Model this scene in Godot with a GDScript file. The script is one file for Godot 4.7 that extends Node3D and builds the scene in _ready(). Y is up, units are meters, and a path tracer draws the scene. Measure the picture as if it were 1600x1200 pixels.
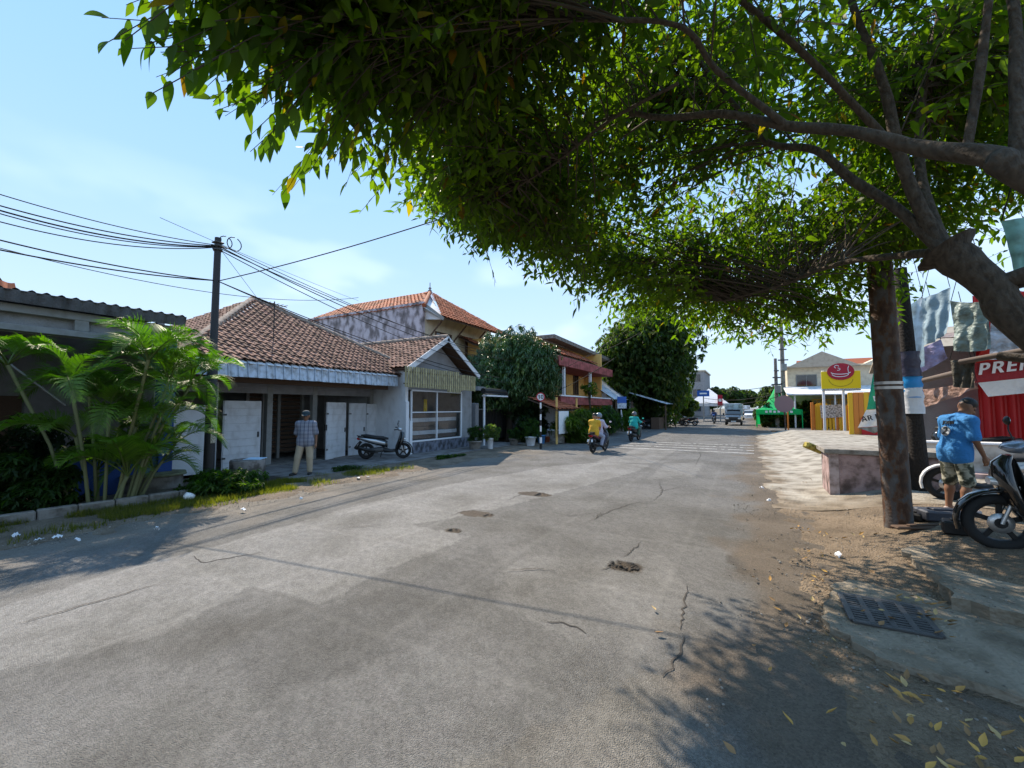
extends Node3D
# A street in the morning sun: house row on the far kerb, umbrella-shaped tree over the near kerb.
# Road runs along -z; x is across (left negative); the camera stands at the near road edge.
const FOCAL := 670.0          # pixels, of a 1600 x 1200 picture
const EYE := Vector3(0, 1.85, 0)
var look: Basis
var rng := RandomNumberGenerator.new()
var taken := {}
var M := {}
var T := {}

# ---- pixel of the photograph -> point on the ground, on a plane across x, on a plane across z, or at a range
func ray(u: float, v: float) -> Vector3:
	return look * Vector3((u - 800.0) / FOCAL, -(v - 600.0) / FOCAL, -1.0)
func pg(u: float, v: float, y := 0.0) -> Vector3:
	var d := ray(u, v)
	return EYE + d * ((y - EYE.y) / d.y)
func px(u: float, v: float, x: float) -> Vector3:
	var d := ray(u, v)
	return EYE + d * (x / d.x)
func pz(u: float, v: float, z: float) -> Vector3:
	var d := ray(u, v)
	return EYE + d * (z / d.z)
func pt(u: float, v: float, t: float) -> Vector3:
	return EYE + ray(u, v).normalized() * t

# ---- scene tree helpers
func numbered(called: String) -> String:
	var n: int = taken.get(called, 0)
	taken[called] = n + 1
	return called if n == 0 else "%s_%03d" % [called, n]
func tag(o: Node, label := "", category := "", group := "", kind := ""):
	if label: o.set_meta("label", label)
	if category: o.set_meta("category", category)
	if group: o.set_meta("group", group)
	if kind: o.set_meta("kind", kind)
	return o
func thing(called: String, label: String, category: String, at := Vector3.ZERO, turn := 0.0, group := "") -> Node3D:
	var o := Node3D.new()
	o.name = numbered(called)
	add_child(o)
	o.position = at
	o.rotation.y = turn
	tag(o, label, category, group)
	return o
func part(parent: Node, called: String, st: SurfaceTool, m: Material) -> MeshInstance3D:
	return put(parent, called, done(st), m)
func put(parent: Node, called: String, mesh: Mesh, m: Material, xf := Transform3D()) -> MeshInstance3D:
	var o := MeshInstance3D.new()
	o.mesh = mesh
	o.material_override = m
	o.name = called if parent != self else numbered(called)
	o.transform = xf
	parent.add_child(o, true)
	return o
func setting(called: String, st: SurfaceTool, m: Material) -> MeshInstance3D:
	return tag(put(self, called, done(st), m), "", "", "", "structure")
func copy_of(o: Node3D, at: Vector3, turn: float, label := "") -> Node3D:
	var c: Node3D = o.duplicate()
	c.name = numbered(String(o.name).rstrip("_0123456789"))
	add_child(c)
	c.position = at
	c.rotation.y = turn
	if label: c.set_meta("label", label)
	return c
func crowd(parent: Node, called: String, mesh: Mesh, m: Material, xfs: Array, cols = null) -> MultiMeshInstance3D:
	var mm := MultiMesh.new()
	mm.transform_format = MultiMesh.TRANSFORM_3D
	mm.use_colors = cols != null
	mm.mesh = mesh
	mm.instance_count = xfs.size()
	for i in xfs.size():
		mm.set_instance_transform(i, xfs[i])
		if cols != null: mm.set_instance_color(i, cols[i])
	var o := MultiMeshInstance3D.new()
	o.multimesh = mm
	o.material_override = m
	o.name = called if parent != self else numbered(called)
	parent.add_child(o, true)
	o.set_meta("kind", "stuff")
	return o

func bake(parent: Node, called: String, mesh: Mesh, m: Material, xfs: Array, cols: Array) -> MeshInstance3D:   # many copies joined into one mesh
	var st := SurfaceTool.new()
	st.create_from(mesh, 0)
	st.index()
	var src := st.commit_to_arrays()
	var V: PackedVector3Array = src[Mesh.ARRAY_VERTEX]
	var N: PackedVector3Array = src[Mesh.ARRAY_NORMAL]
	var I: PackedInt32Array = src[Mesh.ARRAY_INDEX]
	var v := PackedVector3Array()
	var n := PackedVector3Array()
	var c := PackedColorArray()
	var ids := PackedInt32Array()
	var one := PackedColorArray()
	one.resize(V.size())
	ids.resize(I.size() * xfs.size())
	var k := 0
	for i in xfs.size():
		var xf: Transform3D = xfs[i]
		var o := v.size()
		v.append_array(xf * V)
		n.append_array(Transform3D(xf.basis.orthonormalized(), Vector3.ZERO) * N)
		one.fill(cols[i])
		c.append_array(one)
		for e in I:
			ids[k] = e + o
			k += 1
	var arr := []
	arr.resize(Mesh.ARRAY_MAX)
	arr[Mesh.ARRAY_VERTEX] = v
	arr[Mesh.ARRAY_NORMAL] = n
	arr[Mesh.ARRAY_COLOR] = c
	arr[Mesh.ARRAY_INDEX] = ids
	var am := ArrayMesh.new()
	am.add_surface_from_arrays(Mesh.PRIMITIVE_TRIANGLES, arr)
	var r := put(parent, called, am, m)
	r.set_meta("kind", "stuff")
	return r

# ---- mesh helpers; corners run counter-clockwise seen from outside
func mb() -> SurfaceTool:
	var st := SurfaceTool.new()
	st.begin(Mesh.PRIMITIVE_TRIANGLES)
	st.set_smooth_group(-1)
	return st
func done(st: SurfaceTool) -> ArrayMesh:
	st.generate_normals()
	return st.commit()
func tri(st: SurfaceTool, a: Vector3, b: Vector3, c: Vector3):
	st.add_vertex(a); st.add_vertex(c); st.add_vertex(b)
func q(st: SurfaceTool, a: Vector3, b: Vector3, c: Vector3, d: Vector3):
	st.add_vertex(a); st.add_vertex(c); st.add_vertex(b)
	st.add_vertex(a); st.add_vertex(d); st.add_vertex(c)
func bx(st: SurfaceTool, c: Vector3, s: Vector3, b := Basis(), bev := 0.0):
	st.set_smooth_group(-1)
	var h := s * 0.5
	var e := minf(bev, minf(h.x, minf(h.y, h.z)) * 0.9)
	if e <= 0.0:
		var p := []
		for i in 8: p.append(c + b * Vector3(h.x * (1 if i & 1 else -1), h.y * (1 if i & 2 else -1), h.z * (1 if i & 4 else -1)))
		q(st, p[4], p[5], p[7], p[6]); q(st, p[1], p[0], p[2], p[3]); q(st, p[5], p[1], p[3], p[7])
		q(st, p[0], p[4], p[6], p[2]); q(st, p[6], p[7], p[3], p[2]); q(st, p[0], p[1], p[5], p[4])
		return
	var f := func(sx, sy, sz, ax):
		var v := Vector3(sx * (h.x - (0.0 if ax == 0 else e)), sy * (h.y - (0.0 if ax == 1 else e)), sz * (h.z - (0.0 if ax == 2 else e)))
		return c + b * v
	for s1 in [-1, 1]:
		var w := func(k, l, m, o):
			if s1 > 0: q(st, k, l, m, o)
			else: q(st, o, m, l, k)
		w.call(f.call(s1, -1, 1, 0), f.call(s1, -1, -1, 0), f.call(s1, 1, -1, 0), f.call(s1, 1, 1, 0))
		w.call(f.call(-1, s1, 1, 1), f.call(1, s1, 1, 1), f.call(1, s1, -1, 1), f.call(-1, s1, -1, 1))
		w.call(f.call(-1, -1, s1, 2), f.call(1, -1, s1, 2), f.call(1, 1, s1, 2), f.call(-1, 1, s1, 2))
		for s2 in [-1, 1]:
			var g := func(k, l, m, o):
				if s1 * s2 > 0: q(st, k, l, m, o)
				else: q(st, o, m, l, k)
			g.call(f.call(s1, s2, 1, 0), f.call(s1, s2, -1, 0), f.call(s1, s2, -1, 1), f.call(s1, s2, 1, 1))
			g.call(f.call(1, s1, s2, 1), f.call(-1, s1, s2, 1), f.call(-1, s1, s2, 2), f.call(1, s1, s2, 2))
			g.call(f.call(s2, 1, s1, 2), f.call(s2, -1, s1, 2), f.call(s2, -1, s1, 0), f.call(s2, 1, s1, 0))
			for s3 in [-1, 1]:
				var x: Vector3 = f.call(s1, s2, s3, 0)
				var y: Vector3 = f.call(s1, s2, s3, 1)
				var z: Vector3 = f.call(s1, s2, s3, 2)
				if s1 * s2 * s3 > 0: tri(st, x, y, z)
				else: tri(st, x, z, y)
func lo_hi(st: SurfaceTool, a: Vector3, b: Vector3, bev := 0.0):
	bx(st, (a + b) * 0.5, (b - a).abs(), Basis(), bev)
func ring(c: Vector3, x: Vector3, y: Vector3, n: int) -> PackedVector3Array:
	var out := PackedVector3Array()
	for i in n:
		var a := TAU * i / n
		out.append(c + x * cos(a) + y * sin(a))
	return out
func skin(st: SurfaceTool, rings: Array, capped := true):   # rings turn counter-clockwise round the way they go
	st.set_smooth_group(0)
	var n: int = rings[0].size()
	for k in rings.size() - 1:
		var a: PackedVector3Array = rings[k]
		var b: PackedVector3Array = rings[k + 1]
		for i in n:
			var j := (i + 1) % n
			q(st, a[i], a[j], b[j], b[i])
	if capped:
		st.set_smooth_group(-1)
		for e in [0, rings.size() - 1]:
			var r: PackedVector3Array = rings[e]
			for i in range(1, n - 1):
				if e == 0: tri(st, r[0], r[i + 1], r[i])
				else: tri(st, r[0], r[i], r[i + 1])
func tube(st: SurfaceTool, pts: Array, rad, n := 8, capped := true):
	var rings := []
	var side := Vector3.ZERO
	for k in pts.size():
		var d: Vector3 = (pts[mini(k + 1, pts.size() - 1)] - pts[maxi(k - 1, 0)]).normalized()
		if side == Vector3.ZERO:
			side = d.cross(Vector3.UP if absf(d.y) < 0.9 else Vector3.RIGHT).normalized()
		side = (side - d * side.dot(d)).normalized()
		var r: float = rad[k] if rad is Array or rad is PackedFloat32Array else rad
		rings.append(ring(pts[k], side * r, d.cross(side) * r, n))
	skin(st, rings, capped)
func bar(st: SurfaceTool, a: Vector3, b: Vector3, r: float, n := 6, r2 := -1.0):
	tube(st, [a, b], [r, r if r2 < 0 else r2], n)
func lathe(st: SurfaceTool, prof: Array, xf: Transform3D, n := 16):   # profile of (radius, y), upwards outside
	var rings := []
	for p in prof: rings.append(ring(xf * Vector3(0, p.y, 0), xf.basis.x * p.x, -xf.basis.z * p.x, n))
	skin(st, rings, true)
func flat_poly(st: SurfaceTool, pts: Array, up := Vector3.UP):   # fills a roughly flat outline
	var x := (pts[1] - pts[0] as Vector3).normalized()
	x = (x - up * x.dot(up)).normalized()
	var y := up.cross(x)
	var p2 := PackedVector2Array()
	for p in pts: p2.append(Vector2((p - pts[0]).dot(x), (p - pts[0]).dot(y)))
	var ids := Geometry2D.triangulate_polygon(p2)
	for i in range(0, ids.size(), 3):
		var a: Vector3 = pts[ids[i]]
		var b: Vector3 = pts[ids[i + 1]]
		var c: Vector3 = pts[ids[i + 2]]
		if (b - a).cross(c - a).dot(up) > 0: tri(st, a, b, c)
		else: tri(st, a, c, b)
func slab(st: SurfaceTool, pts: Array, by: Vector3):   # outline pushed along by; closed
	st.set_smooth_group(-1)
	var up := by.normalized()
	var top := []
	for p in pts: top.append(p + by)
	flat_poly(st, top, up)
	flat_poly(st, pts, -up)
	var area := Vector3.ZERO
	for i in pts.size(): area += (pts[i] as Vector3).cross(pts[(i + 1) % pts.size()])
	var ccw := area.dot(up) > 0
	for i in pts.size():
		var j := (i + 1) % pts.size()
		if ccw: q(st, pts[i], pts[j], top[j], top[i])
		else: q(st, pts[j], pts[i], top[i], top[j])
func loft(st: SurfaceTool, secs: Array, n := 14, power := 2.6):   # sections [centre, half width x, half height, lean of the section forward]
	var rings := []
	for s in secs:
		var c: Vector3 = s[0]
		var yv := Vector3(0, cos(s[3]), sin(s[3])) if s.size() > 3 else Vector3.UP
		var r := PackedVector3Array()
		for i in n:
			var a := TAU * i / n
			var ca := cos(a)
			var sa := sin(a)
			r.append(c + Vector3.RIGHT * s[1] * signf(ca) * pow(absf(ca), 2.0 / power) + yv * s[2] * signf(sa) * pow(absf(sa), 2.0 / power))
		rings.append(r)
	if secs[0][0].z > secs[-1][0].z:
		for k in rings.size():
			var r: PackedVector3Array = rings[k]
			r.reverse()
			rings[k] = r
	skin(st, rings, true)
func corrugated(st: SurfaceTool, o: Vector3, across: Vector3, along: Vector3, waves: int, amp: float, boxy := false, steps := 6):
	st.set_smooth_group(-1 if boxy else 0)
	var up := along.cross(across).normalized()
	var prev := o
	for i in range(0, waves * steps + 1):
		var f := float(i) / (waves * steps)
		var ph := fposmod(f * waves, 1.0)
		var h := amp * cos(TAU * ph)
		if boxy: h = amp * clampf(3.0 * sin(TAU * ph), -1, 1)
		var p := o + across * f + up * h
		if i: q(st, prev, prev + along, p + along, p)
		prev = p
# surface nets over a smooth union of tapered capsules [a, b, radius a, radius b]
func net(bones: Array, cell: float, soft: float) -> ArrayMesh:
	var lo := Vector3(1e9, 1e9, 1e9)
	var hi := -lo
	for b in bones:
		var r: float = maxf(b[2], b[3]) + soft + cell * 2.0
		for p in [b[0], b[1]]:
			lo = lo.min(p - Vector3(r, r, r)); hi = hi.max(p + Vector3(r, r, r))
	var n := Vector3i(((hi - lo) / cell).ceil()) + Vector3i.ONE
	var f := PackedFloat32Array()
	f.resize(n.x * n.y * n.z)
	f.fill(9.0)
	for bone in bones:
		var a: Vector3 = bone[0]
		var ab: Vector3 = bone[1] - a
		var ra: float = bone[2]
		var dr: float = bone[3] - ra
		var inv := 1.0 / maxf(ab.length_squared(), 1e-9)
		var m := maxf(ra, bone[3]) + soft + cell * 1.6
		var p0 := Vector3i(((a.min(bone[1]) - Vector3(m, m, m) - lo) / cell).floor()).max(Vector3i.ZERO)
		var p1 := Vector3i(((a.max(bone[1]) + Vector3(m, m, m) - lo) / cell).ceil()).min(n - Vector3i.ONE)
		for z in range(p0.z, p1.z + 1):
			for y in range(p0.y, p1.y + 1):
				var at := (z * n.y + y) * n.x
				for x in range(p0.x, p1.x + 1):
					var p := lo + Vector3(x, y, z) * cell - a
					var t := clampf(p.dot(ab) * inv, 0.0, 1.0)
					var d := (p - ab * t).length() - ra - dr * t
					var o := f[at + x]
					var h := maxf(soft - absf(d - o), 0.0) / soft
					f[at + x] = minf(d, o) - h * h * soft * 0.25
	var ids := PackedInt32Array()
	ids.resize(f.size())
	ids.fill(-1)
	var verts := PackedVector3Array()
	var idx := PackedInt32Array()
	var sx := 1
	var sy := n.x
	var sz := n.x * n.y
	for z in n.z - 1:
		for y in n.y - 1:
			for x in n.x - 1:
				var i := z * sz + y * sy + x
				var v0 := f[i]
				if v0 > cell * 3.0: continue
				var mask := 0
				var sum := Vector3.ZERO
				var cnt := 0
				for e in 8:
					if f[i + (e & 1) * sx + ((e >> 1) & 1) * sy + ((e >> 2) & 1) * sz] < 0.0: mask |= 1 << e
				if mask == 0 or mask == 255: continue
				for e in 8:
					for ax in 3:
						if e & (1 << ax): continue
						var e2 := e | (1 << ax)
						if ((mask >> e) & 1) == ((mask >> e2) & 1): continue
						var fa := f[i + (e & 1) * sx + ((e >> 1) & 1) * sy + ((e >> 2) & 1) * sz]
						var fb := f[i + (e2 & 1) * sx + ((e2 >> 1) & 1) * sy + ((e2 >> 2) & 1) * sz]
						var pa := Vector3(e & 1, (e >> 1) & 1, (e >> 2) & 1)
						pa[ax] += fa / (fa - fb)
						sum += pa
						cnt += 1
				ids[i] = verts.size()
				verts.append(lo + (Vector3(x, y, z) + sum / cnt) * cell)
	for z in range(1, n.z - 1):
		for y in range(1, n.y - 1):
			for x in range(1, n.x - 1):
				var i := z * sz + y * sy + x
				var ins := f[i] < 0.0
				for ax in 3:
					var s1: int = [sy, sz, sx][ax]
					var s2: int = [sz, sx, sy][ax]
					if (f[i + [sx, sy, sz][ax]] < 0.0) == ins: continue
					var a := ids[i - s1 - s2]
					var b := ids[i - s2]
					var c := ids[i]
					var d := ids[i - s1]
					if a < 0 or b < 0 or c < 0 or d < 0: continue
					if ins: idx.append_array([a, c, b, a, d, c])
					else: idx.append_array([a, b, c, a, c, d])
	var st := SurfaceTool.new()
	st.begin(Mesh.PRIMITIVE_TRIANGLES)
	st.set_smooth_group(0)
	for v in verts: st.add_vertex(v)
	for i in idx: st.add_index(i)
	st.generate_normals()
	return st.commit()

# ---- materials; colours given as linear reflectance
func noise_tex(size: int, type: int, freq: float, ramp: Array, octaves := 4, normal := 0.0, sd := 1, cells := false) -> NoiseTexture2D:
	var n := FastNoiseLite.new()
	n.seed = sd
	n.noise_type = type
	n.frequency = freq
	n.fractal_octaves = octaves
	if type == FastNoiseLite.TYPE_CELLULAR:
		n.cellular_return_type = FastNoiseLite.RETURN_CELL_VALUE if cells else FastNoiseLite.RETURN_DISTANCE2_SUB
		n.fractal_type = FastNoiseLite.FRACTAL_NONE if octaves < 2 else FastNoiseLite.FRACTAL_FBM
	var t := NoiseTexture2D.new()
	t.width = size
	t.height = size
	t.seamless = true
	t.generate_mipmaps = false
	t.noise = n
	if normal > 0.0:
		t.as_normal_map = true
		t.bump_strength = normal
	else:
		var g := Gradient.new()
		var o := PackedFloat32Array()
		var c := PackedColorArray()
		for r in ramp:
			o.append(r[0])
			c.append(r[1].linear_to_srgb() if r[1] is Color else Color(r[1], r[1], r[1]).linear_to_srgb())
		g.offsets = o
		g.colors = c
		t.color_ramp = g
	return t
func mat(c: Color, rough := 0.8, tex := "", scale := Vector3.ONE, nrm := "", depth := 1.0, more := {}) -> StandardMaterial3D:
	var m := StandardMaterial3D.new()
	m.albedo_color = c.linear_to_srgb()
	m.roughness = rough
	m.metallic_specular = 0.4
	if tex or nrm:
		m.uv1_triplanar = true
		m.uv1_world_triplanar = more.get("world", false)
		m.uv1_scale = scale
		m.uv1_triplanar_sharpness = 4.0
	if tex: m.albedo_texture = T[tex]
	if nrm:
		m.normal_enabled = true
		m.normal_texture = T[nrm]
		m.normal_scale = depth
	for k in more:
		if k != "world": m.set(k, more[k])
	return m
func grey(v: float) -> Color:
	return Color(v, v, v)
func text_mesh(s: String, height: float, depth := 0.006, bold := true) -> TextMesh:
	var t := TextMesh.new()
	var f := SystemFont.new()
	f.font_names = PackedStringArray(["Droid Sans"])
	f.font_weight = 700 if bold else 400
	t.font = f
	t.text = s
	t.font_size = 64
	t.pixel_size = height / 46.0
	t.depth = depth
	t.curve_step = 3.0
	return t

func _ready():
	rng.seed = 7
	# camera, sky, sun, exposure
	look = Basis.from_euler(Vector3(deg_to_rad(3.2), deg_to_rad(28.9), 0))
	var cam := Camera3D.new()
	cam.name = "camera"
	cam.transform = Transform3D(look, EYE)
	cam.fov = rad_to_deg(2.0 * atan(600.0 / FOCAL))
	cam.far = 2000.0
	cam.current = true
	add_child(cam)
	var env := Environment.new()
	env.background_mode = Environment.BG_SKY
	env.tonemap_mode = Environment.TONE_MAPPER_LINEAR
	env.tonemap_exposure = 1.65
	env.sdfgi_enabled = true
	env.ssao_enabled = true
	env.ssil_enabled = true
	env.fog_enabled = false
	env.fog_density = 0.0011
	env.fog_light_color = Color(0.8, 0.88, 1.0)
	var sky := Sky.new()
	var sm := ProceduralSkyMaterial.new()
	sm.sky_top_color = Color(0.22, 0.43, 0.76).linear_to_srgb()
	sm.sky_horizon_color = Color(0.56, 0.68, 0.77).linear_to_srgb()
	sm.sky_curve = 0.22
	sm.ground_bottom_color = Color(0.2, 0.2, 0.2).linear_to_srgb()
	sm.ground_horizon_color = Color(0.45, 0.5, 0.55).linear_to_srgb()
	sm.sun_angle_max = 32.0
	sm.sun_curve = 0.05
	sm.sky_cover = cloud_cover()
	sm.sky_cover_modulate = Color(1, 1, 1, 1)
	sky.sky_material = sm
	env.sky = sky
	var we := WorldEnvironment.new()
	we.name = "environment"
	we.environment = env
	add_child(we)
	var sun := DirectionalLight3D.new()
	sun.name = "sun"
	sun.light_energy = 1.6
	sun.light_color = Color(1.0, 0.94, 0.86)
	sun.light_angular_distance = 0.5
	sun.shadow_enabled = true
	sun.basis = Basis.looking_at(Vector3(4.5, -5.6, 2.9).normalized(), Vector3.UP)
	add_child(sun)

	make_textures()
	make_materials()
	ground()
	left_buildings()
	left_street()
	far_street()
	right_side()
	plants()
	canopy_tree()
	vehicles_and_people()
	wires()
	litter()

func cloud_cover() -> ImageTexture:
	var n := FastNoiseLite.new()
	n.seed = 5
	n.frequency = 2.2
	n.fractal_octaves = 5
	var im := Image.create(1024, 512, false, Image.FORMAT_RGBA8)
	im.fill(Color(0, 0, 0, 0))
	for y in 256:
		var up := PI * (0.5 - (y + 0.5) / 512.0)
		var fade := clampf(1.0 - sin(up) / 0.42, 0.0, 1.0)
		if fade <= 0.0: continue
		for x in 1024:
			var a := TAU * (x + 0.5) / 1024.0
			var c := cos(up)
			var v := n.get_noise_3d(cos(a) * c, sin(up) * 2.6, sin(a) * c)
			v = smoothstep(-0.02, 0.34, v + 0.25 * fade - 0.10) * sqrt(fade)
			if v > 0.004: im.set_pixel(x, y, Color(0.5, 0.47, 0.45, v * 0.8))
	return ImageTexture.create_from_image(im)

func make_textures():
	var S := FastNoiseLite.TYPE_SIMPLEX_SMOOTH
	var C := FastNoiseLite.TYPE_CELLULAR
	var P := FastNoiseLite.TYPE_PERLIN
	T.asphalt = noise_tex(1024, C, 0.13, [[0.0, 0.56], [0.25, 0.72], [0.6, 0.87], [0.85, 1.0], [1.0, 1.0]], 2, 0.0, 3, true)
	T.asphalt_n = noise_tex(1024, S, 0.16, [], 3, 9.0, 3)
	T.wear = noise_tex(1024, P, 0.006, [[0.0, Color(0.62, 0.6, 0.57)], [0.4, Color(0.86, 0.85, 0.83)], [0.6, Color(0.97, 0.96, 0.95)], [1.0, Color(1, 1, 1)]], 7, 0.0, 11)
	T.grain = noise_tex(512, S, 0.09, [[0.0, 0.72], [0.5, 0.92], [1.0, 1.0]], 4, 0.0, 4)
	T.grain_n = noise_tex(512, S, 0.08, [], 5, 3.5, 4)
	T.blotch = noise_tex(512, P, 0.012, [[0.0, Color(0.34, 0.31, 0.28)], [0.4, Color(0.74, 0.72, 0.69)], [0.6, Color(0.93, 0.92, 0.91)], [1.0, Color(1, 1, 1)]], 6, 0.0, 9)
	T.stain = noise_tex(512, P, 0.014, [[0.0, Color(0.16, 0.15, 0.14)], [0.36, Color(0.42, 0.40, 0.39)], [0.5, Color(0.70, 0.67, 0.68)], [0.66, Color(0.9, 0.88, 0.9)], [1.0, Color(1, 1, 1)]], 7, 0.0, 21)
	T.smudge = noise_tex(512, P, 0.012, [[0.0, Color(0.76, 0.74, 0.71)], [0.35, Color(0.89, 0.88, 0.87)], [0.55, Color(0.96, 0.96, 0.95)], [1.0, Color(1, 1, 1)]], 6, 0.0, 19)
	T.rust = noise_tex(512, P, 0.016, [[0.0, Color(0.06, 0.03, 0.018)], [0.42, Color(0.15, 0.07, 0.035)], [0.52, Color(0.22, 0.12, 0.07)], [0.60, Color(0.17, 0.145, 0.13)], [1.0, Color(0.26, 0.25, 0.245)]], 6, 0.0, 31)
	T.bark = noise_tex(512, S, 0.03, [[0.0, Color(0.28, 0.25, 0.22)], [0.5, Color(0.66, 0.6, 0.54)], [1.0, Color(1, 0.95, 0.88)]], 6, 0.0, 41)
	T.bark_n = noise_tex(512, S, 0.03, [], 6, 9.0, 41)
	T.soil = noise_tex(512, C, 0.09, [[0.0, Color(0.5, 0.46, 0.42)], [0.4, Color(0.8, 0.77, 0.72)], [1.0, Color(1, 0.97, 0.92)]], 3, 0.0, 51, true)
	T.soil_n = noise_tex(512, S, 0.09, [], 4, 8.0, 51)
	T.wood = noise_tex(512, S, 0.02, [[0.0, 0.62], [0.5, 0.86], [1.0, 1.0]], 6, 0.0, 61)
	T.tarp_n = noise_tex(512, S, 0.012, [], 4, 16.0, 71)
	T.cloth_n = noise_tex(256, S, 0.03, [], 3, 5.0, 72)
	T.camo = noise_tex(256, P, 0.03, [[0.0, Color(0.02, 0.025, 0.018)], [0.42, Color(0.05, 0.055, 0.035)], [0.5, Color(0.16, 0.16, 0.11)], [0.6, Color(0.4, 0.39, 0.3)], [1.0, Color(0.5, 0.49, 0.4)]], 4, 0.0, 73)
	T.check = check_cloth()

func check_cloth() -> ImageTexture:
	var im := Image.create(64, 64, false, Image.FORMAT_RGB8)
	for y in 64:
		for x in 64:
			var v := Color(0.34, 0.36, 0.44)
			if x % 32 < 5: v = Color(0.13, 0.14, 0.2)
			elif x % 32 in [14, 15, 24, 25]: v = Color(0.6, 0.58, 0.6)
			if y % 32 < 4: v = v.lerp(Color(0.12, 0.13, 0.2), 0.55)
			elif y % 32 in [16, 17]: v = v.lerp(Color(0.7, 0.66, 0.66), 0.6)
			im.set_pixel(x, y, v.linear_to_srgb())
	return ImageTexture.create_from_image(im)

func make_materials():
	var wtri := {"world": true}
	M.asphalt = mat(Color(0.405, 0.40, 0.387), 0.92, "asphalt", Vector3.ONE * 0.55, "asphalt_n", 0.9, {"world": true, "vertex_color_use_as_albedo": true})
	var d: StandardMaterial3D = M.asphalt
	d.detail_enabled = true
	d.detail_albedo = T.wear
	d.detail_blend_mode = BaseMaterial3D.BLEND_MODE_MUL
	d.detail_uv_layer = BaseMaterial3D.DETAIL_UV_2
	d.uv2_triplanar = true
	d.uv2_world_triplanar = true
	d.uv2_scale = Vector3.ONE * 0.13
	M.patch_light = d.duplicate()
	M.patch_light.albedo_color = Color(0.21, 0.208, 0.20).linear_to_srgb()
	M.patch_light.uv1_scale = Vector3.ONE * 0.8
	M.patch_light.normal_scale = 0.45
	M.patch_mid = d.duplicate()
	M.patch_mid.albedo_color = Color(0.178, 0.174, 0.166).linear_to_srgb()
	M.patch_mid.uv1_scale = Vector3.ONE * 0.7
	M.crack = mat(Color(0.06, 0.053, 0.046), 1.0)
	M.rubble = mat(Color(0.11, 0.095, 0.08), 1.0, "soil", Vector3.ONE * 2.0, "soil_n", 1.0)
	M.line_paint = mat(Color(0.66, 0.66, 0.64), 0.7, "blotch", Vector3.ONE * 1.4, "", 1.0, wtri)
	M.soil = mat(Color(0.40, 0.34, 0.28), 1.0, "soil", Vector3.ONE * 0.7, "soil_n", 1.0, {"world": true, "vertex_color_use_as_albedo": true})
	M.walk = mat(Color(0.70, 0.67, 0.60), 0.95, "blotch", Vector3.ONE * 0.37, "soil_n", 0.4, {"world": true, "vertex_color_use_as_albedo": true})
	M.apron = mat(Color(0.20, 0.19, 0.185), 0.95, "blotch", Vector3.ONE * 0.4, "grain_n", 0.7, wtri)
	M.concrete = mat(Color(0.30, 0.28, 0.25), 0.95, "blotch", Vector3.ONE * 0.8, "grain_n", 0.8)
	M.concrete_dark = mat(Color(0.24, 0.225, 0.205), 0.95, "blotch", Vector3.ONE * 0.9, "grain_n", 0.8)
	M.pink_concrete = mat(Color(0.42, 0.31, 0.29), 0.9, "stain", Vector3.ONE * 0.55, "grain_n", 0.6)
	M.iron = mat(Color(0.10, 0.10, 0.10), 0.55, "grain", Vector3.ONE * 2.0, "grain_n", 0.6, {"metallic": 0.5})
	M.pit_shade = mat(Color(0.07, 0.06, 0.05), 1.0)  # mud brown darkened to paint the shade under the drain grate
	M.white_wall = mat(Color(0.68, 0.69, 0.71), 0.85, "smudge", Vector3(0.5, 0.3, 0.5), "grain_n", 0.3)
	M.stained_wall = mat(Color(0.60, 0.54, 0.56), 0.95, "stain", Vector3(0.34, 0.2, 0.34), "grain_n", 0.6)
	M.grey_wall = mat(Color(0.27, 0.27, 0.28), 0.9, "smudge", Vector3.ONE * 0.4, "grain_n", 0.5)
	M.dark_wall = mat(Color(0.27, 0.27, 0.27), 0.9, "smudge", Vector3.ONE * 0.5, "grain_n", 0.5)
	M.blue_paint = mat(Color(0.02, 0.07, 0.27), 0.6, "grain", Vector3.ONE * 0.7, "grain_n", 0.3)
	M.blue_grey = mat(Color(0.17, 0.19, 0.23), 0.85, "stain", Vector3(0.7, 0.5, 0.7), "grain_n", 0.4)
	M.door_white = mat(Color(0.62, 0.63, 0.65), 0.6, "smudge", Vector3(0.7, 0.5, 0.7), "grain_n", 0.25)
	M.door_white2 = mat(Color(0.52, 0.53, 0.55), 0.65, "smudge", Vector3(0.9, 0.4, 0.9), "grain_n", 0.25)
	M.zinc_blue = mat(Color(0.52, 0.60, 0.70), 0.55, "blotch", Vector3(0.9, 0.7, 0.9), "", 1.0, {"metallic": 0.25})
	M.zinc_pale = mat(Color(0.62, 0.68, 0.74), 0.5, "blotch", Vector3.ONE * 0.4, "", 1.0, {"metallic": 0.2})
	M.asbestos = mat(Color(0.12, 0.12, 0.125), 0.95, "blotch", Vector3.ONE * 0.5, "grain_n", 0.7)
	M.frame_grey = mat(Color(0.26, 0.26, 0.25), 0.8, "smudge", Vector3.ONE * 0.9)
	M.steel_dark = mat(Color(0.045, 0.042, 0.042), 0.6, "grain", Vector3.ONE * 2.0, "grain_n", 0.4, {"metallic": 0.3})
	M.rust_pole = mat(grey(0.48), 0.7, "rust", Vector3(1.1, 0.55, 1.1), "grain_n", 0.6)
	M.yellow_slat = mat(Color(0.42, 0.37, 0.20), 0.7, "blotch", Vector3(2, 0.7, 2))
	M.yellow_slat2 = mat(Color(0.35, 0.31, 0.17), 0.7, "blotch", Vector3(2, 0.7, 2))
	M.white_paint = mat(Color(0.74, 0.75, 0.77), 0.5, "grain", Vector3.ONE)
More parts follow.
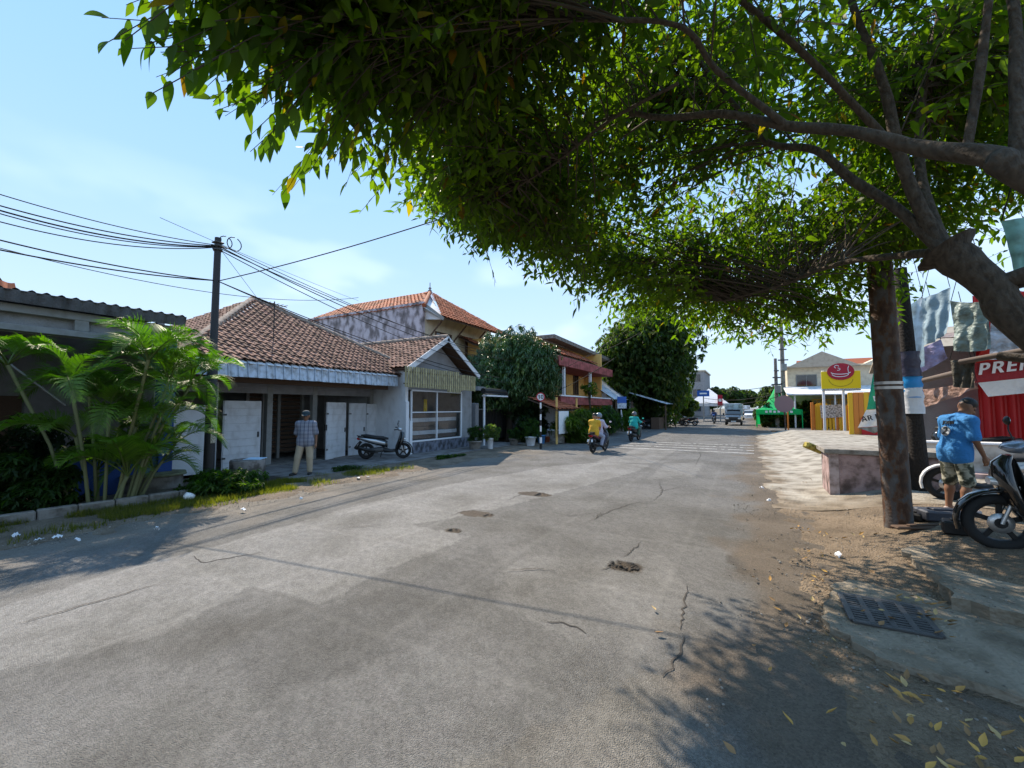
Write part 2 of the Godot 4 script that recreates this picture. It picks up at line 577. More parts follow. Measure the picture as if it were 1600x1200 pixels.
	M.glass = mat(Color(0.05, 0.06, 0.06, 0.08), 0.03, "", Vector3.ONE, "", 1.0, {"transparency": BaseMaterial3D.TRANSPARENCY_ALPHA, "metallic_specular": 0.3})
	M.glass_dark = mat(Color(0.02, 0.025, 0.03), 0.08, "", Vector3.ONE, "", 1.0, {"metallic_specular": 0.6})
	for i in 5:
		var k: float = [1.0, 0.72, 1.2, 0.5, 0.9][i]
		M["tile%d" % i] = mat(Color(0.31 * k, 0.17 * k, 0.125 * k), 0.92, "blotch", Vector3.ONE * 2.5, "grain_n", 0.6)
		M["otile%d" % i] = mat(Color(0.46 * k, 0.135 * k, 0.06 * k), 0.85, "grain", Vector3.ONE * 2.5)
	M.tile_any = mat(Color(0.34, 0.19, 0.14), 0.92, "blotch", Vector3.ONE * 2.5, "grain_n", 0.6, {"vertex_color_use_as_albedo": true})
	M.otile_any = mat(Color(0.46, 0.135, 0.06), 0.85, "grain", Vector3.ONE * 2.5, "", 1.0, {"vertex_color_use_as_albedo": true})
	M.ridge = mat(Color(0.34, 0.27, 0.22), 0.95, "blotch", Vector3.ONE * 1.5, "grain_n", 0.6)
	M.timber = mat(Color(0.12, 0.075, 0.05), 0.85, "wood", Vector3(1, 3, 3))
	M.plank = mat(Color(0.15, 0.115, 0.095), 0.8, "wood", Vector3(4, 8, 0.8))
	M.cream = mat(Color(0.64, 0.56, 0.42), 0.85, "smudge", Vector3.ONE * 0.4)
	M.yellow_wall = mat(Color(0.72, 0.46, 0.15), 0.85, "smudge", Vector3.ONE * 0.4)
	M.red_band = mat(Color(0.34, 0.085, 0.08), 0.75, "blotch", Vector3.ONE * 0.5)
	M.leaf_any = mat(grey(1.0), 0.5, "", Vector3.ONE, "", 1.0, {"vertex_color_use_as_albedo": true, "backlight_enabled": true, "backlight": Color(1.1, 1.2, 0.42), "metallic_specular": 0.45})
	M.leaf_gloss = mat(grey(1.0), 0.36, "", Vector3.ONE, "", 1.0, {"vertex_color_use_as_albedo": true, "backlight_enabled": true, "backlight": Color(0.5, 0.6, 0.2), "metallic_specular": 0.5})
	M.bark = mat(Color(0.105, 0.088, 0.07), 0.95, "bark", Vector3(1.6, 0.7, 1.6), "bark_n", 1.0)
	M.twig = mat(Color(0.07, 0.055, 0.04), 0.95)
	M.black_plastic = mat(grey(0.018), 0.45)
	M.cable = mat(grey(0.015), 0.95)
	M.black_gloss = mat(grey(0.012), 0.12, "", Vector3.ONE, "", 1.0, {"clearcoat_enabled": true, "clearcoat": 0.8, "clearcoat_roughness": 0.05})
	M.white_gloss = mat(grey(0.72), 0.25, "", Vector3.ONE, "", 1.0, {"clearcoat_enabled": true, "clearcoat": 0.6, "clearcoat_roughness": 0.08})
	M.silver = mat(grey(0.55), 0.35, "", Vector3.ONE, "", 1.0, {"metallic": 0.8})
	M.rubber = mat(grey(0.022), 0.85, "grain", Vector3.ONE * 4.0)
	M.seat = mat(grey(0.02), 0.6, "", Vector3.ONE, "cloth_n", 0.3)
	M.chrome = mat(grey(0.7), 0.12, "", Vector3.ONE, "", 1.0, {"metallic": 1.0})
	M.lamp_clear = mat(grey(0.75), 0.08, "", Vector3.ONE, "", 1.0, {"metallic": 0.4})
	M.lamp_red = mat(Color(0.35, 0.01, 0.01), 0.15)
	M.lamp_amber = mat(Color(0.6, 0.22, 0.02), 0.15)
	M.maroon = mat(Color(0.14, 0.01, 0.015), 0.2, "", Vector3.ONE, "", 1.0, {"clearcoat_enabled": true, "clearcoat": 0.6})
	M.skin = mat(Color(0.21, 0.105, 0.06), 0.55, "", Vector3.ONE, "", 1.0, {"subsurf_scatter_enabled": true, "subsurf_scatter_strength": 0.05})
	M.skin_mid = mat(Color(0.32, 0.17, 0.10), 0.55, "", Vector3.ONE, "", 1.0, {"subsurf_scatter_enabled": true, "subsurf_scatter_strength": 0.05})
	M.hair = mat(grey(0.012), 0.5)
	M.red_metal = mat(Color(0.50, 0.018, 0.02), 0.4, "grain", Vector3.ONE)
	M.yellow_metal = mat(Color(0.72, 0.40, 0.02), 0.5, "grain", Vector3.ONE)
	M.orange_metal = mat(Color(0.60, 0.20, 0.03), 0.5, "grain", Vector3.ONE)
	M.green_cloth = mat(Color(0.02, 0.66, 0.22), 0.7, "grain", Vector3.ONE, "cloth_n", 0.5, {"backlight_enabled": true, "backlight": Color(0.8, 1.0, 0.8)})
	M.banner_green = mat(Color(0.01, 0.22, 0.14), 0.6, "", Vector3.ONE * 0.5, "tarp_n", 0.5, {"backlight_enabled": true, "backlight": Color(0.1, 0.35, 0.25)})
	M.banner_white = mat(Color(0.68, 0.68, 0.66), 0.6, "", Vector3.ONE * 0.5, "tarp_n", 0.5, {"backlight_enabled": true, "backlight": Color(0.4, 0.4, 0.4)})
	M.sign_red = mat(Color(0.36, 0.01, 0.03), 0.4)
	M.sign_white = mat(Color(0.75, 0.75, 0.75), 0.5)
	M.sign_yellow = mat(Color(0.78, 0.55, 0.0), 0.45)
	M.sign_black = mat(grey(0.015), 0.5)
	M.sign_blue = mat(Color(0.02, 0.10, 0.38), 0.45)

# ---------------------------------------------------------------- ground
func grid(called: String, x0: float, x1: float, z0: float, z1: float, cell: float, m: Material, height: Callable, tint: Callable) -> MeshInstance3D:
	var nx := int((x1 - x0) / cell) + 1
	var nz := int((z0 - z1) / cell) + 1
	var v := PackedVector3Array()
	var c := PackedColorArray()
	var nn := PackedVector3Array()
	var ids := PackedInt32Array()
	for j in nz:
		for i in nx:
			var x := x0 + (x1 - x0) * i / (nx - 1)
			var z := z0 + (z1 - z0) * j / (nz - 1)
			var h: float = height.call(x, z)
			v.append(Vector3(x, h, z))
			var e := cell * 0.5
			var hx: float = height.call(x + e, z)
			var hz: float = height.call(x, z + e)
			nn.append(Vector3((h - hx) / e, 1.0, (h - hz) / e).normalized())
			c.append(tint.call(x, z) * 0.5)   # stored colours stop at 1: the material is twice as bright
	for j in nz - 1:
		for i in nx - 1:
			var a := j * nx + i
			ids.append_array([a, a + 1, a + nx, a + 1, a + nx + 1, a + nx])
	for k in range(0, ids.size(), 3):   # clockwise from above
		var t := ids[k + 1]
		ids[k + 1] = ids[k + 2]
		ids[k + 2] = t
	var arr := []
	arr.resize(Mesh.ARRAY_MAX)
	arr[Mesh.ARRAY_VERTEX] = v
	arr[Mesh.ARRAY_NORMAL] = nn
	arr[Mesh.ARRAY_COLOR] = c
	arr[Mesh.ARRAY_INDEX] = ids
	var am := ArrayMesh.new()
	am.add_surface_from_arrays(Mesh.PRIMITIVE_TRIANGLES, arr)
	return tag(put(self, called, am, m), "", "", "", "structure")

func ragged(pts: Array, step := 0.18, by := 0.035, sd := 1) -> Array:   # an outline with a crumbled edge
	var r := RandomNumberGenerator.new()
	r.seed = sd
	var out := []
	for i in pts.size():
		var a: Vector3 = pts[i]
		var b: Vector3 = pts[(i + 1) % pts.size()]
		var n := maxi(1, int(a.distance_to(b) / step))
		for k in n:
			out.append(a.lerp(b, float(k) / n) + Vector3(r.randf_range(-by, by), 0, r.randf_range(-by, by)))
	return out
func sheet(parent: Node, called: String, pts: Array, y: float, m: Material, thick := 0.0) -> MeshInstance3D:
	var st := mb()
	st.set_color(Color(0.40, 0.36, 0.305))
	var p := []
	for a in pts: p.append(Vector3(a.x, y - thick, a.z))
	if thick > 0.0: slab(st, p, Vector3(0, thick, 0))
	else: flat_poly(st, p)
	return part(parent, called, st, m)

var holes := []
var slab_low := PackedVector2Array()
var slab_high := PackedVector2Array()
func road_height(x: float, z: float) -> float:
	var h := 0.006 * sin(x * 2.1 + z * 0.7) * sin(z * 1.3 - x * 0.4)
	if x < -4.0 or x > -0.6 or z > -3.0 or z < -12.0: return h
	for o in holes:
		var dx: float = (x - o[0].x) / o[1]
		var dz: float = (z - o[0].z) / o[2]
		var r := dx * dx + dz * dz + 0.35 * sin(x * 37.0 + o[0].z) * sin(z * 31.0)
		if r < 1.0: h -= o[3] * minf(1.0, (1.0 - r) * 3.0)
	return h
func edge_right(z: float) -> float:
	return 0.50 + 0.10 * sin(z * 1.1) + 0.05 * sin(z * 3.7 + 1.0) + 0.03 * sin(z * 9.1)

func ground():
	var st := mb()
	bx(st, Vector3(0, -0.35, -300), Vector3(1400, 0.5, 1400))
	setting("ground", st, mat(Color(0.16, 0.145, 0.115), 1.0, "soil", Vector3.ONE * 0.4, "soil_n", 0.6, {"world": true}))
	for h in [[745, 803, 0.30, 0.15, 0.05], [835, 772, 0.35, 0.18, 0.05], [708, 829, 0.13, 0.06, 0.05], [976, 885, 0.17, 0.13, 0.06]]:
		holes.append([pg(h[0], h[1]), h[2], h[3], h[4]])
	var n1 := FastNoiseLite.new()
	n1.seed = 3
	n1.frequency = 0.35
	n1.fractal_octaves = 4
	# repairs of other asphalt: outlines read off the photograph, [outline, tone]
	var patches := []
	for e in [[[[-140, 1085], [120, 1022], [250, 992], [305, 962], [392, 913], [440, 926], [492, 943], [522, 936], [580, 900], [660, 868], [736, 839], [690, 829], [640, 819], [760, 800], [880, 768], [990, 738], [1015, 727], [940, 722], [860, 729], [700, 757], [560, 790], [400, 835], [200, 890], [-140, 985]], Color(1.42, 1.42, 1.42)],
			[[[820, 868], [905, 872], [1040, 868], [1078, 930], [1060, 985], [1010, 1030], [930, 1015], [860, 985], [790, 950], [770, 900]], Color(1.2, 1.2, 1.2)],
			[[[1010, 750], [1040, 724], [1100, 723], [1085, 745]], Color(1.28, 1.28, 1.27)], [[[930, 722], [1000, 700], [1060, 702], [1020, 724]], Color(1.28, 1.28, 1.27)],
			[[[1130, 872], [1180, 850], [1235, 858], [1262, 880], [1225, 900], [1160, 896]], Color(0.62, 0.58, 0.53)], [[[350, 1010], [640, 905], [760, 850], [800, 905], [640, 1010], [420, 1110]], Color(0.85, 0.85, 0.85)], [[[700, 1200], [900, 1110], [1000, 1050], [1120, 1080], [1180, 1230], [1100, 1320], [700, 1320]], Color(1.08, 1.05, 1.0)]]:
		var o := PackedVector2Array()
		for p in e[0]:
			var g := pg(p[0], p[1])
			o.append(Vector2(g.x, g.z))
		patches.append([o, e[1]])
	var road_tint := func(x: float, z: float) -> Color:
		var v := 0.95 + 0.13 * n1.get_noise_2d(x, z) + 0.10 * n1.get_noise_2d(x * 5.0, z * 5.0)
		var c := Color(v, v * 0.99, v * 0.97)
		var wob := Vector2(x + 0.07 * n1.get_noise_2d(x * 9.0, z * 9.0), z + 0.07 * n1.get_noise_2d(x * 9.0 + 40.0, z * 9.0))
		for o in patches:
			if Geometry2D.is_point_in_polygon(wob, o[0]): c *= o[1]
		var speck := rng.randf_range(0.88, 1.12)
		c *= Color(speck, speck, speck)
		# brown soil washed onto the asphalt beside the near kerb, ragged outline
		var s := smoothstep(-0.75, -0.1, x - 0.25 + 0.9 * n1.get_noise_2d(x * 2.0 + 9.0, z * 1.4))
		c = c.lerp(Color(0.98 * v, 0.80 * v, 0.62 * v), s * 0.9)
		# fine pale dust along the far verge
		var e := smoothstep(-7.2, -8.3, x + 1.3 * n1.get_noise_2d(x * 1.5, z * 1.5 + 20.0))
		c = c.lerp(Color(1.25 * v, 1.13 * v, 0.98 * v), e * 0.8)
		for o in holes:
			var dx: float = (x - o[0].x) / (o[1] + 0.04)
			var dz: float = (z - o[0].z) / (o[2] + 0.04)
			if dx * dx + dz * dz < 1.0: c = Color(0.55, 0.45, 0.36)
		return c
	var road := grid("road", -9.6, 1.5, 2.0, -31.0, 0.055, M.asphalt, road_height, road_tint)
	var far_road := grid("road", -9.6, 1.5, -31.0, -400.0, 0.9, M.asphalt, func(_x, _z): return 0.0, road_tint)
	# a side street meets the road beyond the corner with the round sign
	var side := mb()
	flat_poly(side, [Vector3(1.45, 0.002, -41.5), Vector3(60, 0.002, -41.5), Vector3(60, 0.002, -48.5), Vector3(1.45, 0.002, -48.5)])
	setting("side_street", side, M.patch_mid)
	M.walk_plain = M.walk.duplicate()
	M.walk_plain.albedo_color = Color(0.31, 0.29, 0.25).linear_to_srgb()
	M.walk_plain.albedo_texture = T.blotch
	M.walk_plain.vertex_color_use_as_albedo = false
	M.soil_plain = M.soil.duplicate()
	M.soil_plain.albedo_color = Color(0.17, 0.145, 0.12).linear_to_srgb()
	M.soil_plain.vertex_color_use_as_albedo = false
	# cracks: ragged slits with dirt and bitumen in them
	var cr := [[[705, 806], [722, 800], [745, 797], [776, 800]], [[790, 784], [815, 772], [845, 766], [873, 765]], [[1076, 918], [1070, 940], [1066, 962], [1068, 990]], [[848, 972], [880, 974], [908, 986], [920, 1000]],
		[[790, 892], [840, 889], [876, 894]], [[920, 815], [950, 800], [980, 790], [1006, 783]], [[1000, 846], [990, 860], [968, 874]], [[300, 870], [320, 880], [420, 862]], [[938, 890], [955, 887], [970, 886]],
		[[1020, 770], [1060, 762], [1100, 758]], [[1030, 752], [1035, 770], [1020, 784]], [[940, 800], [930, 812]], [[20, 978], [180, 932], [260, 910]], [[540, 824], [580, 822], [600, 818]], [[1040, 1060], [1060, 1020], [1066, 990]],
		[[860, 800], [890, 806], [940, 800]], [[1090, 700], [1095, 712], [1085, 730]]]
	for c in cr:
		var line := []
		for i in c.size() - 1:
			var a := pg(c[i][0], c[i][1])
			var b := pg(c[i + 1][0], c[i + 1][1])
			var n := maxi(2, int(a.distance_to(b) / 0.06))
			for k in n: line.append(a.lerp(b, float(k) / n) + Vector3(rng.randf_range(-0.022, 0.022), 0, rng.randf_range(-0.022, 0.022)))
		var s := mb()
		for i in line.size() - 1:
			var d: Vector3 = (line[i + 1] - line[i]).normalized()
			var w := Vector3(-d.z, 0, d.x)
			var f0 := 0.006 * sin(PI * (i + 0.3) / line.size()) + rng.randf() * 0.004
			var f1 := 0.006 * sin(PI * (i + 1.3) / line.size()) + 0.002
			var up := Vector3(0, 0.0095, 0)
			q(s, line[i] + w * f0 + up, line[i] - w * f0 + up, line[i + 1] - w * f1 + up, line[i + 1] + w * f1 + up)
		part(road, "crack", s, M.crack)
	# stones in the deepest hole
	var hole: Vector3 = holes[3][0]
	var stones := mb()
	for i in 90:
		var p := hole + Vector3(rng.randf_range(-0.22, 0.22), rng.randf_range(-0.05, -0.005), rng.randf_range(-0.16, 0.16))
		var b := Basis.from_euler(Vector3(rng.randf() * 6, rng.randf() * 6, rng.randf() * 6))
		var s := rng.randf_range(0.012, 0.04)
		bx(stones, p, Vector3(s, s * 0.8, s * 0.7), b, s * 0.2)
	tag(part(road, "broken_asphalt", stones, M.rubble), "", "", "", "stuff")
	# thin white rumble lines
	for v in [697.0, 700.6, 704.4, 709.0]:
		var a := pg(1178, v)
		var s := mb()
		var w := 0.07
		var n := 40
		var ex := -4.8 if v < 700 else -5.6
		for i in n:
			if rng.randf() < 0.10: continue
			var x0 := lerpf(a.x, ex, float(i) / n)
			var x1 := lerpf(a.x, ex, float(i + 1) / n)
			var j := rng.randf_range(0.8, 1.0) * w
			q(s, Vector3(x1, 0.0105, a.z + j), Vector3(x0, 0.0105, a.z + j), Vector3(x0, 0.0105, a.z - j), Vector3(x1, 0.0105, a.z - j))
		part(road, "road_line", s, M.line_paint)

	# far verge: trodden soil with crumbs of asphalt, ragged along the road
	var n2 := n1
	grid("verge", -10.4, -8.2, 3.0, -60.0, 0.11, M.soil, func(x: float, z: float) -> float:
		return 0.012 + 0.035 * n2.get_noise_2d(x * 3.0, z * 3.0) + 0.03 * smoothstep(-8.7, -9.3, x) - 0.05 * smoothstep(-8.75, -8.3, x + 0.5 * n2.get_noise_2d(0.0, z * 2.0)), func(x: float, z: float) -> Color:
		var v := 1.0 + 0.5 * n2.get_noise_2d(x * 4.0, z * 4.0)
		return Color(v, v * 0.97, v * 0.92))
	# concrete forecourt of the house row
	st = mb()
	slab(st, ragged([Vector3(-10.1, -0.2, -6.9), Vector3(-10.1, -0.2, -19.5), Vector3(-14.0, -0.2, -19.5), Vector3(-14.0, -0.2, -6.9)], 0.4, 0.06, 8), Vector3(0, 0.27, 0))
	setting("pavement", st, M.apron)
	# near side: concrete pavement, older and browner towards the camera
	var conc := func(x: float, z: float) -> float:   # 1 on the concrete, 0 on soil
		var e := 0.55 + 0.9 * n1.get_noise_2d(3.0, z * 1.3) + 0.35 * n1.get_noise_2d(x * 3.0, z * 4.0)
		return smoothstep(e, e + 0.16, x) * (1.0 - smoothstep(-10.6, -9.6, z + 1.3 * n1.get_noise_2d(x * 1.4, z)))
	var walk_h := func(x: float, z: float) -> float:
		return rise(x, z) + 0.012 + 0.012 * conc.call(x, z) + 0.006 * n1.get_noise_2d(x * 2.0, z * 2.0) - 0.06 * smoothstep(0.45, 0.15, x + 0.35 * n1.get_noise_2d(1.0, z * 2.4))
	var walk_c := func(x: float, z: float) -> Color:
		var v := (1.0 + 0.22 * n1.get_noise_2d(x * 1.5, z * 1.5)) * rng.randf_range(0.94, 1.06)
		return Color(v * 0.62, v * 0.53, v * 0.43).lerp(Color(v, v * 0.97, v * 0.92), conc.call(x, z))
	grid("pavement", 0.1, 3.6, -9.4, -36.0, 0.09, M.walk, walk_h, walk_c)
	grid("pavement", 3.6, 14.0, -9.4, -36.0, 0.6, M.walk, walk_h, walk_c)
	grid("soil_strip", 0.1, 8.0, 2.0, -9.4, 0.07, M.soil, func(x: float, z: float) -> float:
		return rise(x, z) + 0.006 + 0.02 * n1.get_noise_2d(x * 5.0, z * 5.0) - 0.05 * smoothstep(0.6, 0.2, x + 0.4 * n1.get_noise_2d(1.0, z * 1.6)), func(x: float, z: float) -> Color:
		var v := 1.1 + 0.5 * n1.get_noise_2d(x * 3.0, z * 3.0)
		return Color(v, v * 0.93, v * 0.82))
	var low := []
	for p in [[1290, 985], [1300, 925], [1330, 915], [1440, 938], [1500, 965], [1640, 1000], [1700, 1130], [1600, 1103], [1480, 1072], [1380, 1042]]: low.append(pg(p[0], p[1]))
	var plat := sheet(self, "drain_slab", ragged(low, 0.10, 0.035, 12), 0.06, M.walk, 0.1)
	tag(plat, "", "", "", "structure")
	var high := []
	for a in low: slab_low.append(Vector2(a.x, a.z))
	for p in [[1440, 905], [1470, 930], [1492, 962], [1620, 1000], [2300, 1080], [2300, 830], [1640, 842], [1500, 858], [1410, 880]]: high.append(pg(p[0], p[1]))
	for a in high: slab_high.append(Vector2(a.x, a.z))
	tag(sheet(self, "pavement", ragged(high, 0.10, 0.04, 13), 0.17, M.walk, 0.25), "", "", "", "structure")
	grate()

func grate():
	var a := pg(1312, 926, 0.08)
	var b := pg(1432, 952, 0.08)
	var c := pg(1472, 994, 0.08)
	var d := pg(1330, 975, 0.08)
	a.y = 0; b.y = 0; c.y = 0; d.y = 0
	var t := thing("drain_grate", "rusted iron drain grate with rows of slots set in the pavement slab", "drain grate", Vector3(a.x, 0.063, a.z))
	var o := a
	var ux := (b - a + c - d) * 0.5
	var uy := (d - a + c - b) * 0.5
	var bas := Basis(ux.normalized(), Vector3.UP, ux.normalized().cross(Vector3.UP))
	var st := mb()
	var shade_plate := mb()
	bx(shade_plate, (ux + uy) * 0.5 + Vector3(0, 0.002, 0), Vector3(ux.length() * 0.97, 0.003, uy.length() * 0.94), bas)
	part(t, "shade_plate", shade_plate, M.pit_shade)  # flat plate on solid slab; shade between the bars painted by its dark colour
	for i in 5:   # long bars
		var p := uy * 0.0 + ux * (i / 4.0) + uy * 0.5
		var s := mb()
		bx(s, p + Vector3(0, 0.012, 0), Vector3(0.045, 0.022, uy.length()), Basis(uy.normalized().cross(Vector3.UP) * -1.0, Vector3.UP, uy.normalized()), 0.004)
		part(t, "bar", s, M.iron)
	for r in 13:
		var s := mb()
		bx(s, uy * (r / 12.0) + ux * 0.5 + Vector3(0, 0.010, 0), Vector3(ux.length(), 0.018, 0.022 if r % 6 else 0.05), bas, 0.003)
		part(t, "bar", s, M.iron)

# ---------------------------------------------------------------- roofs
var tile_mesh: ArrayMesh
func make_tile() -> ArrayMesh:   # wavy clay tile 1 x 1 in plan (x across, +z down the slope), scaled when laid
	var st := mb()
	st.set_smooth_group(0)
	var prof := []
	for i in 7:
		var u := i / 6.0
		prof.append(Vector2(u - 0.5, 0.10 * sin(u * TAU * 0.95 + 0.3) + 0.05))
	for i in 6:
		var a := Vector3(prof[i].x, prof[i].y, -0.62)
		var b := Vector3(prof[i + 1].x, prof[i + 1].y, -0.62)
		var lift := Vector3(0, 0.16, 1.12)
		q(st, a + lift, b + lift, b, a)
	st.set_smooth_group(-1)
	for i in 6:
		var a := Vector3(prof[i].x, prof[i].y + 0.16, 0.5)
		var b := Vector3(prof[i + 1].x, prof[i + 1].y + 0.16, 0.5)
		q(st, a - Vector3(0, 0.11, 0), b - Vector3(0, 0.11, 0), b, a)
	return done(st)
func tile_roof(parent: Node, eave: Vector3, along: Vector3, up: Vector3, inside: Callable, pre: String, w := 0.21, h := 0.245, sd := 1, most := 300):
	if tile_mesh == null: tile_mesh = make_tile()
	var r := RandomNumberGenerator.new()
	r.seed = sd
	var n := along.cross(up).normalized()
	if n.y < 0: n = -n
	var xa := along.normalized()
	var za := -up.normalized()
	if xa.cross(n).dot(za) < 0: xa = -xa   # keep it right-handed: x cross y = z
	var cols := int(along.length() / w)
	var rows := int(up.length() / h)
	var all := []
	for j in rows:
		for i in cols:
			var u := (i + 0.5) / cols
			var v := (j + 0.5) / rows
			if not inside.call(u, v): continue
			var p := eave + along * u + up * v + n * (0.02 + r.randf() * 0.012) + xa * r.randf_range(-0.008, 0.008) + za * r.randf_range(-0.02, 0.02)
			var b := Basis(xa * w * 1.06, n * w * 1.0, za * h * 1.06)
			b = Basis(n, r.randf_range(-0.03, 0.03)) * b
			all.append([p.distance_squared_to(EYE), Transform3D(b, p)])
	all.sort_custom(func(a, b): return a[0] < b[0])
	var rest := []
	var tint := []
	for k in all.size():
		var pick := r.randi() % 5
		if k < most: put(parent, "tile", tile_mesh, M["%s%d" % [pre, pick]], all[k][1])
		else:
			rest.append(all[k][1])
			var g: float = [0.9, 0.65, 1.08, 0.45, 0.82][pick]
			tint.append(Color(g, g * r.randf_range(0.92, 1.05), g * r.randf_range(0.9, 1.05)))
	if rest: crowd(parent, "tiles", tile_mesh, M["%s_any" % pre], rest, tint)
	# boards under the tiles
	var st := mb()
	var quad := []
	for c in [[0, 0], [1, 0], [1, 1], [0, 1]]:
		var u: float = c[0]
		quad.append(eave + along * u + up * c[1] - n * 0.03)
	if inside.call(0.02, 0.98) and inside.call(0.98, 0.98): slab(st, quad, -n * 0.05)
	else:   # a face that narrows towards a point: find its top
		var best := 0.5
		for k in 41:
			if inside.call(k / 40.0, 0.955): best = k / 40.0
		slab(st, [quad[0], quad[1], eave + along * best + up * 0.99 - n * 0.03], -n * 0.05)
	part(parent, "roof_deck", st, M.timber)
func ridge_line(parent: Node, a: Vector3, b: Vector3, m: Material, r := 0.10):   # a row of half-round ridge tiles
	var n := maxi(2, int(a.distance_to(b) / 0.34))
	for i in n:
		var st := mb()
		var p := a.lerp(b, float(i) / n)
		var e := a.lerp(b, float(i + 1.12) / n)
		tube(st, [p, e], [r, r * 1.18], 8)
		part(parent, "ridge_tile", st, m)
func pane_window(parent: Node, c: Vector3, w: float, h: float, face: Vector3, fm: Material, gm: Material, mull := 1):
	# window in a wall that looks along face: frame proud of the wall, panes set back
	var r := face.cross(Vector3.UP).normalized()
	var b := Basis(r, Vector3.UP, -face)
	var f := mb()
	for s in [-1, 1]:
		bx(f, c + r * s * w * 0.5 + face * 0.03, Vector3(0.06, h + 0.06, 0.08), b)
		bx(f, c + Vector3(0, s * h * 0.5, 0) + face * 0.03, Vector3(w - 0.06, 0.06, 0.078), b)
	for k in mull: bx(f, c + r * w * (float(k + 1) / (mull + 1) - 0.5) + face * 0.03, Vector3(0.04, h - 0.06, 0.06), b)
	var o := part(parent, "window", f, fm)
	for k in mull + 1:
		var g := mb()
		bx(g, c + r * w * ((k + 0.5) / (mull + 1) - 0.5) + face * 0.012, Vector3(w / (mull + 1) - 0.05, h - 0.06, 0.012), b)
		part(o, "pane", g, gm)

const OUT := Vector3(1, 0, 0)   # the far row looks towards +x

func left_buildings():
	carport()
	tiled_house()
	shop()
	orange_roof_house()
	yellow_house()
	zinc_house()

func carport():
	var t := thing("carport_house", "dark open-fronted house with grey corrugated roof and blue pillars behind palm", "house", Vector3(-11, 0, -2))
	var o := t.position
	var st := mb()   # corrugated roof sheets
	var xe := -11.15
	for k in 8:
		st = mb()
		var z0 := 4.4 - k * 1.16
		corrugated(st, Vector3(xe, 3.92, z0) - o, Vector3(0, 0, -1.17), Vector3(-6, 0.3, 0), 6, 0.03)
		corrugated(st, Vector3(xe - 0.04, 3.70, z0) - o, Vector3(0, 0, -1.17), Vector3(0.04, 0.215, 0), 6, 0.03)
		part(t, "roof_sheet", st, M.asbestos)
	for y in [[3.62, 0.15], [3.28, 0.12]]:
		st = mb()
		bx(st, Vector3(-11.38, y[0], -0.2) - o, Vector3(0.1, y[1], 9.0), Basis(), 0.01)
		part(t, "beam", st, M.frame_grey)
	for k in 7:
		st = mb()
		bx(st, Vector3(-11.385, 3.445, 3.6 - k * 1.36) - o, Vector3(0.09, 0.2, 0.2), Basis())
		part(t, "strut", st, M.frame_grey)
	st = mb()
	bx(st, Vector3(-11.48, 3.45, -0.2) - o, Vector3(0.03, 0.5, 9.0))
	part(t, "backing_board", st, M.dark_wall)
	st = mb()   # walls round a deep porch
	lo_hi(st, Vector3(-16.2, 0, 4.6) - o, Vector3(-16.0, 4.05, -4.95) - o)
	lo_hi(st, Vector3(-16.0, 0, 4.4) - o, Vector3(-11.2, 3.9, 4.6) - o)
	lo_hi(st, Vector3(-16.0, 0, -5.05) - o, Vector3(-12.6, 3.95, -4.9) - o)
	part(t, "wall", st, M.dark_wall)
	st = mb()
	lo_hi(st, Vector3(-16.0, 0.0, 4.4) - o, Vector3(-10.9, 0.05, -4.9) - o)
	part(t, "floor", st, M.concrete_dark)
	for z in [-4.78, -1.2, 2.6]:
		st = mb()
		bx(st, Vector3(-11.75, 1.75, z) - o, Vector3(0.28, 3.5, 0.28), Basis(), 0.01)
		part(t, "pillar", st, M.blue_paint)
	st = mb()
	bx(st, Vector3(-11.75, 0.42, -3.9) - o, Vector3(0.18, 0.75, 1.6), Basis(), 0.01)
	part(t, "low_wall", st, M.blue_paint)
	st = mb()
	bx(st, Vector3(-15.95, 1.1, -3.0) - o, Vector3(0.06, 2.1, 0.95))
	part(t, "door", st, M.timber)
	pane_window(t, Vector3(-15.98, 1.6, -0.6) - o, 1.4, 1.2, OUT, M.frame_grey, M.glass_dark, 2)
	st = mb()
	bar(st, Vector3(-11.3, 3.0, -1.9) - o, Vector3(-11.2, 1.9, -3.0) - o, 0.018)
	part(t, "brace", st, M.frame_grey)
	st = mb()
	bar(st, Vector3(-11.2, 2.6, -1.0) - o, Vector3(-11.2, 1.7, -2.1) - o, 0.018)
	part(t, "brace", st, M.frame_grey)
	# red-tiled roof that peeps over the corrugated one
	var r := thing("neighbour_roof", "steep orange clay-tiled roof corner rising behind the corrugated roof", "roof", Vector3(-15.5, 0, -2))
	var p := r.position
	var a := Vector3(-13.4, px(10, 462, -13.4).y, 4.0) - p
	tile_roof(r, a, Vector3(0, 0, -6.75), Vector3(-1.9, 3.4, 0), func(u, v): return u < 1.0 - v * 0.22, "otile", 0.26, 0.3, 4, 100)
	st = mb()
	lo_hi(st, Vector3(-18, 0, 4) - p, Vector3(-16.4, 4.4, -1.2) - p)
	part(r, "wall", st, M.cream)

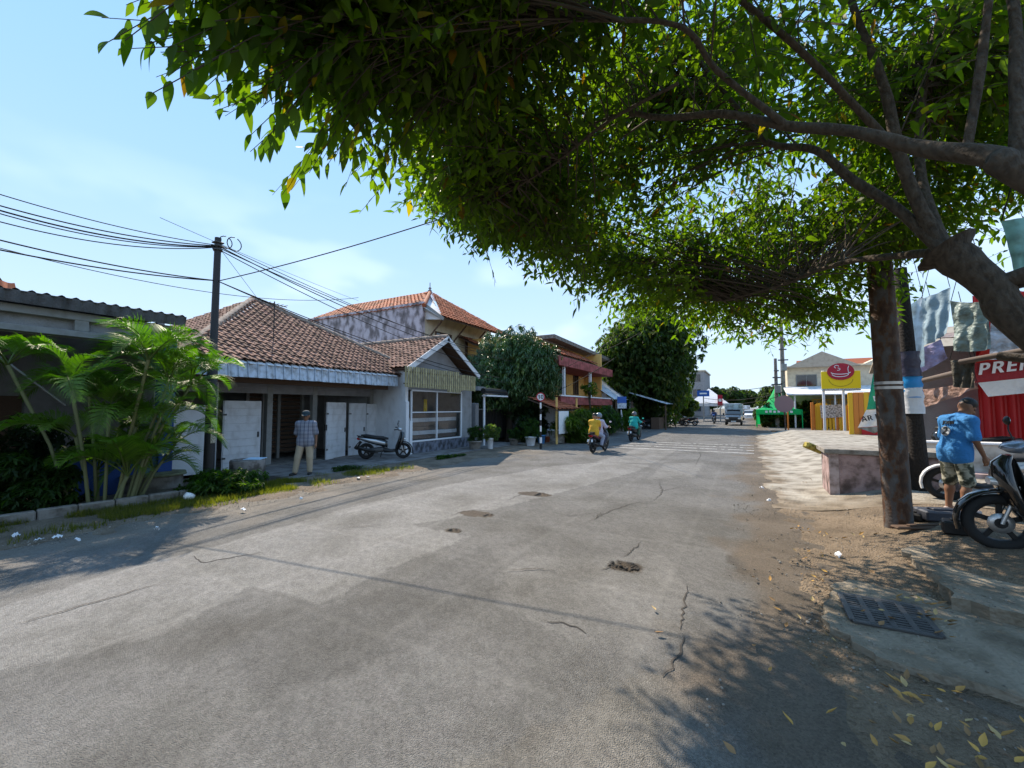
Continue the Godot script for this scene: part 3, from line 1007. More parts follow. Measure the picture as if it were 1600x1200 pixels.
func door_leaf(t: Node3D, o: Vector3, a: Vector3, b: Vector3, h: float, m: Material, n := 9):   # boarded metal leaf from a to b
	var st := mb()
	var d := (b - a)
	var bas := Basis(d.normalized(), Vector3.UP, d.normalized().cross(Vector3.UP))
	bx(st, (a + b) * 0.5 + Vector3(0, h * 0.5, 0) - o, Vector3(d.length(), h, 0.03), bas)
	var leaf := part(t, "door", st, M.door_white2)
	for k in 2:
		st = mb()
		bx(st, a + Vector3(0, h * (0.18 + 0.62 * k), 0) + bas.z * 0.035 + d.normalized() * 0.04 - o, Vector3(0.09, 0.05, 0.02), bas, 0.004)
		bx(st, a + Vector3(0, h * (0.18 + 0.62 * k), 0) - bas.z * 0.035 + d.normalized() * 0.04 - o, Vector3(0.09, 0.05, 0.02), bas, 0.004)
		part(leaf, "hinge", st, M.iron)
	st = mb()
	bx(st, b + Vector3(0, h * 0.5, 0) + bas.z * 0.04 - d.normalized() * 0.09 - o, Vector3(0.05, 0.16, 0.035), bas, 0.008)
	bx(st, b + Vector3(0, h * 0.5, 0) - bas.z * 0.04 - d.normalized() * 0.09 - o, Vector3(0.05, 0.16, 0.035), bas, 0.008)
	part(leaf, "handle", st, M.iron)
	for k in n:
		st = mb()
		var hh := h / n
		bx(st, (a + b) * 0.5 + Vector3(0, hh * (k + 0.5), 0) - bas.z * -0.02 - o, Vector3(d.length() - 0.05, hh - 0.006, 0.02), bas, 0.003)
		part(leaf, "slat", st, m)
		st = mb()
		bx(st, (a + b) * 0.5 + Vector3(0, hh * (k + 0.5), 0) + bas.z * -0.02 - o, Vector3(d.length() - 0.05, hh - 0.006, 0.02), bas, 0.003)
		part(leaf, "slat", st, m)

func tiled_house():
	var o := Vector3(-13, 0, -9)
	var t := thing("tiled_house", "low house with weathered clay hip roof, pale zinc fascia and white boarded doors", "house", o)
	var A := Vector3(-11.75, 3.12, -4.95)
	var B := Vector3(-11.75, 3.12, -14.2)
	var P := Vector3(-16.4, 5.95, -9.35)
	var ap := (A.z - P.z) / (A.z - B.z)
	var roof := Node3D.new()
	roof.name = "roof"
	t.add_child(roof)
	tile_roof(roof, A - o, B - A, Vector3(P.x - A.x, P.y - A.y, 0), func(u, v): return u > ap * v - 0.005 and u < 1.0 - (1.0 - ap) * v + 0.005, "tile", 0.215, 0.25, 3, 300)
	# side face towards the camera
	var Cc := Vector3(-21.0, 3.12, -4.95)
	tile_roof(roof, A - o, Cc - A, Vector3(0, P.y - A.y, P.z - A.z), func(u, v): return u > v * 0.5 - 0.01 and u < 1.0 - v * 0.5 + 0.01, "tile", 0.215, 0.25, 8, 120)
	ridge_line(roof, A - o, P - o + Vector3(0, 0.05, 0), M.ridge)
	ridge_line(roof, B - o, P - o + Vector3(0, 0.05, 0), M.ridge)
	# zinc fascia: upright sheets, each a little askew
	var n := 27
	for k in n:
		var st := mb()
		var z := lerpf(-5.35, -12.15, (k + 0.5) / n)
		var w := 6.8 / n
		bx(st, Vector3(-11.72, 2.88 + rng.randf_range(-0.008, 0.008), z) - o, Vector3(0.012, 0.42, w * 0.97), Basis(Vector3.BACK, 0.10 + rng.randf_range(-0.012, 0.012)) * Basis(Vector3.UP, rng.randf_range(-0.03, 0.03)))
		var sh := part(t, "fascia_sheet", st, M.zinc_blue)
		st = mb()
		bx(st, Vector3(-11.70, 2.88, z - w * 0.5) - o, Vector3(0.03, 0.42, 0.035), Basis(Vector3.BACK, 0.10), 0.008)
		part(sh, "rib", st, M.zinc_blue)
	for k in 27:
		var st := mb()
		bx(st, Vector3(-11.78, 3.10, lerpf(-5.3, -12.15, (k + 0.5) / 27.0)) - o, Vector3(0.26, 0.018, 0.17), Basis(Vector3.BACK, -0.5), 0.004)
		part(t, "eave_flashing", st, M.white_paint)
	var st := mb()
	bx(st, Vector3(-12.3, 2.66, -8.7) - o, Vector3(0.16, 0.22, 7.0))
	part(t, "eave_beam", st, M.timber)
	st = mb()
	lo_hi(st, Vector3(-20, 3.02, -5.0) - o, Vector3(-11.9, 3.06, -12.3) - o)
	part(t, "ceiling", st, M.timber)
	st = mb()   # masonry: side walls, back, upper wall over the doors
	lo_hi(st, Vector3(-20.5, 0, -5.1) - o, Vector3(-13.2, 3.02, -5.3) - o)
	lo_hi(st, Vector3(-20.5, 0, -5.3) - o, Vector3(-20.3, 3.02, -14.5) - o)
	lo_hi(st, Vector3(-13.35, 2.3, -5.3) - o, Vector3(-13.2, 3.02, -12.35) - o)
	part(t, "wall", st, M.grey_wall)
	st = mb()
	lo_hi(st, Vector3(-16.4, 0, -5.3) - o, Vector3(-16.2, 3.0, -13.4) - o)
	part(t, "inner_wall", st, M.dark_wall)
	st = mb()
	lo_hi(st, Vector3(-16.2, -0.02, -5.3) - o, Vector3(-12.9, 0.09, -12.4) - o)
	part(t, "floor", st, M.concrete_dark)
	st = mb()
	lo_hi(st, Vector3(-13.1, 0, -5.12) - o, Vector3(-12.9, 1.92, -6.42) - o, 0.01)
	part(t, "front_wall", st, M.white_wall)
	for z in [-6.55, -8.15, -9.75, -12.3]:
		st = mb()
		bx(st, Vector3(-13.28, 1.52, z) - o, Vector3(0.18, 3.0, 0.18), Basis(), 0.008)
		part(t, "post", st, M.frame_grey if z < -6.6 else M.white_wall)
	var dx := -13.05
	door_leaf(t, o, px(345, 738, dx) * Vector3(1, 0, 1) + Vector3(0, 0.06, 0), px(405, 733, dx) * Vector3(1, 0, 1) + Vector3(0, 0.06, 0), 2.0, M.door_white)
	var us := [[501, 542], [544, 569], [571, 606], [608, 622]]
	for i in 4:
		var a := px(us[i][0], 700, dx) * Vector3(1, 0, 1) + Vector3(0.25 if i == 0 else 0.0, 0.05, 0)
		var b := px(us[i][1], 700, dx) * Vector3(1, 0, 1) + Vector3(-0.1 if i % 2 == 0 else 0.05, 0.05, 0)
		door_leaf(t, o, a, b, 2.0 - 0.02 * i, M.door_white if i != 1 else M.door_white2)
	st = mb()
	bx(st, px(501, 668, dx + 0.1) + Vector3(0.2, 0, -0.05) - o, Vector3(0.06, 0.2, 0.09), Basis(), 0.01)
	part(t, "lock", st, M.steel_dark)
	# louvred screen deep in the open bay
	for k in 14:
		st = mb()
		bx(st, Vector3(-14.6, 0.35 + k * 0.15, -9.2) - o, Vector3(0.02, 0.11, 1.9), Basis(Vector3.BACK, 0.5))
		part(t, "louvre", st, M.timber)
	for z in [-8.2, -8.75, -9.3, -10.2]:
		st = mb()
		bx(st, Vector3(-14.55, 1.3, z) - o, Vector3(0.09, 2.5, 0.1))
		part(t, "screen_post", st, M.frame_grey)
	# television aerial on the roof
	var base := px(427, 548, -13.2)
	var top := px(429, 471, -13.2)
	var an := thing("television_aerial", "thin television aerial with short crossbars standing on the tiled hip roof", "aerial", base)
	st = mb()
	bar(st, Vector3(0, -0.25, 0), top - base, 0.018)
	part(an, "mast", st, M.steel_dark)
	st = mb()
	bar(st, top - base + Vector3(0, -0.06, 0.4), top - base + Vector3(0, -0.1, -0.42), 0.014)
	part(an, "boom", st, M.steel_dark)
	for k in 6:
		st = mb()
		var c := top - base + Vector3(0, -0.08, 0.36 - k * 0.14)
		bar(st, c + Vector3(0.16, 0, 0), c - Vector3(0.16, 0, 0), 0.008)
		part(an, "rod", st, M.steel_dark)
	st = mb()
	bx(st, (top - base) * 0.05, Vector3(0.2, 0.14, 0.2), Basis(), 0.03)
	part(an, "foot", st, M.concrete_dark)

func shop():
	var o := Vector3(-11.5, 0, -14.6)
	var t := thing("corner_shop", "small shop with glazed front, tiled gable roof and yellow slat fascia", "shop", o)
	var fx := -11.53
	var E := Vector3(-11.2, 3.38, -12.2)       # front end of the near eave
	var R := Vector3(-11.2, 4.84, -14.62)
	var E2 := Vector3(-11.2, 3.38, -17.0)
	var roof := Node3D.new()
	roof.name = "roof"
	t.add_child(roof)
	tile_roof(roof, E - o, Vector3(-5.6, 0, 0), R - E, func(_u, _v): return true, "tile", 0.215, 0.25, 13, 300)
	tile_roof(roof, E2 - o, Vector3(-5.6, 0, 0), R - E2, func(_u, _v): return true, "tile", 0.215, 0.25, 14, 0)
	ridge_line(roof, R - o + Vector3(0, 0.06, 0), R - o + Vector3(-5.6, 0.06, 0), M.ridge)
	for e in [E, E2]:
		var st := mb()
		var d: Vector3 = e - R
		bx(st, (R + e) * 0.5 + Vector3(0.03, -0.05, 0) - o, Vector3(0.04, 0.2, d.length() + 0.1), Basis(Vector3.RIGHT, Vector3.RIGHT.cross(d.normalized()) * -1.0, d.normalized()))
		part(roof, "barge_board", st, M.white_wall)
	var st := mb()   # gable wall, set back under the boards
	slab(st, [Vector3(-11.75, 3.2, -12.5) - o, Vector3(-11.75, 3.2, -16.8) - o, Vector3(-11.75, 4.62, -14.62) - o], Vector3(-0.12, 0, 0))
	part(t, "gable_wall", st, M.grey_wall)
	st = mb()   # walls: plinth, lintel, jambs, sides, back
	lo_hi(st, Vector3(fx - 0.16, 0, -12.6) - o, Vector3(fx, 0.5, -16.75) - o)
	part(t, "plinth", st, M.blue_grey)
	st = mb()
	lo_hi(st, Vector3(fx - 0.15, 2.56, -12.6) - o, Vector3(fx, 3.3, -16.75) - o)
	lo_hi(st, Vector3(fx - 0.15, 0.5, -16.15) - o, Vector3(fx, 2.56, -16.75) - o)
	lo_hi(st, Vector3(-16.5, 0, -16.76) - o, Vector3(fx - 0.002, 3.3, -16.92) - o)
	part(t, "wall", st, M.dark_wall)
	st = mb()
	lo_hi(st, Vector3(-16.5, 0, -12.42) - o, Vector3(fx - 0.003, 3.3, -12.58) - o)
	part(t, "side_wall", st, M.white_wall)
	st = mb()
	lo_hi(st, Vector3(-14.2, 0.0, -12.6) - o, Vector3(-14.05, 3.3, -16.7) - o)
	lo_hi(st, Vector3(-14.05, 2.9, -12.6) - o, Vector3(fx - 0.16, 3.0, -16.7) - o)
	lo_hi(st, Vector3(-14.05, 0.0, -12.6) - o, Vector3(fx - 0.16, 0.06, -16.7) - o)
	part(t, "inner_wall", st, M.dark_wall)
	for z in [[-12.46, 0.16, 2.1], [-12.68, 0.14, 1.35]]:
		st = mb()
		bx(st, Vector3(fx + 0.05, z[2] * 0.5, z[0]) - o, Vector3(0.09, z[2], z[1]), Basis(), 0.008)
		part(t, "post", st, M.white_paint)
	# shop window: white frame, four panes
	var za := -12.78
	var zb := -16.1
	st = mb()
	for y in [0.54, 2.54]: bx(st, Vector3(fx - 0.02, y, (za + zb) * 0.5) - o, Vector3(0.07, 0.06, absf(zb - za)))
	for z in [za, zb]: bx(st, Vector3(fx - 0.021, 1.54, z) - o, Vector3(0.068, 1.94, 0.06))
	bx(st, Vector3(fx - 0.022, 1.54, -14.35) - o, Vector3(0.066, 1.94, 0.05))
	bx(st, Vector3(fx - 0.023, 1.68, (za + zb) * 0.5) - o, Vector3(0.05, 0.04, absf(zb - za) - 0.06))
	var win := part(t, "window", st, M.white_paint)
	for zz in [[za, -14.35], [-14.35, zb]]:
		for yy in [[0.57, 1.66], [1.70, 2.51]]:
			st = mb()
			lo_hi(st, Vector3(fx - 0.045, yy[0], zz[0] - 0.03) - o, Vector3(fx - 0.037, yy[1], zz[1] + 0.03) - o)
			part(win, "pane", st, M.glass)
	# boards leaning behind the lower panes
	for k in 6:
		st = mb()
		bx(st, Vector3(fx - 0.30 + 0.02 * (k % 2), 0.66 + k * 0.175, -14.45) - o, Vector3(0.03, 0.165, 3.3), Basis(Vector3.RIGHT, rng.randf_range(-0.006, 0.006)), 0.004)
		part(t, "board", st, [M.plank, M.door_white2, M.plank][k % 3])
	# stools and crates seen over the boards
	st = mb()
	bx(st, Vector3(-12.9, 1.95, -15.2) - o, Vector3(0.05, 0.6, 0.22), Basis(), 0.01)
	part(t, "wall_poster", st, M.sign_yellow)
	# yellow slats
	var a := Vector3(-11.02, 0, px(632, 590, -11.02).z)
	var b := Vector3(-11.02, 0, px(743, 590, -11.02).z)
	for k in 33:
		var u := (k + 0.5) / 33.0
		var z := lerpf(a.z, b.z, u)
		var y0 := 2.62 if u < 0.55 or u > 0.75 else 2.50
		var y1 := 3.40 if u < 0.74 else 3.30
		st = mb()
		bx(st, Vector3(-11.02, (y0 + y1) * 0.5 + rng.randf_range(-0.012, 0.012), z) - o, Vector3(0.025, y1 - y0, absf(b.z - a.z) / 33.0 * 0.66), Basis(Vector3.RIGHT, rng.randf_range(-0.012, 0.012)), 0.004)
		part(t, "slat", st, M.yellow_slat if k % 3 else M.yellow_slat2)
	for y in [2.75, 3.2]:
		st = mb()
		bx(st, Vector3(-11.05, y, (a.z + b.z) * 0.5) - o, Vector3(0.035, 0.05, absf(a.z - b.z)))
		part(t, "rail", st, M.timber)
	# black gutter pipe and white downpipe beyond the shop
	st = mb()
	tube(st, [Vector3(-11.0, 2.66, -17.1) - o, Vector3(-11.0, 2.66, -19.1) - o], 0.14, 12)
	tube(st, [Vector3(-11.0, 2.66, -19.05) - o, Vector3(-11.0, 2.6, -19.25) - o, Vector3(-11.0, 2.4, -19.3) - o], 0.13, 12)
	part(t, "gutter_pipe", st, M.black_plastic)
	st = mb()
	bx(st, Vector3(-10.98, 2.44, -18.2) - o, Vector3(0.3, 0.07, 2.0))
	bar(st, Vector3(-11.1, 0, -17.35) - o, Vector3(-11.1, 2.5, -17.35) - o, 0.055, 10)
	part(t, "downpipe", st, M.white_paint)

func orange_roof_house():
	var z0 := -18.9
	var X := -16.3
	var o := Vector3(X, 0, z0)
	var t := thing("orange_roof_house", "two-storey house with orange tiled roof and mould-stained pale side wall", "house", o)
	var back := pz(470, 507, z0)
	var st := mb()
	lo_hi(st, Vector3(back.x, 0, z0) - o, Vector3(X, 8.0, z0 - 0.2) - o)
	part(t, "side_wall", st, M.stained_wall)
	st = mb()
	lo_hi(st, Vector3(X - 0.2, 0, z0 - 0.21) - o, Vector3(X - 0.01, 7.6, z0 - 7.5) - o)
	lo_hi(st, Vector3(back.x, 0, z0 - 7.5) - o, Vector3(X - 0.02, 7.2, z0 - 7.7) - o)
	part(t, "front_wall", st, M.cream)
	var E := Vector3(X + 1.3, 6.9, z0 - 0.1)
	var rz := z0 - 4.2
	var ridge_a := Vector3(X - 3.0, 9.9, rz)
	var ridge_b := Vector3(back.x, 9.3, rz)
	var roof := Node3D.new()
	roof.name = "roof"
	t.add_child(roof)
	# near slope, from the parapet up to the ridge
	var near_e := Vector3(X + 0.1, 7.75, z0 + 0.02)
	tile_roof(roof, near_e - o, Vector3(back.x - X, 0, 0), Vector3(0, ridge_a.y - near_e.y, rz - z0), func(u, v): return u > v * 0.30, "otile", 0.3, 0.34, 5, 160)
	# front slope over the balcony
	var fe := Vector3(X + 1.4, 6.95, z0 - 0.15)
	tile_roof(roof, fe - o, Vector3(0, 0, -8.0), Vector3(ridge_a.x - fe.x, ridge_a.y - fe.y, 0), func(u, v): return u > v * 0.5 and u < 1.0 - v * 0.45, "otile", 0.3, 0.34, 6, 200)
	ridge_line(roof, ridge_a - o, ridge_b - o, M.otile1, 0.12)
	ridge_line(roof, near_e - o, ridge_a - o, M.otile1, 0.12)
	st = mb()
	bar(st, ridge_a - o, ridge_a + Vector3(0, 0.7, 0) - o, 0.03)
	lathe(st, [Vector2(0.02, 0), Vector2(0.16, 0.12), Vector2(0.05, 0.2), Vector2(0.12, 0.3), Vector2(0.02, 0.4)], Transform3D(Basis(), ridge_a - o), 10)
	part(roof, "finial", st, M.dark_wall)
	st = mb()
	slab(st, [Vector3(X + 1.35, 6.78, z0 - 0.2) - o, Vector3(X, 7.5, z0 - 0.2) - o, Vector3(X, 7.95, z0 - 0.2) - o, Vector3(X + 1.4, 6.95, z0 - 0.2) - o], Vector3(0, 0, 0.08))
	part(roof, "barge_board", st, M.frame_grey)
	st = mb()
	slab(st, [fe - o + Vector3(-0.02, -0.1, 0), near_e - o + Vector3(-0.02, -0.1, 0), ridge_a - o + Vector3(0, -0.15, 0)], Vector3(-0.08, 0, -0.05))
	slab(st, [Vector3(X - 0.1, 7.0, z0 - 0.25) - o, Vector3(X + 1.3, 6.85, z0 - 0.25) - o, Vector3(X - 0.1, 7.7, z0 - 0.25) - o], Vector3(0, 0, -0.06))
	part(roof, "hip_board", st, M.white_wall)
	for z in [z0 - 0.5, z0 - 2.8, z0 - 5.0, z0 - 7.2]:
		st = mb()
		bar(st, Vector3(X, 5.9, z) - o, Vector3(X + 1.1, 6.95, z) - o, 0.05)
		part(roof, "bracket", st, M.timber)
	pane_window(t, Vector3(X, 5.6, z0 - 1.9) - o, 1.5, 1.6, OUT, M.timber, M.glass_dark, 2)
	pane_window(t, Vector3(X, 5.6, z0 - 5.0) - o, 1.5, 1.6, OUT, M.timber, M.glass_dark, 2)
	for k in 5:
		st = mb()
		bx(st, Vector3(X + 0.05, 4.6 - k * 0.25, z0 - 3.7) - o, Vector3(0.04, 0.2, 7.2))
		part(t, "cladding_board", st, M.white_wall)
	# small lower canopy roof
	var ce := Vector3(X + 1.2, 5.9, z0 - 3.4)
	tile_roof(roof, ce - o, Vector3(0, 0, -3.0), Vector3(-1.2, 0.6, 0), func(_u, _v): return true, "otile", 0.3, 0.34, 7, 60)

func yellow_house():
	var X := -10.4
	var z0 := px(858, 640, X).z
	var z1 := px(941, 640, X).z
	var o := Vector3(X, 0, z0)
	var t := thing("yellow_house", "yellow two-storey house with dark red bands and a first-floor balcony", "house", o)
	var st := mb()
	var y1 := px(900, 640, X).y
	var floor2 := px(915, 625, X + 0.6).y
	var band := px(915, 573, X + 0.8).y
	lo_hi(st, Vector3(X - 6, 0, z0) - o, Vector3(X - 1.4, 6.4, z1) - o)
	lo_hi(st, Vector3(X - 1.4, 0, z1 + 0.3) - o, Vector3(X, 6.2, z1) - o)
	part(t, "wall", st, M.yellow_wall)
	st = mb()
	bx(st, Vector3(X - 0.5, band, (z0 + z1) * 0.5) - o, Vector3(2.6, 0.55, z0 - z1 + 0.6), Basis(), 0.02)
	var bnd := part(t, "roof_band", st, M.red_band)
	st = mb()
	bx(st, Vector3(X - 0.3, floor2 - 0.1, (z0 + z1) * 0.5) - o, Vector3(2.2, 0.5, z0 - z1 + 0.2), Basis(), 0.02)
	var bal := part(t, "balcony", st, M.red_band)
	st = mb()
	bx(st, Vector3(X + 0.78, floor2 + 0.19, (z0 + z1) * 0.5) - o, Vector3(0.12, 0.08, z0 - z1 + 0.3))
	part(bal, "coping", st, M.white_paint)
	for u in [0.08, 0.55]:
		st = mb()
		bx(st, Vector3(X + 0.6, (floor2 + band) * 0.5, lerpf(z0, z1, u)) - o, Vector3(0.16, band - floor2, 0.16))
		part(t, "column", st, M.white_paint)
	for u in [0.1, 0.3, 0.62]:
		st = mb()
		bx(st, Vector3(X + 0.4, (floor2 - 0.4) * 0.5, lerpf(z0, z1, u)) - o, Vector3(0.2, floor2 - 0.4, 0.2))
		part(t, "column", st, M.yellow_wall)
	for w in [[0.2, 1.4], [0.52, 1.2], [0.78, 1.0]]:
		pane_window(t, Vector3(X - 1.4, floor2 + 1.35, lerpf(z0, z1, w[0])) - o, w[1], 1.7, OUT, M.timber, M.glass_dark, 1)
	st = mb()
	bx(st, Vector3(X - 1.37, 1.2, lerpf(z0, z1, 0.45)) - o, Vector3(0.08, 2.3, 2.2))
	part(t, "garage_door", st, M.timber)
	pane_window(t, Vector3(X - 1.4, 1.5, lerpf(z0, z1, 0.8)) - o, 1.4, 1.6, OUT, M.white_paint, M.glass_dark, 1)
	# tiled slope over the band, grey block behind it
	tile_roof(t, Vector3(X + 0.6, band + 0.42, z0) - o, Vector3(0, 0, (z1 - z0) * 0.72), Vector3(-2.6, 1.3, 0), func(_u, _v): return true, "otile", 0.3, 0.34, 9, 120)
	st = mb()
	lo_hi(st, Vector3(X - 5.5, 6.2, z0 - 2.0) - o, Vector3(X - 1.2, band + 1.7, z1 - 2.5) - o)
	part(t, "upper_block", st, M.dark_wall)
	st = mb()
	slab(st, [Vector3(X - 5.8, band + 1.7, z0 - 1.8) - o, Vector3(X - 0.4, band + 1.7, z0 - 1.8) - o, Vector3(X - 0.4, band + 1.4, z1 - 4.0) - o, Vector3(X - 5.8, band + 1.4, z1 - 4.0) - o], Vector3(0, 0.25, 0))
	part(t, "upper_roof", st, M.concrete_dark)
	# tiled awning over the near bay with its board
	var a := thing("tiled_awning", "orange tiled awning on posts in front of yellow house", "awning", Vector3(X + 1.0, 0, z0 + 1.8))
	o = a.position
	tile_roof(a, Vector3(X + 1.9, px(880, 640, X + 1.9).y, z0 + 3.2) - o, Vector3(0, 0, -3.4), Vector3(-1.7, 0.6, 0), func(_u, _v): return true, "otile", 0.28, 0.3, 10, 90)
	for z in [z0 + 3.0, z0 + 0.1]:
		st = mb()
		bar(st, Vector3(X + 1.75, 0, z) - o, Vector3(X + 1.75, 2.4, z) - o, 0.06)
		part(a, "post", st, M.yellow_wall)
	var bd := thing("notice_board", "white rectangular board with a dark bottle picture hung under tiled awning", "board", px(881, 660, X + 2.0))
	st = mb()
	bx(st, Vector3.ZERO, Vector3(0.04, 1.15, 1.3), Basis(), 0.01)
	part(bd, "panel", st, M.sign_white)
	st = mb()
	lathe(st, [Vector2(0.05, -0.3), Vector2(0.06, 0.05), Vector2(0.02, 0.16), Vector2(0.02, 0.3)], Transform3D(Basis().scaled(Vector3(0.1, 1, 1)), Vector3(0.024, 0, -0.4)), 8)
	part(bd, "bottle_print", st, M.sign_black)

func zinc_house():
	var X := -10.2
	var z0 := px(945, 650, X).z
	var z1 := px(995, 650, X).z
	var o := Vector3(X, 0, z0)
	var t := thing("zinc_roof_house", "low house with pale blue zinc roof sloping to the street", "house", o)
	var ye := px(980, 625, X + 0.8).y
	var yt := px(950, 590, X - 3.0).y
	var st := mb()
	for k in 8:
		st = mb()
		var w := (z0 - z1 + 1.0) / 8.0
		corrugated(st, Vector3(X + 0.9, ye, z0 + 0.4 - k * w) - o, Vector3(0, 0, -w), Vector3(-3.8, yt - ye, 0), 5, 0.03, true)
		part(t, "roof_sheet", st, M.zinc_pale)
	st = mb()   # zinc sheet wall on the near side
	slab(st, [Vector3(X + 0.6, 0, z0 + 0.1) - o, Vector3(X + 0.6, ye, z0 + 0.1) - o, Vector3(X - 2.9, yt, z0 + 0.1) - o, Vector3(X - 2.9, 0, z0 + 0.1) - o], Vector3(0, 0, -0.1))
	part(t, "side_wall", st, M.zinc_pale)
	st = mb()
	lo_hi(st, Vector3(X - 3, 0, z0) - o, Vector3(X - 0.6, ye - 0.1, z1) - o)
	part(t, "wall", st, M.grey_wall)
	for u in [0.35, 0.7, 1.0]:
		st = mb()
		bx(st, Vector3(X - 0.1, ye * 0.5, lerpf(z0, z1, u)) - o, Vector3(0.2, ye, 0.2))
		part(t, "post", st, M.concrete)
	st = mb()
	bx(st, Vector3(X - 0.57, 1.3, lerpf(z0, z1, 0.5)) - o, Vector3(0.06, 2.4, 2.2))
	part(t, "door", st, M.timber)
	pane_window(t, Vector3(X - 0.6, 1.8, lerpf(z0, z1, 0.82)) - o, 1.6, 1.3, OUT, M.timber, M.glass_dark, 2)
	var s := thing("blue_sign", "small blue and white sign board on a white leaning post", "sign", Vector3(px(974, 690, X + 1.4).x, 0, px(974, 690, X + 1.4).z))
	st = mb()
	bar(st, Vector3.ZERO, Vector3(-0.1, 1.7, 0.2), 0.06)
	part(s, "post", st, M.white_paint)
	st = mb()
	bx(st, Vector3(-0.05, 2.5, 0.1), Vector3(0.72, 0.5, 0.06), Basis(Vector3.UP, 0.5))
	part(s, "panel", st, M.sign_blue)
	st = mb()
	bx(st, Vector3(-0.05, 2.03, 0.1), Vector3(0.72, 0.42, 0.06), Basis(Vector3.UP, 0.5))
	part(s, "panel", st, M.zinc_blue)

func rise(x: float, z: float) -> float:   # near-side ground climbs from the gutter to the frontage
	return 0.30 * smoothstep(0.75, 2.7, x) * smoothstep(-5.0, -6.6, z)
func pr(u: float, v: float) -> Vector3:    # point of the near-side ground under a pixel
	var y := 0.0
	var p := pg(u, v)
	for i in 12:
		y = lerpf(y, rise(p.x, p.z), 0.6)
		p = pg(u, v, y)
	return p
func flat(p: Vector3, y := 0.0) -> Vector3:
	return Vector3(p.x, y, p.z)

func pot(at: Vector3, r: float, h: float, m: Material, label: String, group := "") -> Node3D:
	var t := thing("flower_pot", label, "pot", at, 0.0, group)
	var st := mb()
	lathe(st, [Vector2(r * 0.7, 0), Vector2(r * 0.95, h * 0.85), Vector2(r * 1.08, h * 0.87), Vector2(r * 1.08, h), Vector2(r * 0.9, h), Vector2(r * 0.88, h * 0.9), Vector2(0.01, h * 0.9)], Transform3D(), 16)
	part(t, "tub", st, m)
	return t

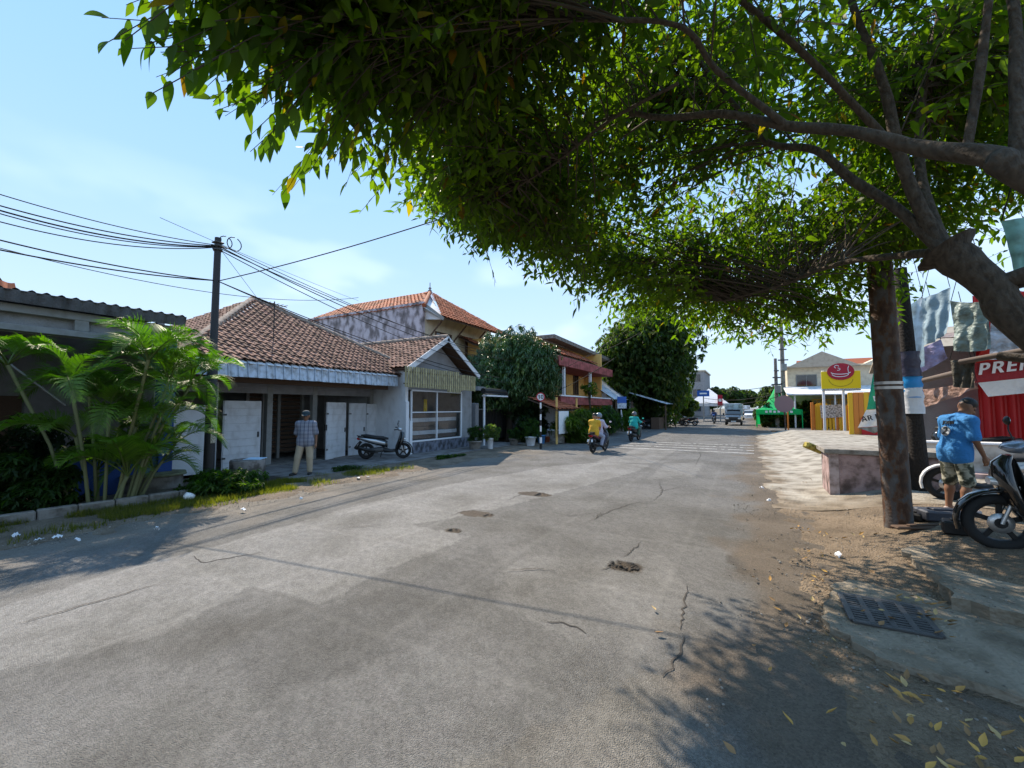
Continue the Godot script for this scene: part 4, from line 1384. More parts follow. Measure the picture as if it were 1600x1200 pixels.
func left_street():
	# street pole with its notices
	var base := flat(pg(325, 760))
	var t := thing("utility_pole", "dark slim metal utility pole with paper notices beside the leafy weeds", "pole", base)
	var top := px(340, 372, base.x).y
	var st := mb()
	tube(st, [Vector3.ZERO, Vector3(0, 2.9, 0), Vector3(0, 2.95, 0), Vector3(0.02, top, 0)], [0.115, 0.105, 0.085, 0.07], 12)
	part(t, "shaft", st, M.steel_dark)
	for k in 2:
		st = mb()
		var y: float = [1.02, 1.36][k]
		var rr: Array = []
		for i in 7:
			var a := -0.7 + 1.4 * i / 6.0
			rr.append(Vector3(cos(a - 0.35), 0, sin(a - 0.35)) * 0.118)
		st.set_smooth_group(0)
		for i in 6: q(st, rr[i] + Vector3(0, y + 0.36 - k * 0.1, 0), rr[i + 1] + Vector3(0, y + 0.36 - k * 0.1, 0), rr[i + 1] + Vector3(0, y, 0), rr[i] + Vector3(0, y, 0))
		part(t, "paper_notice", st, mat(Color(0.60, 0.56, 0.42), 0.9, "stain", Vector3.ONE * 6.0))
	for k in 3:
		st = mb()
		bx(st, Vector3(0.02, top - 0.12 - 0.09 * k, 0), Vector3(0.2, 0.035, 0.2), Basis(Vector3.UP, k * 0.5), 0.01)
		part(t, "clamp", st, M.iron)
	st = mb()
	for k in 2:
		var loop := []
		for i in 15: loop.append(Vector3(0.05 + 0.06 * k, top - 0.06, -0.16 - 0.17 * k) + Vector3(0, cos(i * 0.42), sin(i * 0.42)) * (0.15 + 0.02 * k))
		tube(st, loop, 0.012, 5)
	part(t, "cable_loop", st, M.black_plastic)
	# low kerb of the planting bed
	st = mb()
	var ka := flat(pg(-300, 870))
	var kb := flat(pg(322, 776))
	for i in 9:
		st = mb()
		var a := ka.lerp(kb, i / 9.0)
		var b := ka.lerp(kb, (i + 0.97) / 9.0)
		var d := b - a
		bx(st, (a + b) * 0.5 + Vector3(0, 0.09, 0), Vector3(0.14, 0.22 + rng.randf_range(-0.01, 0.015), d.length()), Basis(Vector3.UP, atan2(d.x, d.z)), 0.02)
		if i == 0: t = thing("bed_kerb", "low dark concrete kerb along the palm bed", "kerb", Vector3.ZERO)
		part(t, "kerb_stone", st, M.concrete_dark)
	st = mb()
	slab(st, ragged([ka + Vector3(0, -0.1, 0), kb + Vector3(0, -0.1, 0), Vector3(-11.2, -0.1, kb.z - 0.6), Vector3(-11.2, -0.1, ka.z)], 0.4, 0.03, 6), Vector3(0, 0.2, 0))
	setting("soil_bed", st, M.soil_plain)
	# round concrete well heads
	t = thing("well_head", "octagonal mossy concrete well head with a flat lid beside the palm", "well head", flat(pg(240, 768)))
	st = mb()
	lathe(st, [Vector2(0.56, 0), Vector2(0.55, 0.36)], Transform3D(), 8)
	part(t, "ring", st, M.concrete_dark)
	st = mb()
	lathe(st, [Vector2(0.60, 0.361), Vector2(0.62, 0.38), Vector2(0.60, 0.41), Vector2(0.02, 0.42)], Transform3D(), 8)
	part(t, "lid", st, mat(Color(0.17, 0.18, 0.11), 0.95, "blotch", Vector3.ONE, "grain_n", 0.6))
	t = thing("concrete_drum", "round concrete drum with pale blue paper on top before white doors", "drum", flat(pg(386, 750), 0.03))
	st = mb()
	lathe(st, [Vector2(0.40, 0), Vector2(0.40, 0.46), Vector2(0.38, 0.5), Vector2(0.32, 0.5), Vector2(0.31, 0.4), Vector2(0.01, 0.4)], Transform3D(), 24)
	part(t, "ring", st, mat(Color(0.30, 0.27, 0.24), 0.95, "stain", Vector3.ONE * 0.6, "grain_n", 0.8))
	st = mb()
	bx(st, Vector3(0.12, 0.512, -0.12), Vector3(0.42, 0.014, 0.36), Basis(Vector3.UP, 0.5) * Basis(Vector3.RIGHT, 0.04))
	part(t, "paper", st, mat(Color(0.5, 0.68, 0.85), 0.6))
	# dark gateway under the mango tree
	var gx := -12.5
	var za := px(738, 660, gx).z
	var zb := px(802, 660, gx).z
	var o := Vector3(gx, 0, za)
	t = thing("gateway", "dark garage gateway with black metal gate under the mango tree", "gate", o)
	st = mb()
	lo_hi(st, Vector3(gx - 4.0, 0, za) - o, Vector3(gx - 3.8, 3.1, zb - 1.5) - o)
	lo_hi(st, Vector3(gx - 4.0, 2.75, za + 0.2) - o, Vector3(gx + 0.5, 2.95, zb - 1.5) - o)
	part(t, "porch_roof", st, M.dark_wall)
	for z in [za + 0.1, zb]:
		st = mb()
		bx(st, Vector3(gx + 0.2, 1.05, z) - o, Vector3(0.34, 2.1, 0.3), Basis(), 0.02)
		part(t, "gate_post", st, M.grey_wall)
	for k in 2:
		st = mb()
		var c := lerpf(za - 0.1, zb + 0.2, 0.26 + 0.48 * k)
		var w := absf(zb - za) * 0.45
		bx(st, Vector3(gx + 0.1, 0.95, c) - o, Vector3(0.03, 1.6, w))
		var leaf := part(t, "gate_leaf", st, M.black_plastic)
		st = mb()
		bx(st, Vector3(gx + 0.12, 1.78, c) - o, Vector3(0.05, 0.05, w))
		part(leaf, "rail", st, M.frame_grey)
		for i in 7:
			st = mb()
			bar(st, Vector3(gx + 0.125, 0.15, c + w * (i / 6.0 - 0.5) * 0.96) - o, Vector3(gx + 0.125, 1.76, c + w * (i / 6.0 - 0.5) * 0.96) - o, 0.012)
			part(leaf, "bar", st, M.steel_dark)
	# wall between the gateway and the yellow house
	t = thing("garden_wall", "dim garden wall half hidden by shrubs before the yellow house", "wall", Vector3(-11.4, 0, zb - 3.2))
	st = mb()
	bx(st, Vector3(0, 0.9, 0), Vector3(0.2, 1.8, 5.6), Basis(), 0.02)
	part(t, "panel", st, M.dark_wall)
	st = mb()
	bx(st, Vector3(0, 1.85, 0), Vector3(0.3, 0.1, 5.7), Basis(), 0.02)
	part(t, "coping", st, M.concrete_dark)
	# pots in front of gateway
	var white = M.white_wall
	var specs := [[742, 704, 0.3, 0.4, M.concrete, "broad grey concrete tub of pink-flowered bougainvillea beside shop"], [766, 703, 0.15, 0.5, white, "narrow white pot with pale shrub in front of black gate"], [803, 697, 0.24, 0.34, M.concrete_dark, "dark pot with small shrub beside the gate post"],
		[829, 697, 0.27, 0.42, white, "tapered white pot under the speed limit sign"], [846, 694, 0.22, 0.45, mat(Color(0.05, 0.17, 0.36), 0.5), "small blue pot beside the speed limit post"], [856, 692, 0.2, 0.3, M.otile1, "red clay pot between blue pot and concrete table"]]
	for s in specs:
		var at := flat(pg(s[0], s[1]), 0.03)
		pot(at, s[2], s[3], s[4], s[5])
	# speed limit sign
	var sb := flat(pg(845, 702), 0.02)
	t = thing("speed_limit_sign", "round white speed limit sign reading 10 with red ring on banded post", "road sign", sb)
	var cy := pz(843, 621, sb.z).y
	for k in 9:
		st = mb()
		bar(st, Vector3(0, k * cy / 9.0, 0), Vector3(0, (k + 1) * cy / 9.0, 0), 0.038 if k > 1 else 0.055, 10)
		part(t, "post_band", st, M.sign_black if k % 2 == 0 else M.sign_white)
	var face := (EYE - (sb + Vector3(0, cy, 0)))
	face.y = 0
	face = face.normalized()
	var xf := Transform3D(Basis(face.cross(Vector3.UP) * -1.0, face, Vector3.UP).orthonormalized(), Vector3(0, cy, 0) + face * 0.06)
	st = mb()
	lathe(st, [Vector2(0.2, 0.0), Vector2(0.2, 0.01)], xf, 28)
	part(t, "disc", st, M.sign_white)
	st = mb()
	for i in 28:
		var a0 := TAU * i / 28.0
		var a1 := TAU * (i + 1) / 28.0
		var e := func(a, r): return xf * Vector3(cos(a) * r, 0.014, sin(a) * r)
		q(st, e.call(a0, 0.155), e.call(a0, 0.2), e.call(a1, 0.2), e.call(a1, 0.155))
	part(t, "ring", st, M.sign_red)
	put(t, "numeral", text_mesh("10", 0.18, 0.006), M.sign_black, Transform3D(Basis(Vector3.UP.cross(face), Vector3.UP, face), Vector3(0, cy, 0) + face * 0.076))
	# concrete ring table
	t = thing("concrete_table", "short concrete drum table with white top beside the bushes", "table", flat(pg(870, 692), 0.03))
	st = mb()
	lathe(st, [Vector2(0.42, 0), Vector2(0.42, 0.62)], Transform3D(), 20)
	part(t, "drum", st, M.concrete)
	st = mb()
	lathe(st, [Vector2(0.5, 0.621), Vector2(0.52, 0.66), Vector2(0.5, 0.69), Vector2(0.02, 0.69)], Transform3D(), 20)
	part(t, "top", st, M.white_paint)
	# leaning branch by the palm
	t = thing("white_bottle", "empty white plastic tub lying on grass by the kerb end", "tub", pg(302, 777, 0.09))
	st = mb()
	lathe(st, [Vector2(0.06, 0), Vector2(0.075, 0.06), Vector2(0.07, 0.15), Vector2(0.03, 0.17)], Transform3D(Basis(Vector3.RIGHT, 1.2), Vector3.ZERO), 12)
	part(t, "shell", st, M.white_gloss)

func box_house(called: String, label: String, at: Vector3, size: Vector3, m: Material, roofm: Material, flat_roof: bool, face: Vector3, floors := 2, bays := 3) -> Node3D:
	var t := thing(called, label, "building", at)
	var st := mb()
	bx(st, Vector3(0, size.y * 0.5, 0), size)
	part(t, "wall", st, m)
	st = mb()
	if flat_roof: bx(st, Vector3(0, size.y + 0.15, 0), Vector3(size.x + 0.5, 0.3, size.z + 0.5))
	else:
		for s in [-1, 1]:
			slab(st, [Vector3(-size.x * 0.5 - 0.3, size.y + 0.05, s * (size.z * 0.5 + 0.4)), Vector3(size.x * 0.5 + 0.3, size.y + 0.05, s * (size.z * 0.5 + 0.4)), Vector3(size.x * 0.5 + 0.3, size.y + size.z * 0.3, 0), Vector3(-size.x * 0.5 - 0.3, size.y + size.z * 0.3, 0)], Vector3(0, 0.12, 0))
	part(t, "roof", st, roofm)
	var side := absf(face.z) > 0.5
	for f in floors:
		for b in bays:
			var w := (size.x if side else size.z) / bays
			var c := face * ((size.z if side else size.x) * 0.5) + Vector3(0, (f + 0.55) * size.y / floors, 0) + (Vector3.RIGHT if side else Vector3.BACK) * ((b + 0.5) * w - (size.x if side else size.z) * 0.5)
			pane_window(t, c, w * 0.5, size.y / floors * 0.5, face, M.frame_grey, M.glass_dark, 1)
	return t

func far_street():
	# stall and dark lean-to under the big tree
	var b := flat(pg(1020, 669))
	var t := thing("roadside_stall", "dim roadside stall with sloping tin roof under the big dark tree", "stall", b)
	var st := mb()
	corrugated(st, Vector3(1.8, 2.2, 3.0), Vector3(0, 0, -6.0), Vector3(-3.2, 1.0, 0), 14, 0.04)
	part(t, "tin_roof", st, M.zinc_pale)
	for p in [Vector3(1.6, 0, 2.8), Vector3(1.6, 0, -2.8), Vector3(-1.2, 0, 2.8)]:
		st = mb()
		bar(st, p, p + Vector3(0, 2.3 - p.x * 0.1 + 0.16, 0), 0.06)
		part(t, "post", st, M.timber)
	st = mb()
	bx(st, Vector3(0.6, 0.5, 0), Vector3(0.7, 1.0, 4.2), Basis(), 0.02)
	part(t, "counter", st, M.timber)
	st = mb()
	bx(st, Vector3(-1.4, 1.2, 0), Vector3(0.1, 2.4, 5.6))
	part(t, "back_wall", st, M.dark_wall)
	# further houses on the far row
	box_house("far_house", "dark green-grey low house past the tin-roofed stall", Vector3(-14.5, 0, -62), Vector3(6, 4, 12), M.grey_wall, M.asbestos, false, OUT, 1, 4)
	box_house("far_house", "pale flat-roofed block of three storeys down the road", Vector3(px(1103, 650, -13).x - 3.0, 0, -118), Vector3(14, 10.5, 16), M.grey_wall, M.cream, true, Vector3(0, 0, 1), 3, 4)
	box_house("far_house", "white-walled low shop row beyond the big tree", Vector3(-15.5, 0, -92), Vector3(8, 4.6, 26), M.white_wall, M.zinc_pale, false, OUT, 1, 6)
	box_house("far_house", "far brownish house on the near side past the tent", Vector3(13.0, 0, -92), Vector3(10, 6, 14), M.cream, M.otile1, false, Vector3(0, 0, 1), 2, 3)
	# white pavilion and signs near it
	var w := flat(pg(1109, 658))
	t = thing("white_pavilion", "small white pointed canopy tent at the far roadside", "tent", w)
	st = mb()
	var ring4 := [Vector3(-2.4, 2.5, 2.4), Vector3(2.4, 2.5, 2.4), Vector3(2.4, 2.5, -2.4), Vector3(-2.4, 2.5, -2.4)]
	for i in 4:
		tri(st, ring4[i], ring4[(i + 1) % 4], Vector3(0, 4.6, 0))
		q(st, ring4[i] - Vector3(0, 0.4, 0), ring4[(i + 1) % 4] - Vector3(0, 0.4, 0), ring4[(i + 1) % 4], ring4[i])
	part(t, "canopy", st, M.white_wall)
	for i in 4:
		st = mb()
		bar(st, ring4[i] * Vector3(1, 0, 1), ring4[i], 0.06)
		part(t, "leg", st, M.frame_grey)
	for s in [[1100, 640, 0.3, "blue direction sign board on a thin post near white pavilion", M.sign_blue, 1.5, 0.8, 4.2], [1126, 640, -0.2, "tall red and white banner sign beside the white pavilion", M.sign_red, 0.6, 1.4, 3.6]]:
		var p := flat(pg(s[0], 659))
		t = thing("roadside_sign", s[3], "sign", p)
		st = mb()
		bar(st, Vector3.ZERO, Vector3(0, s[7], 0), 0.08)
		part(t, "post", st, M.frame_grey)
		st = mb()
		bx(st, Vector3(0, s[7] - s[6] * 0.5, 0.1), Vector3(s[5], s[6], 0.08))
		var pn := part(t, "panel", st, s[4])
		st = mb()
		bx(st, Vector3(0, s[7] - s[6] * 0.5, 0.16), Vector3(s[5] * 0.6, s[6] * 0.25, 0.02))
		part(pn, "stripe", st, M.sign_white)
	# green tent over the corner
	var g := flat(pg(1183, 668))
	t = thing("green_tent", "bright green pointed canopy tent on thin legs at the corner", "tent", g)
	var s := 3.6
	var yt := pz(1198, 606, g.z - 1.5).y
	var ye := pz(1182, 640, g.z).y
	var pk := Vector3(s * 0.5 - 0.2, yt, -s * 0.5)
	var cs := [Vector3(0, ye, 0), Vector3(s, ye, 0), Vector3(s, ye, -s), Vector3(0, ye, -s)]
	st = mb()
	st.set_smooth_group(0)
	for i in 4:
		var a: Vector3 = cs[i]
		var c: Vector3 = cs[(i + 1) % 4]
		for k in 6:
			var f0 := k / 6.0
			var f1 := (k + 1) / 6.0
			var curve := func(f: float) -> float: return lerpf(ye, yt, pow(f, 1.9))
			var p := func(e: Vector3, f: float) -> Vector3: return Vector3(lerpf(e.x, pk.x, f), curve.call(f), lerpf(e.z, pk.z, f))
			q(st, p.call(a, f0), p.call(c, f0), p.call(c, f1), p.call(a, f1))
	st.set_smooth_group(-1)
	for i in 4: q(st, cs[i] - Vector3(0, 0.45, 0), cs[(i + 1) % 4] - Vector3(0, 0.45, 0), cs[(i + 1) % 4], cs[i])
	var can := part(t, "canopy", st, M.green_cloth)
	st = mb()
	for k in 7:
		if k == 4: continue
		bx(st, Vector3(0.8 + k * 0.33, ye - 0.2 + 0.03 * (k % 2), 0.02), Vector3(0.2, 0.2, 0.01), Basis(), 0.004)
	part(can, "lettering", st, M.sign_white)
	for i in 4:
		st = mb()
		bar(st, cs[i] * Vector3(1, 0, 1), cs[i], 0.05)
		part(t, "leg", st, M.green_cloth)
	st = mb()
	q(st, Vector3(0, 0.3, -0.02), Vector3(0.28, 0.3, -0.02), Vector3(0.22, ye - 0.4, -0.02), Vector3(0, ye - 0.4, -0.02))
	part(t, "side_curtain", st, M.green_cloth)

func hang(st: SurfaceTool, a: Vector3, b: Vector3, c: Vector3, d: Vector3, sag: float, n := 10, wrinkle := 0.03, sd := 1):   # a slack sheet between four corners, a-b along the top
	var nz := FastNoiseLite.new()
	nz.seed = sd
	nz.frequency = 1.4
	st.set_smooth_group(0)
	var nrm := (b - a).cross(d - a).normalized()
	var P := func(i: int, j: int) -> Vector3:
		var u := float(i) / n
		var v := float(j) / n
		var p := a.lerp(b, u).lerp(d.lerp(c, u), v)
		p += Vector3(0, -sag, 0) * sin(PI * u) * (0.3 + 0.7 * sin(PI * v))
		return p + nrm * wrinkle * (1.2 * nz.get_noise_3dv(p * 1.6) + 0.6 * sin(u * 15.0 + v * 2.5 + sd) * (0.4 + 0.6 * v))
	for j in n:
		for i in n:
			q(st, P.call(i, j + 1), P.call(i + 1, j + 1), P.call(i + 1, j), P.call(i, j))

func right_side():
	var st := mb()
	# thick rusty pole
	var base := pr(1405, 822)
	var t := thing("rusty_pole", "thick rust-streaked steel pole leaning slightly by the pavement edge", "pole", base)
	var d := (pz(1376, 440, base.z - 0.1) - base)
	d = d / d.y
	tube(st, [Vector3(0, -0.2, 0), d * 2.0, d * 4.2, d * 7.5], [0.165, 0.16, 0.15, 0.12], 20)
	part(t, "shaft", st, M.rust_pole)
	for y in [1.95, 2.02]:
		st = mb()
		lathe(st, [Vector2(0.165, 0), Vector2(0.168, 0.04)], Transform3D(Basis(), d * y), 20)
		part(t, "band", st, M.silver)
	# dark post wrapped in cloth
	base = pr(1440, 768)
	t = thing("stall_post", "dark timber post wrapped in torn blue and white plastic", "post", base)
	var top := pz(1420, 560, base.z)
	st = mb()
	tube(st, [Vector3(0, -0.1, 0), (top - base) * 0.5, (top - base) * 1.7], [0.15, 0.13, 0.10], 9)
	part(t, "shaft", st, mat(Color(0.035, 0.03, 0.028), 0.9, "bark", Vector3(2, 1, 2), "bark_n", 0.8))
	for k in [[0.58, 0.80, M.white_wall], [0.70, 0.86, mat(Color(0.02, 0.24, 0.55), 0.35)], [0.86, 1.05, mat(Color(0.05, 0.045, 0.07), 0.3, "", Vector3.ONE, "tarp_n", 0.3)]]:
		st = mb()
		var a: Vector3 = (top - base) * k[0]
		var c: Vector3 = (top - base) * k[1]
		var rr := []
		for i in 6:
			var f := i / 5.0
			rr.append(ring(a.lerp(c, f), Vector3(0.16 + 0.015 * sin(i * 2.7), 0, 0), Vector3(0, 0, -0.16 - 0.012 * cos(i * 1.9)), 12))
		skin(st, rr, false)
		part(t, "wrap", st, k[2])
	# concrete block of the drain
	var fz := pr(1297, 775).z
	var l := pr(1297, 775)
	var h := pz(1297, 701, fz).y - l.y
	t = thing("concrete_block", "pinkish stained concrete block with dark flat lid behind the rusty pole", "block", l)
	st = mb()
	lo_hi(st, Vector3(0, -0.3, 0), Vector3(2.0, h - 0.1, -1.0), 0.015)
	part(t, "body", st, M.pink_concrete)
	st = mb()
	lo_hi(st, Vector3(-0.08, h - 0.1, 0.07), Vector3(2.1, h, -1.1), 0.012)
	part(t, "lid", st, M.concrete)
	st = mb()
	lo_hi(st, Vector3(0.0, -0.2, 0.02), Vector3(0.16, h - 0.101, 0.001), 0.0)
	part(t, "pilaster", st, mat(Color(0.5, 0.40, 0.39), 0.9, "blotch", Vector3.ONE))
	# broken yellow kerb piece on its corner
	var br := thing("yellow_kerb_piece", "small broken yellow kerb piece beside the concrete block", "kerb piece", pz(1272, 700, fz - 1.2))
	st = mb()
	bx(st, Vector3.ZERO, Vector3(0.42, 0.14, 0.2), Basis(Vector3.UP, 0.4) * Basis(Vector3.BACK, -0.4), 0.03)
	part(br, "chunk", st, mat(Color(0.42, 0.35, 0.07), 0.8, "stain", Vector3.ONE * 2.0))
	# raised frontage platform behind the block
	var q0 := flat(pg(1280, 700))
	t = thing("frontage_platform", "raised concrete platform with brown rim behind the concrete block", "platform", q0)
	st = mb()
	lo_hi(st, Vector3(0, -0.1, 0), Vector3(7.0, 0.16, -5.5), 0.02)
	part(t, "slab", st, M.walk_plain)
	st = mb()
	bx(st, Vector3(2.6, 0.22, -2.4), Vector3(5.0, 0.14, 0.22), Basis(Vector3.UP, 0.12), 0.02)
	part(t, "rim", st, M.pink_concrete)

	# open-air workshop under the tree: low white wall, red corrugated back, banners and tarpaulins
	var wz := -13.6
	var wl := pz(1434, 692, wz)
	var wb := pz(1434, 745, wz)
	t = thing("low_wall", "low off-white counter wall behind man in the blue shirt", "wall", Vector3(wl.x, 0, wz))
	st = mb()
	lo_hi(st, Vector3(0, wb.y, 0), Vector3(7.0, wl.y, -0.15), 0.01)
	lo_hi(st, Vector3(0.1, 0, -0.05), Vector3(6.9, wb.y, -0.5))
	part(t, "panel", st, mat(Color(0.52, 0.49, 0.44), 0.8, "blotch", Vector3.ONE * 0.5))
	st = mb()
	lo_hi(st, Vector3(-0.06, wl.y, 0.05), Vector3(7.0, wl.y + 0.05, -0.35), 0.01)
	part(t, "coping", st, M.white_wall)
	st = mb()
	lo_hi(st, Vector3(-0.02, wb.y - 0.5, 0.01), Vector3(0.09, wl.y - 0.005, 0.05))
	part(t, "end_board", st, M.white_paint)
	st = mb()
	lo_hi(st, Vector3(0, 0.0, 0.5), Vector3(7.0, 0.42, -0.04), 0.01)
	part(t, "step", st, mat(Color(0.5, 0.36, 0.33), 0.85, "blotch", Vector3.ONE * 0.6))
	var rz := -15.6
	var ra := pz(1533, 690, rz)
	t = thing("red_shutter", "bright red corrugated metal shutter behind the low wall", "shutter", Vector3(ra.x, 0, rz))
	for k in 10:
		st = mb()
		corrugated(st, Vector3(k * 0.9, 0.2, 0), Vector3(0.9, 0, 0), Vector3(0, 4.6, 0), 4, 0.045, true)
		part(t, "sheet", st, M.red_metal)
	# banner with lettering
	var bz := -14.2
	var b0 := pz(1524, 598, bz)
	var b1 := pz(1524, 568, bz)
	var b2 := pz(1524, 620, bz)
	var bw := 3.9
	t = thing("workshop_banner", "red and white banner with slanted white letters hung before shutter", "banner", Vector3(b0.x, b0.y, bz))
	st = mb()
	var tilt := 0.12
	hang(st, Vector3(0, b1.y - b0.y, 0), Vector3(bw, b1.y - b0.y + tilt * bw, 0), Vector3(bw, tilt * bw, 0), Vector3.ZERO, 0.03, 8, 0.012, 3)
	part(t, "red_field", st, mat(Color(0.28, 0.015, 0.02), 0.55, "", Vector3.ONE, "tarp_n", 0.4))
	st = mb()
	hang(st, Vector3(0.04, -0.004, 0), Vector3(bw, tilt * bw - 0.004, 0), Vector3(bw, b2.y - b0.y + tilt * bw, 0), Vector3(0.2, b2.y - b0.y, 0), 0.02, 8, 0.012, 4)
	part(t, "white_field", st, M.banner_white)
	var lean := Basis(Vector3(1, tilt, 0), Vector3(0.16, 1, 0), Vector3.BACK)
	put(t, "lettering", text_mesh("PREMIUM QUALITY", 0.27, 0.006), M.sign_white, Transform3D(lean, Vector3(1.75, 0.3 + tilt * 1.75, 0.05)))
	put(t, "small_lettering", text_mesh("Service & Sparepart", 0.11, 0.006), M.sign_black, Transform3D(Basis(Vector3(1, tilt, 0), Vector3.UP, Vector3.BACK), Vector3(1.5, -0.26 + tilt * 1.5, 0.05)))
	# red cloth over the banner
	t = thing("red_cloth", "loose red cloth bunched above the lettered banner", "cloth", Vector3(b1.x, b1.y, bz))
	st = mb()
	hang(st, Vector3(0.3, 0.75, -0.1), Vector3(4.0, 1.3, -0.1), Vector3(4.0, 0.5, 0.05), Vector3(0, 0.02, 0.05), 0.1, 12, 0.06, 5)
	part(t, "drape", st, mat(Color(0.45, 0.03, 0.02), 0.6, "", Vector3.ONE, "tarp_n", 0.3, {"backlight_enabled": true, "backlight": Color(0.6, 0.05, 0.03)}))
	# grey wall behind
	t = thing("workshop_wall", "plain grey rendered wall at the back of the workshop", "wall", Vector3(pz(1425, 690, -16.5).x, 0, -16.5))
	st = mb()
	lo_hi(st, Vector3(-0.4, 0, 0), Vector3(12, 3.6, -0.2))
	part(t, "panel", st, M.grey_wall)
	# tarpaulins
	var tl := [[[[1428, 610, -13.0], [1526, 596, -11.2], [1527, 607, -11.2], [1430, 641, -13.0]], mat(Color(0.36, 0.24, 0.20), 0.45, "blotch", Vector3.ONE, "tarp_n", 1.0, {"backlight_enabled": true, "backlight": Color(0.4, 0.25, 0.2)}), "sagging brown plastic tarpaulin tied to timber post", 0.05],
		[[[1396, 490, -12.4], [1442, 462, -12.2], [1444, 572, -12.2], [1396, 585, -12.4]], mat(Color(0.72, 0.78, 0.80), 0.3, "blotch", Vector3.ONE * 0.6, "tarp_n", 0.3, {"backlight_enabled": true, "backlight": Color(0.6, 0.7, 0.75)}), "pale translucent plastic sheet hanging beside the rusty pole", 0.1],
		[[[1440, 466, -11.8], [1484, 448, -11.4], [1482, 520, -11.4], [1442, 540, -11.8]], mat(Color(0.30, 0.40, 0.45), 0.35, "grain", Vector3.ONE, "tarp_n", 0.3), "crumpled slate-blue tarpaulin under the tree limb", 0.08],
		[[[1486, 470, -10.6], [1545, 470, -10.2], [1550, 545, -10.2], [1490, 548, -10.6]], mat(Color(0.30, 0.38, 0.36), 0.5, "blotch", Vector3.ONE, "tarp_n", 1.0), "green-grey plastic sheet behind the trunk", 0.1],
		[[[1548, 495, -12.6], [1640, 490, -12.4], [1640, 560, -12.4], [1546, 562, -12.6]], mat(Color(0.5, 0.5, 0.52), 0.5, "blotch", Vector3.ONE, "tarp_n", 0.8), "light grey cloth hanging over the wooden pole", 0.06],
		[[[1400, 556, -12.6], [1470, 530, -12.2], [1480, 560, -12.2], [1418, 590, -12.6]], mat(Color(0.42, 0.38, 0.62), 0.6, "blotch", Vector3.ONE * 0.7, "tarp_n", 0.8), "bunched violet patterned cloth below the plastic sheets", 0.12],
		[[[1484, 562, -11.0], [1524, 560, -10.8], [1522, 606, -10.8], [1490, 604, -11.0]], mat(Color(0.10, 0.09, 0.07), 0.8, "blotch", Vector3.ONE, "tarp_n", 1.2), "short grey-brown rag draped under the pale timber pole", 0.05],
		[[[1565, 345, -5.4], [1660, 320, -5.4], [1660, 480, -5.4], [1588, 440, -5.4]], mat(Color(0.25, 0.50, 0.45), 0.4, "blotch", Vector3.ONE, "tarp_n", 0.3), "crumpled teal plastic bag sheet caught in the tree fork", 0.1]]
	for e in tl:
		var c := []
		for p in e[0]: c.append(pz(p[0], p[1], p[2]))
		t = thing("tarpaulin", e[2], "tarpaulin", c[3])
		st = mb()
		hang(st, c[0] - c[3], c[1] - c[3], c[2] - c[3], Vector3.ZERO, e[3], 16, 0.05, int(c[0].x * 10))
		part(t, "sheet", st, e[1])
		for k in 2:   # cords that tie its upper corners to the limbs
			st = mb()
			var a: Vector3 = c[k] - c[3]
			bar(st, a, a + Vector3(0.15 - 0.4 * k, 0.9 + 0.3 * k, 0.25), 0.006, 5)
			part(t, "cord", st, M.cable)
	# timber poles that carry the tarpaulins
	for p in [[[1500, 566, -10.9], [1640, 540, -10.0], 0.05, "pale stripped timber pole under the grey cloth"], [[1420, 600, -12.5], [1510, 578, -11.0], 0.05, "dark rough timber beam under violet cloth"], [[1560, 556, -9.8], [1660, 566, -9.4], 0.07, "thick dark timber end below the tree trunk"]]:
		var a := pz(p[0][0], p[0][1], p[0][2])
		t = thing("timber_pole", p[3], "timber", a)
		st = mb()
		bar(st, Vector3.ZERO, pz(p[1][0], p[1][1], p[1][2]) - a, p[2], 8)
		part(t, "log", st, M.bark if p[2] > 0.06 else M.plank)
	# tarpaulin roof over the workshop
	t = thing("workshop_roof", "dark tarpaulin roof stretched over the open workshop", "roof", Vector3(3.4, 3.4, -13.0))
	st = mb()
	hang(st, Vector3(0, 0.5, -3.4), Vector3(7.5, 0.9, -3.4), Vector3(7.5, 0.6, 0), Vector3.ZERO, 0.25, 14, 0.06, 15)
	part(t, "sheet", st, mat(Color(0.26, 0.2, 0.17), 0.6, "blotch", Vector3.ONE * 0.6, "tarp_n", 0.8))
	for p in [Vector3(7.5, 0.6, 0), Vector3(0, 0.5, -3.4), Vector3(7.5, 0.9, -3.4)]:
		st = mb()
		bar(st, Vector3(p.x, -3.4, p.z), p, 0.05)
		part(t, "post", st, M.timber)

	# green and white flag banner
	var fzz := -16.0
	var pole := pz(1390, 690, fzz)
	t = thing("flag_banner", "green and white feather banner with letters AR HOT behind rusty pole", "banner", flat(pole, 0.0))
	var rel := func(u: float, v: float) -> Vector3: return pz(u, v, fzz) - flat(pole, 0.0)
	st = mb()
	hang(st, rel.call(1372, 545), rel.call(1393, 545), rel.call(1396, 636), rel.call(1354, 640), 0.02, 10, 0.05, 8)
	part(t, "green_field", st, M.banner_green)
	st = mb()
	hang(st, rel.call(1353.5, 640.6), rel.call(1396, 636.6), rel.call(1392, 664), rel.call(1340, 668), 0.02, 10, 0.05, 9)
	part(t, "white_field", st, M.banner_white)
	st = mb()
	hang(st, rel.call(1340, 668.5), rel.call(1392, 664.5), rel.call(1376, 672), rel.call(1366, 677), 0.02, 8, 0.05, 10)
	part(t, "grey_fold", st, mat(Color(0.34, 0.34, 0.30), 0.7, "blotch", Vector3.ONE))
	var px_m := absf(rel.call(1400, 600).x - rel.call(1300, 600).x) / 100.0
	var slant := Basis(Vector3(1, 0.22, 0).normalized(), 0.0) * 1.0
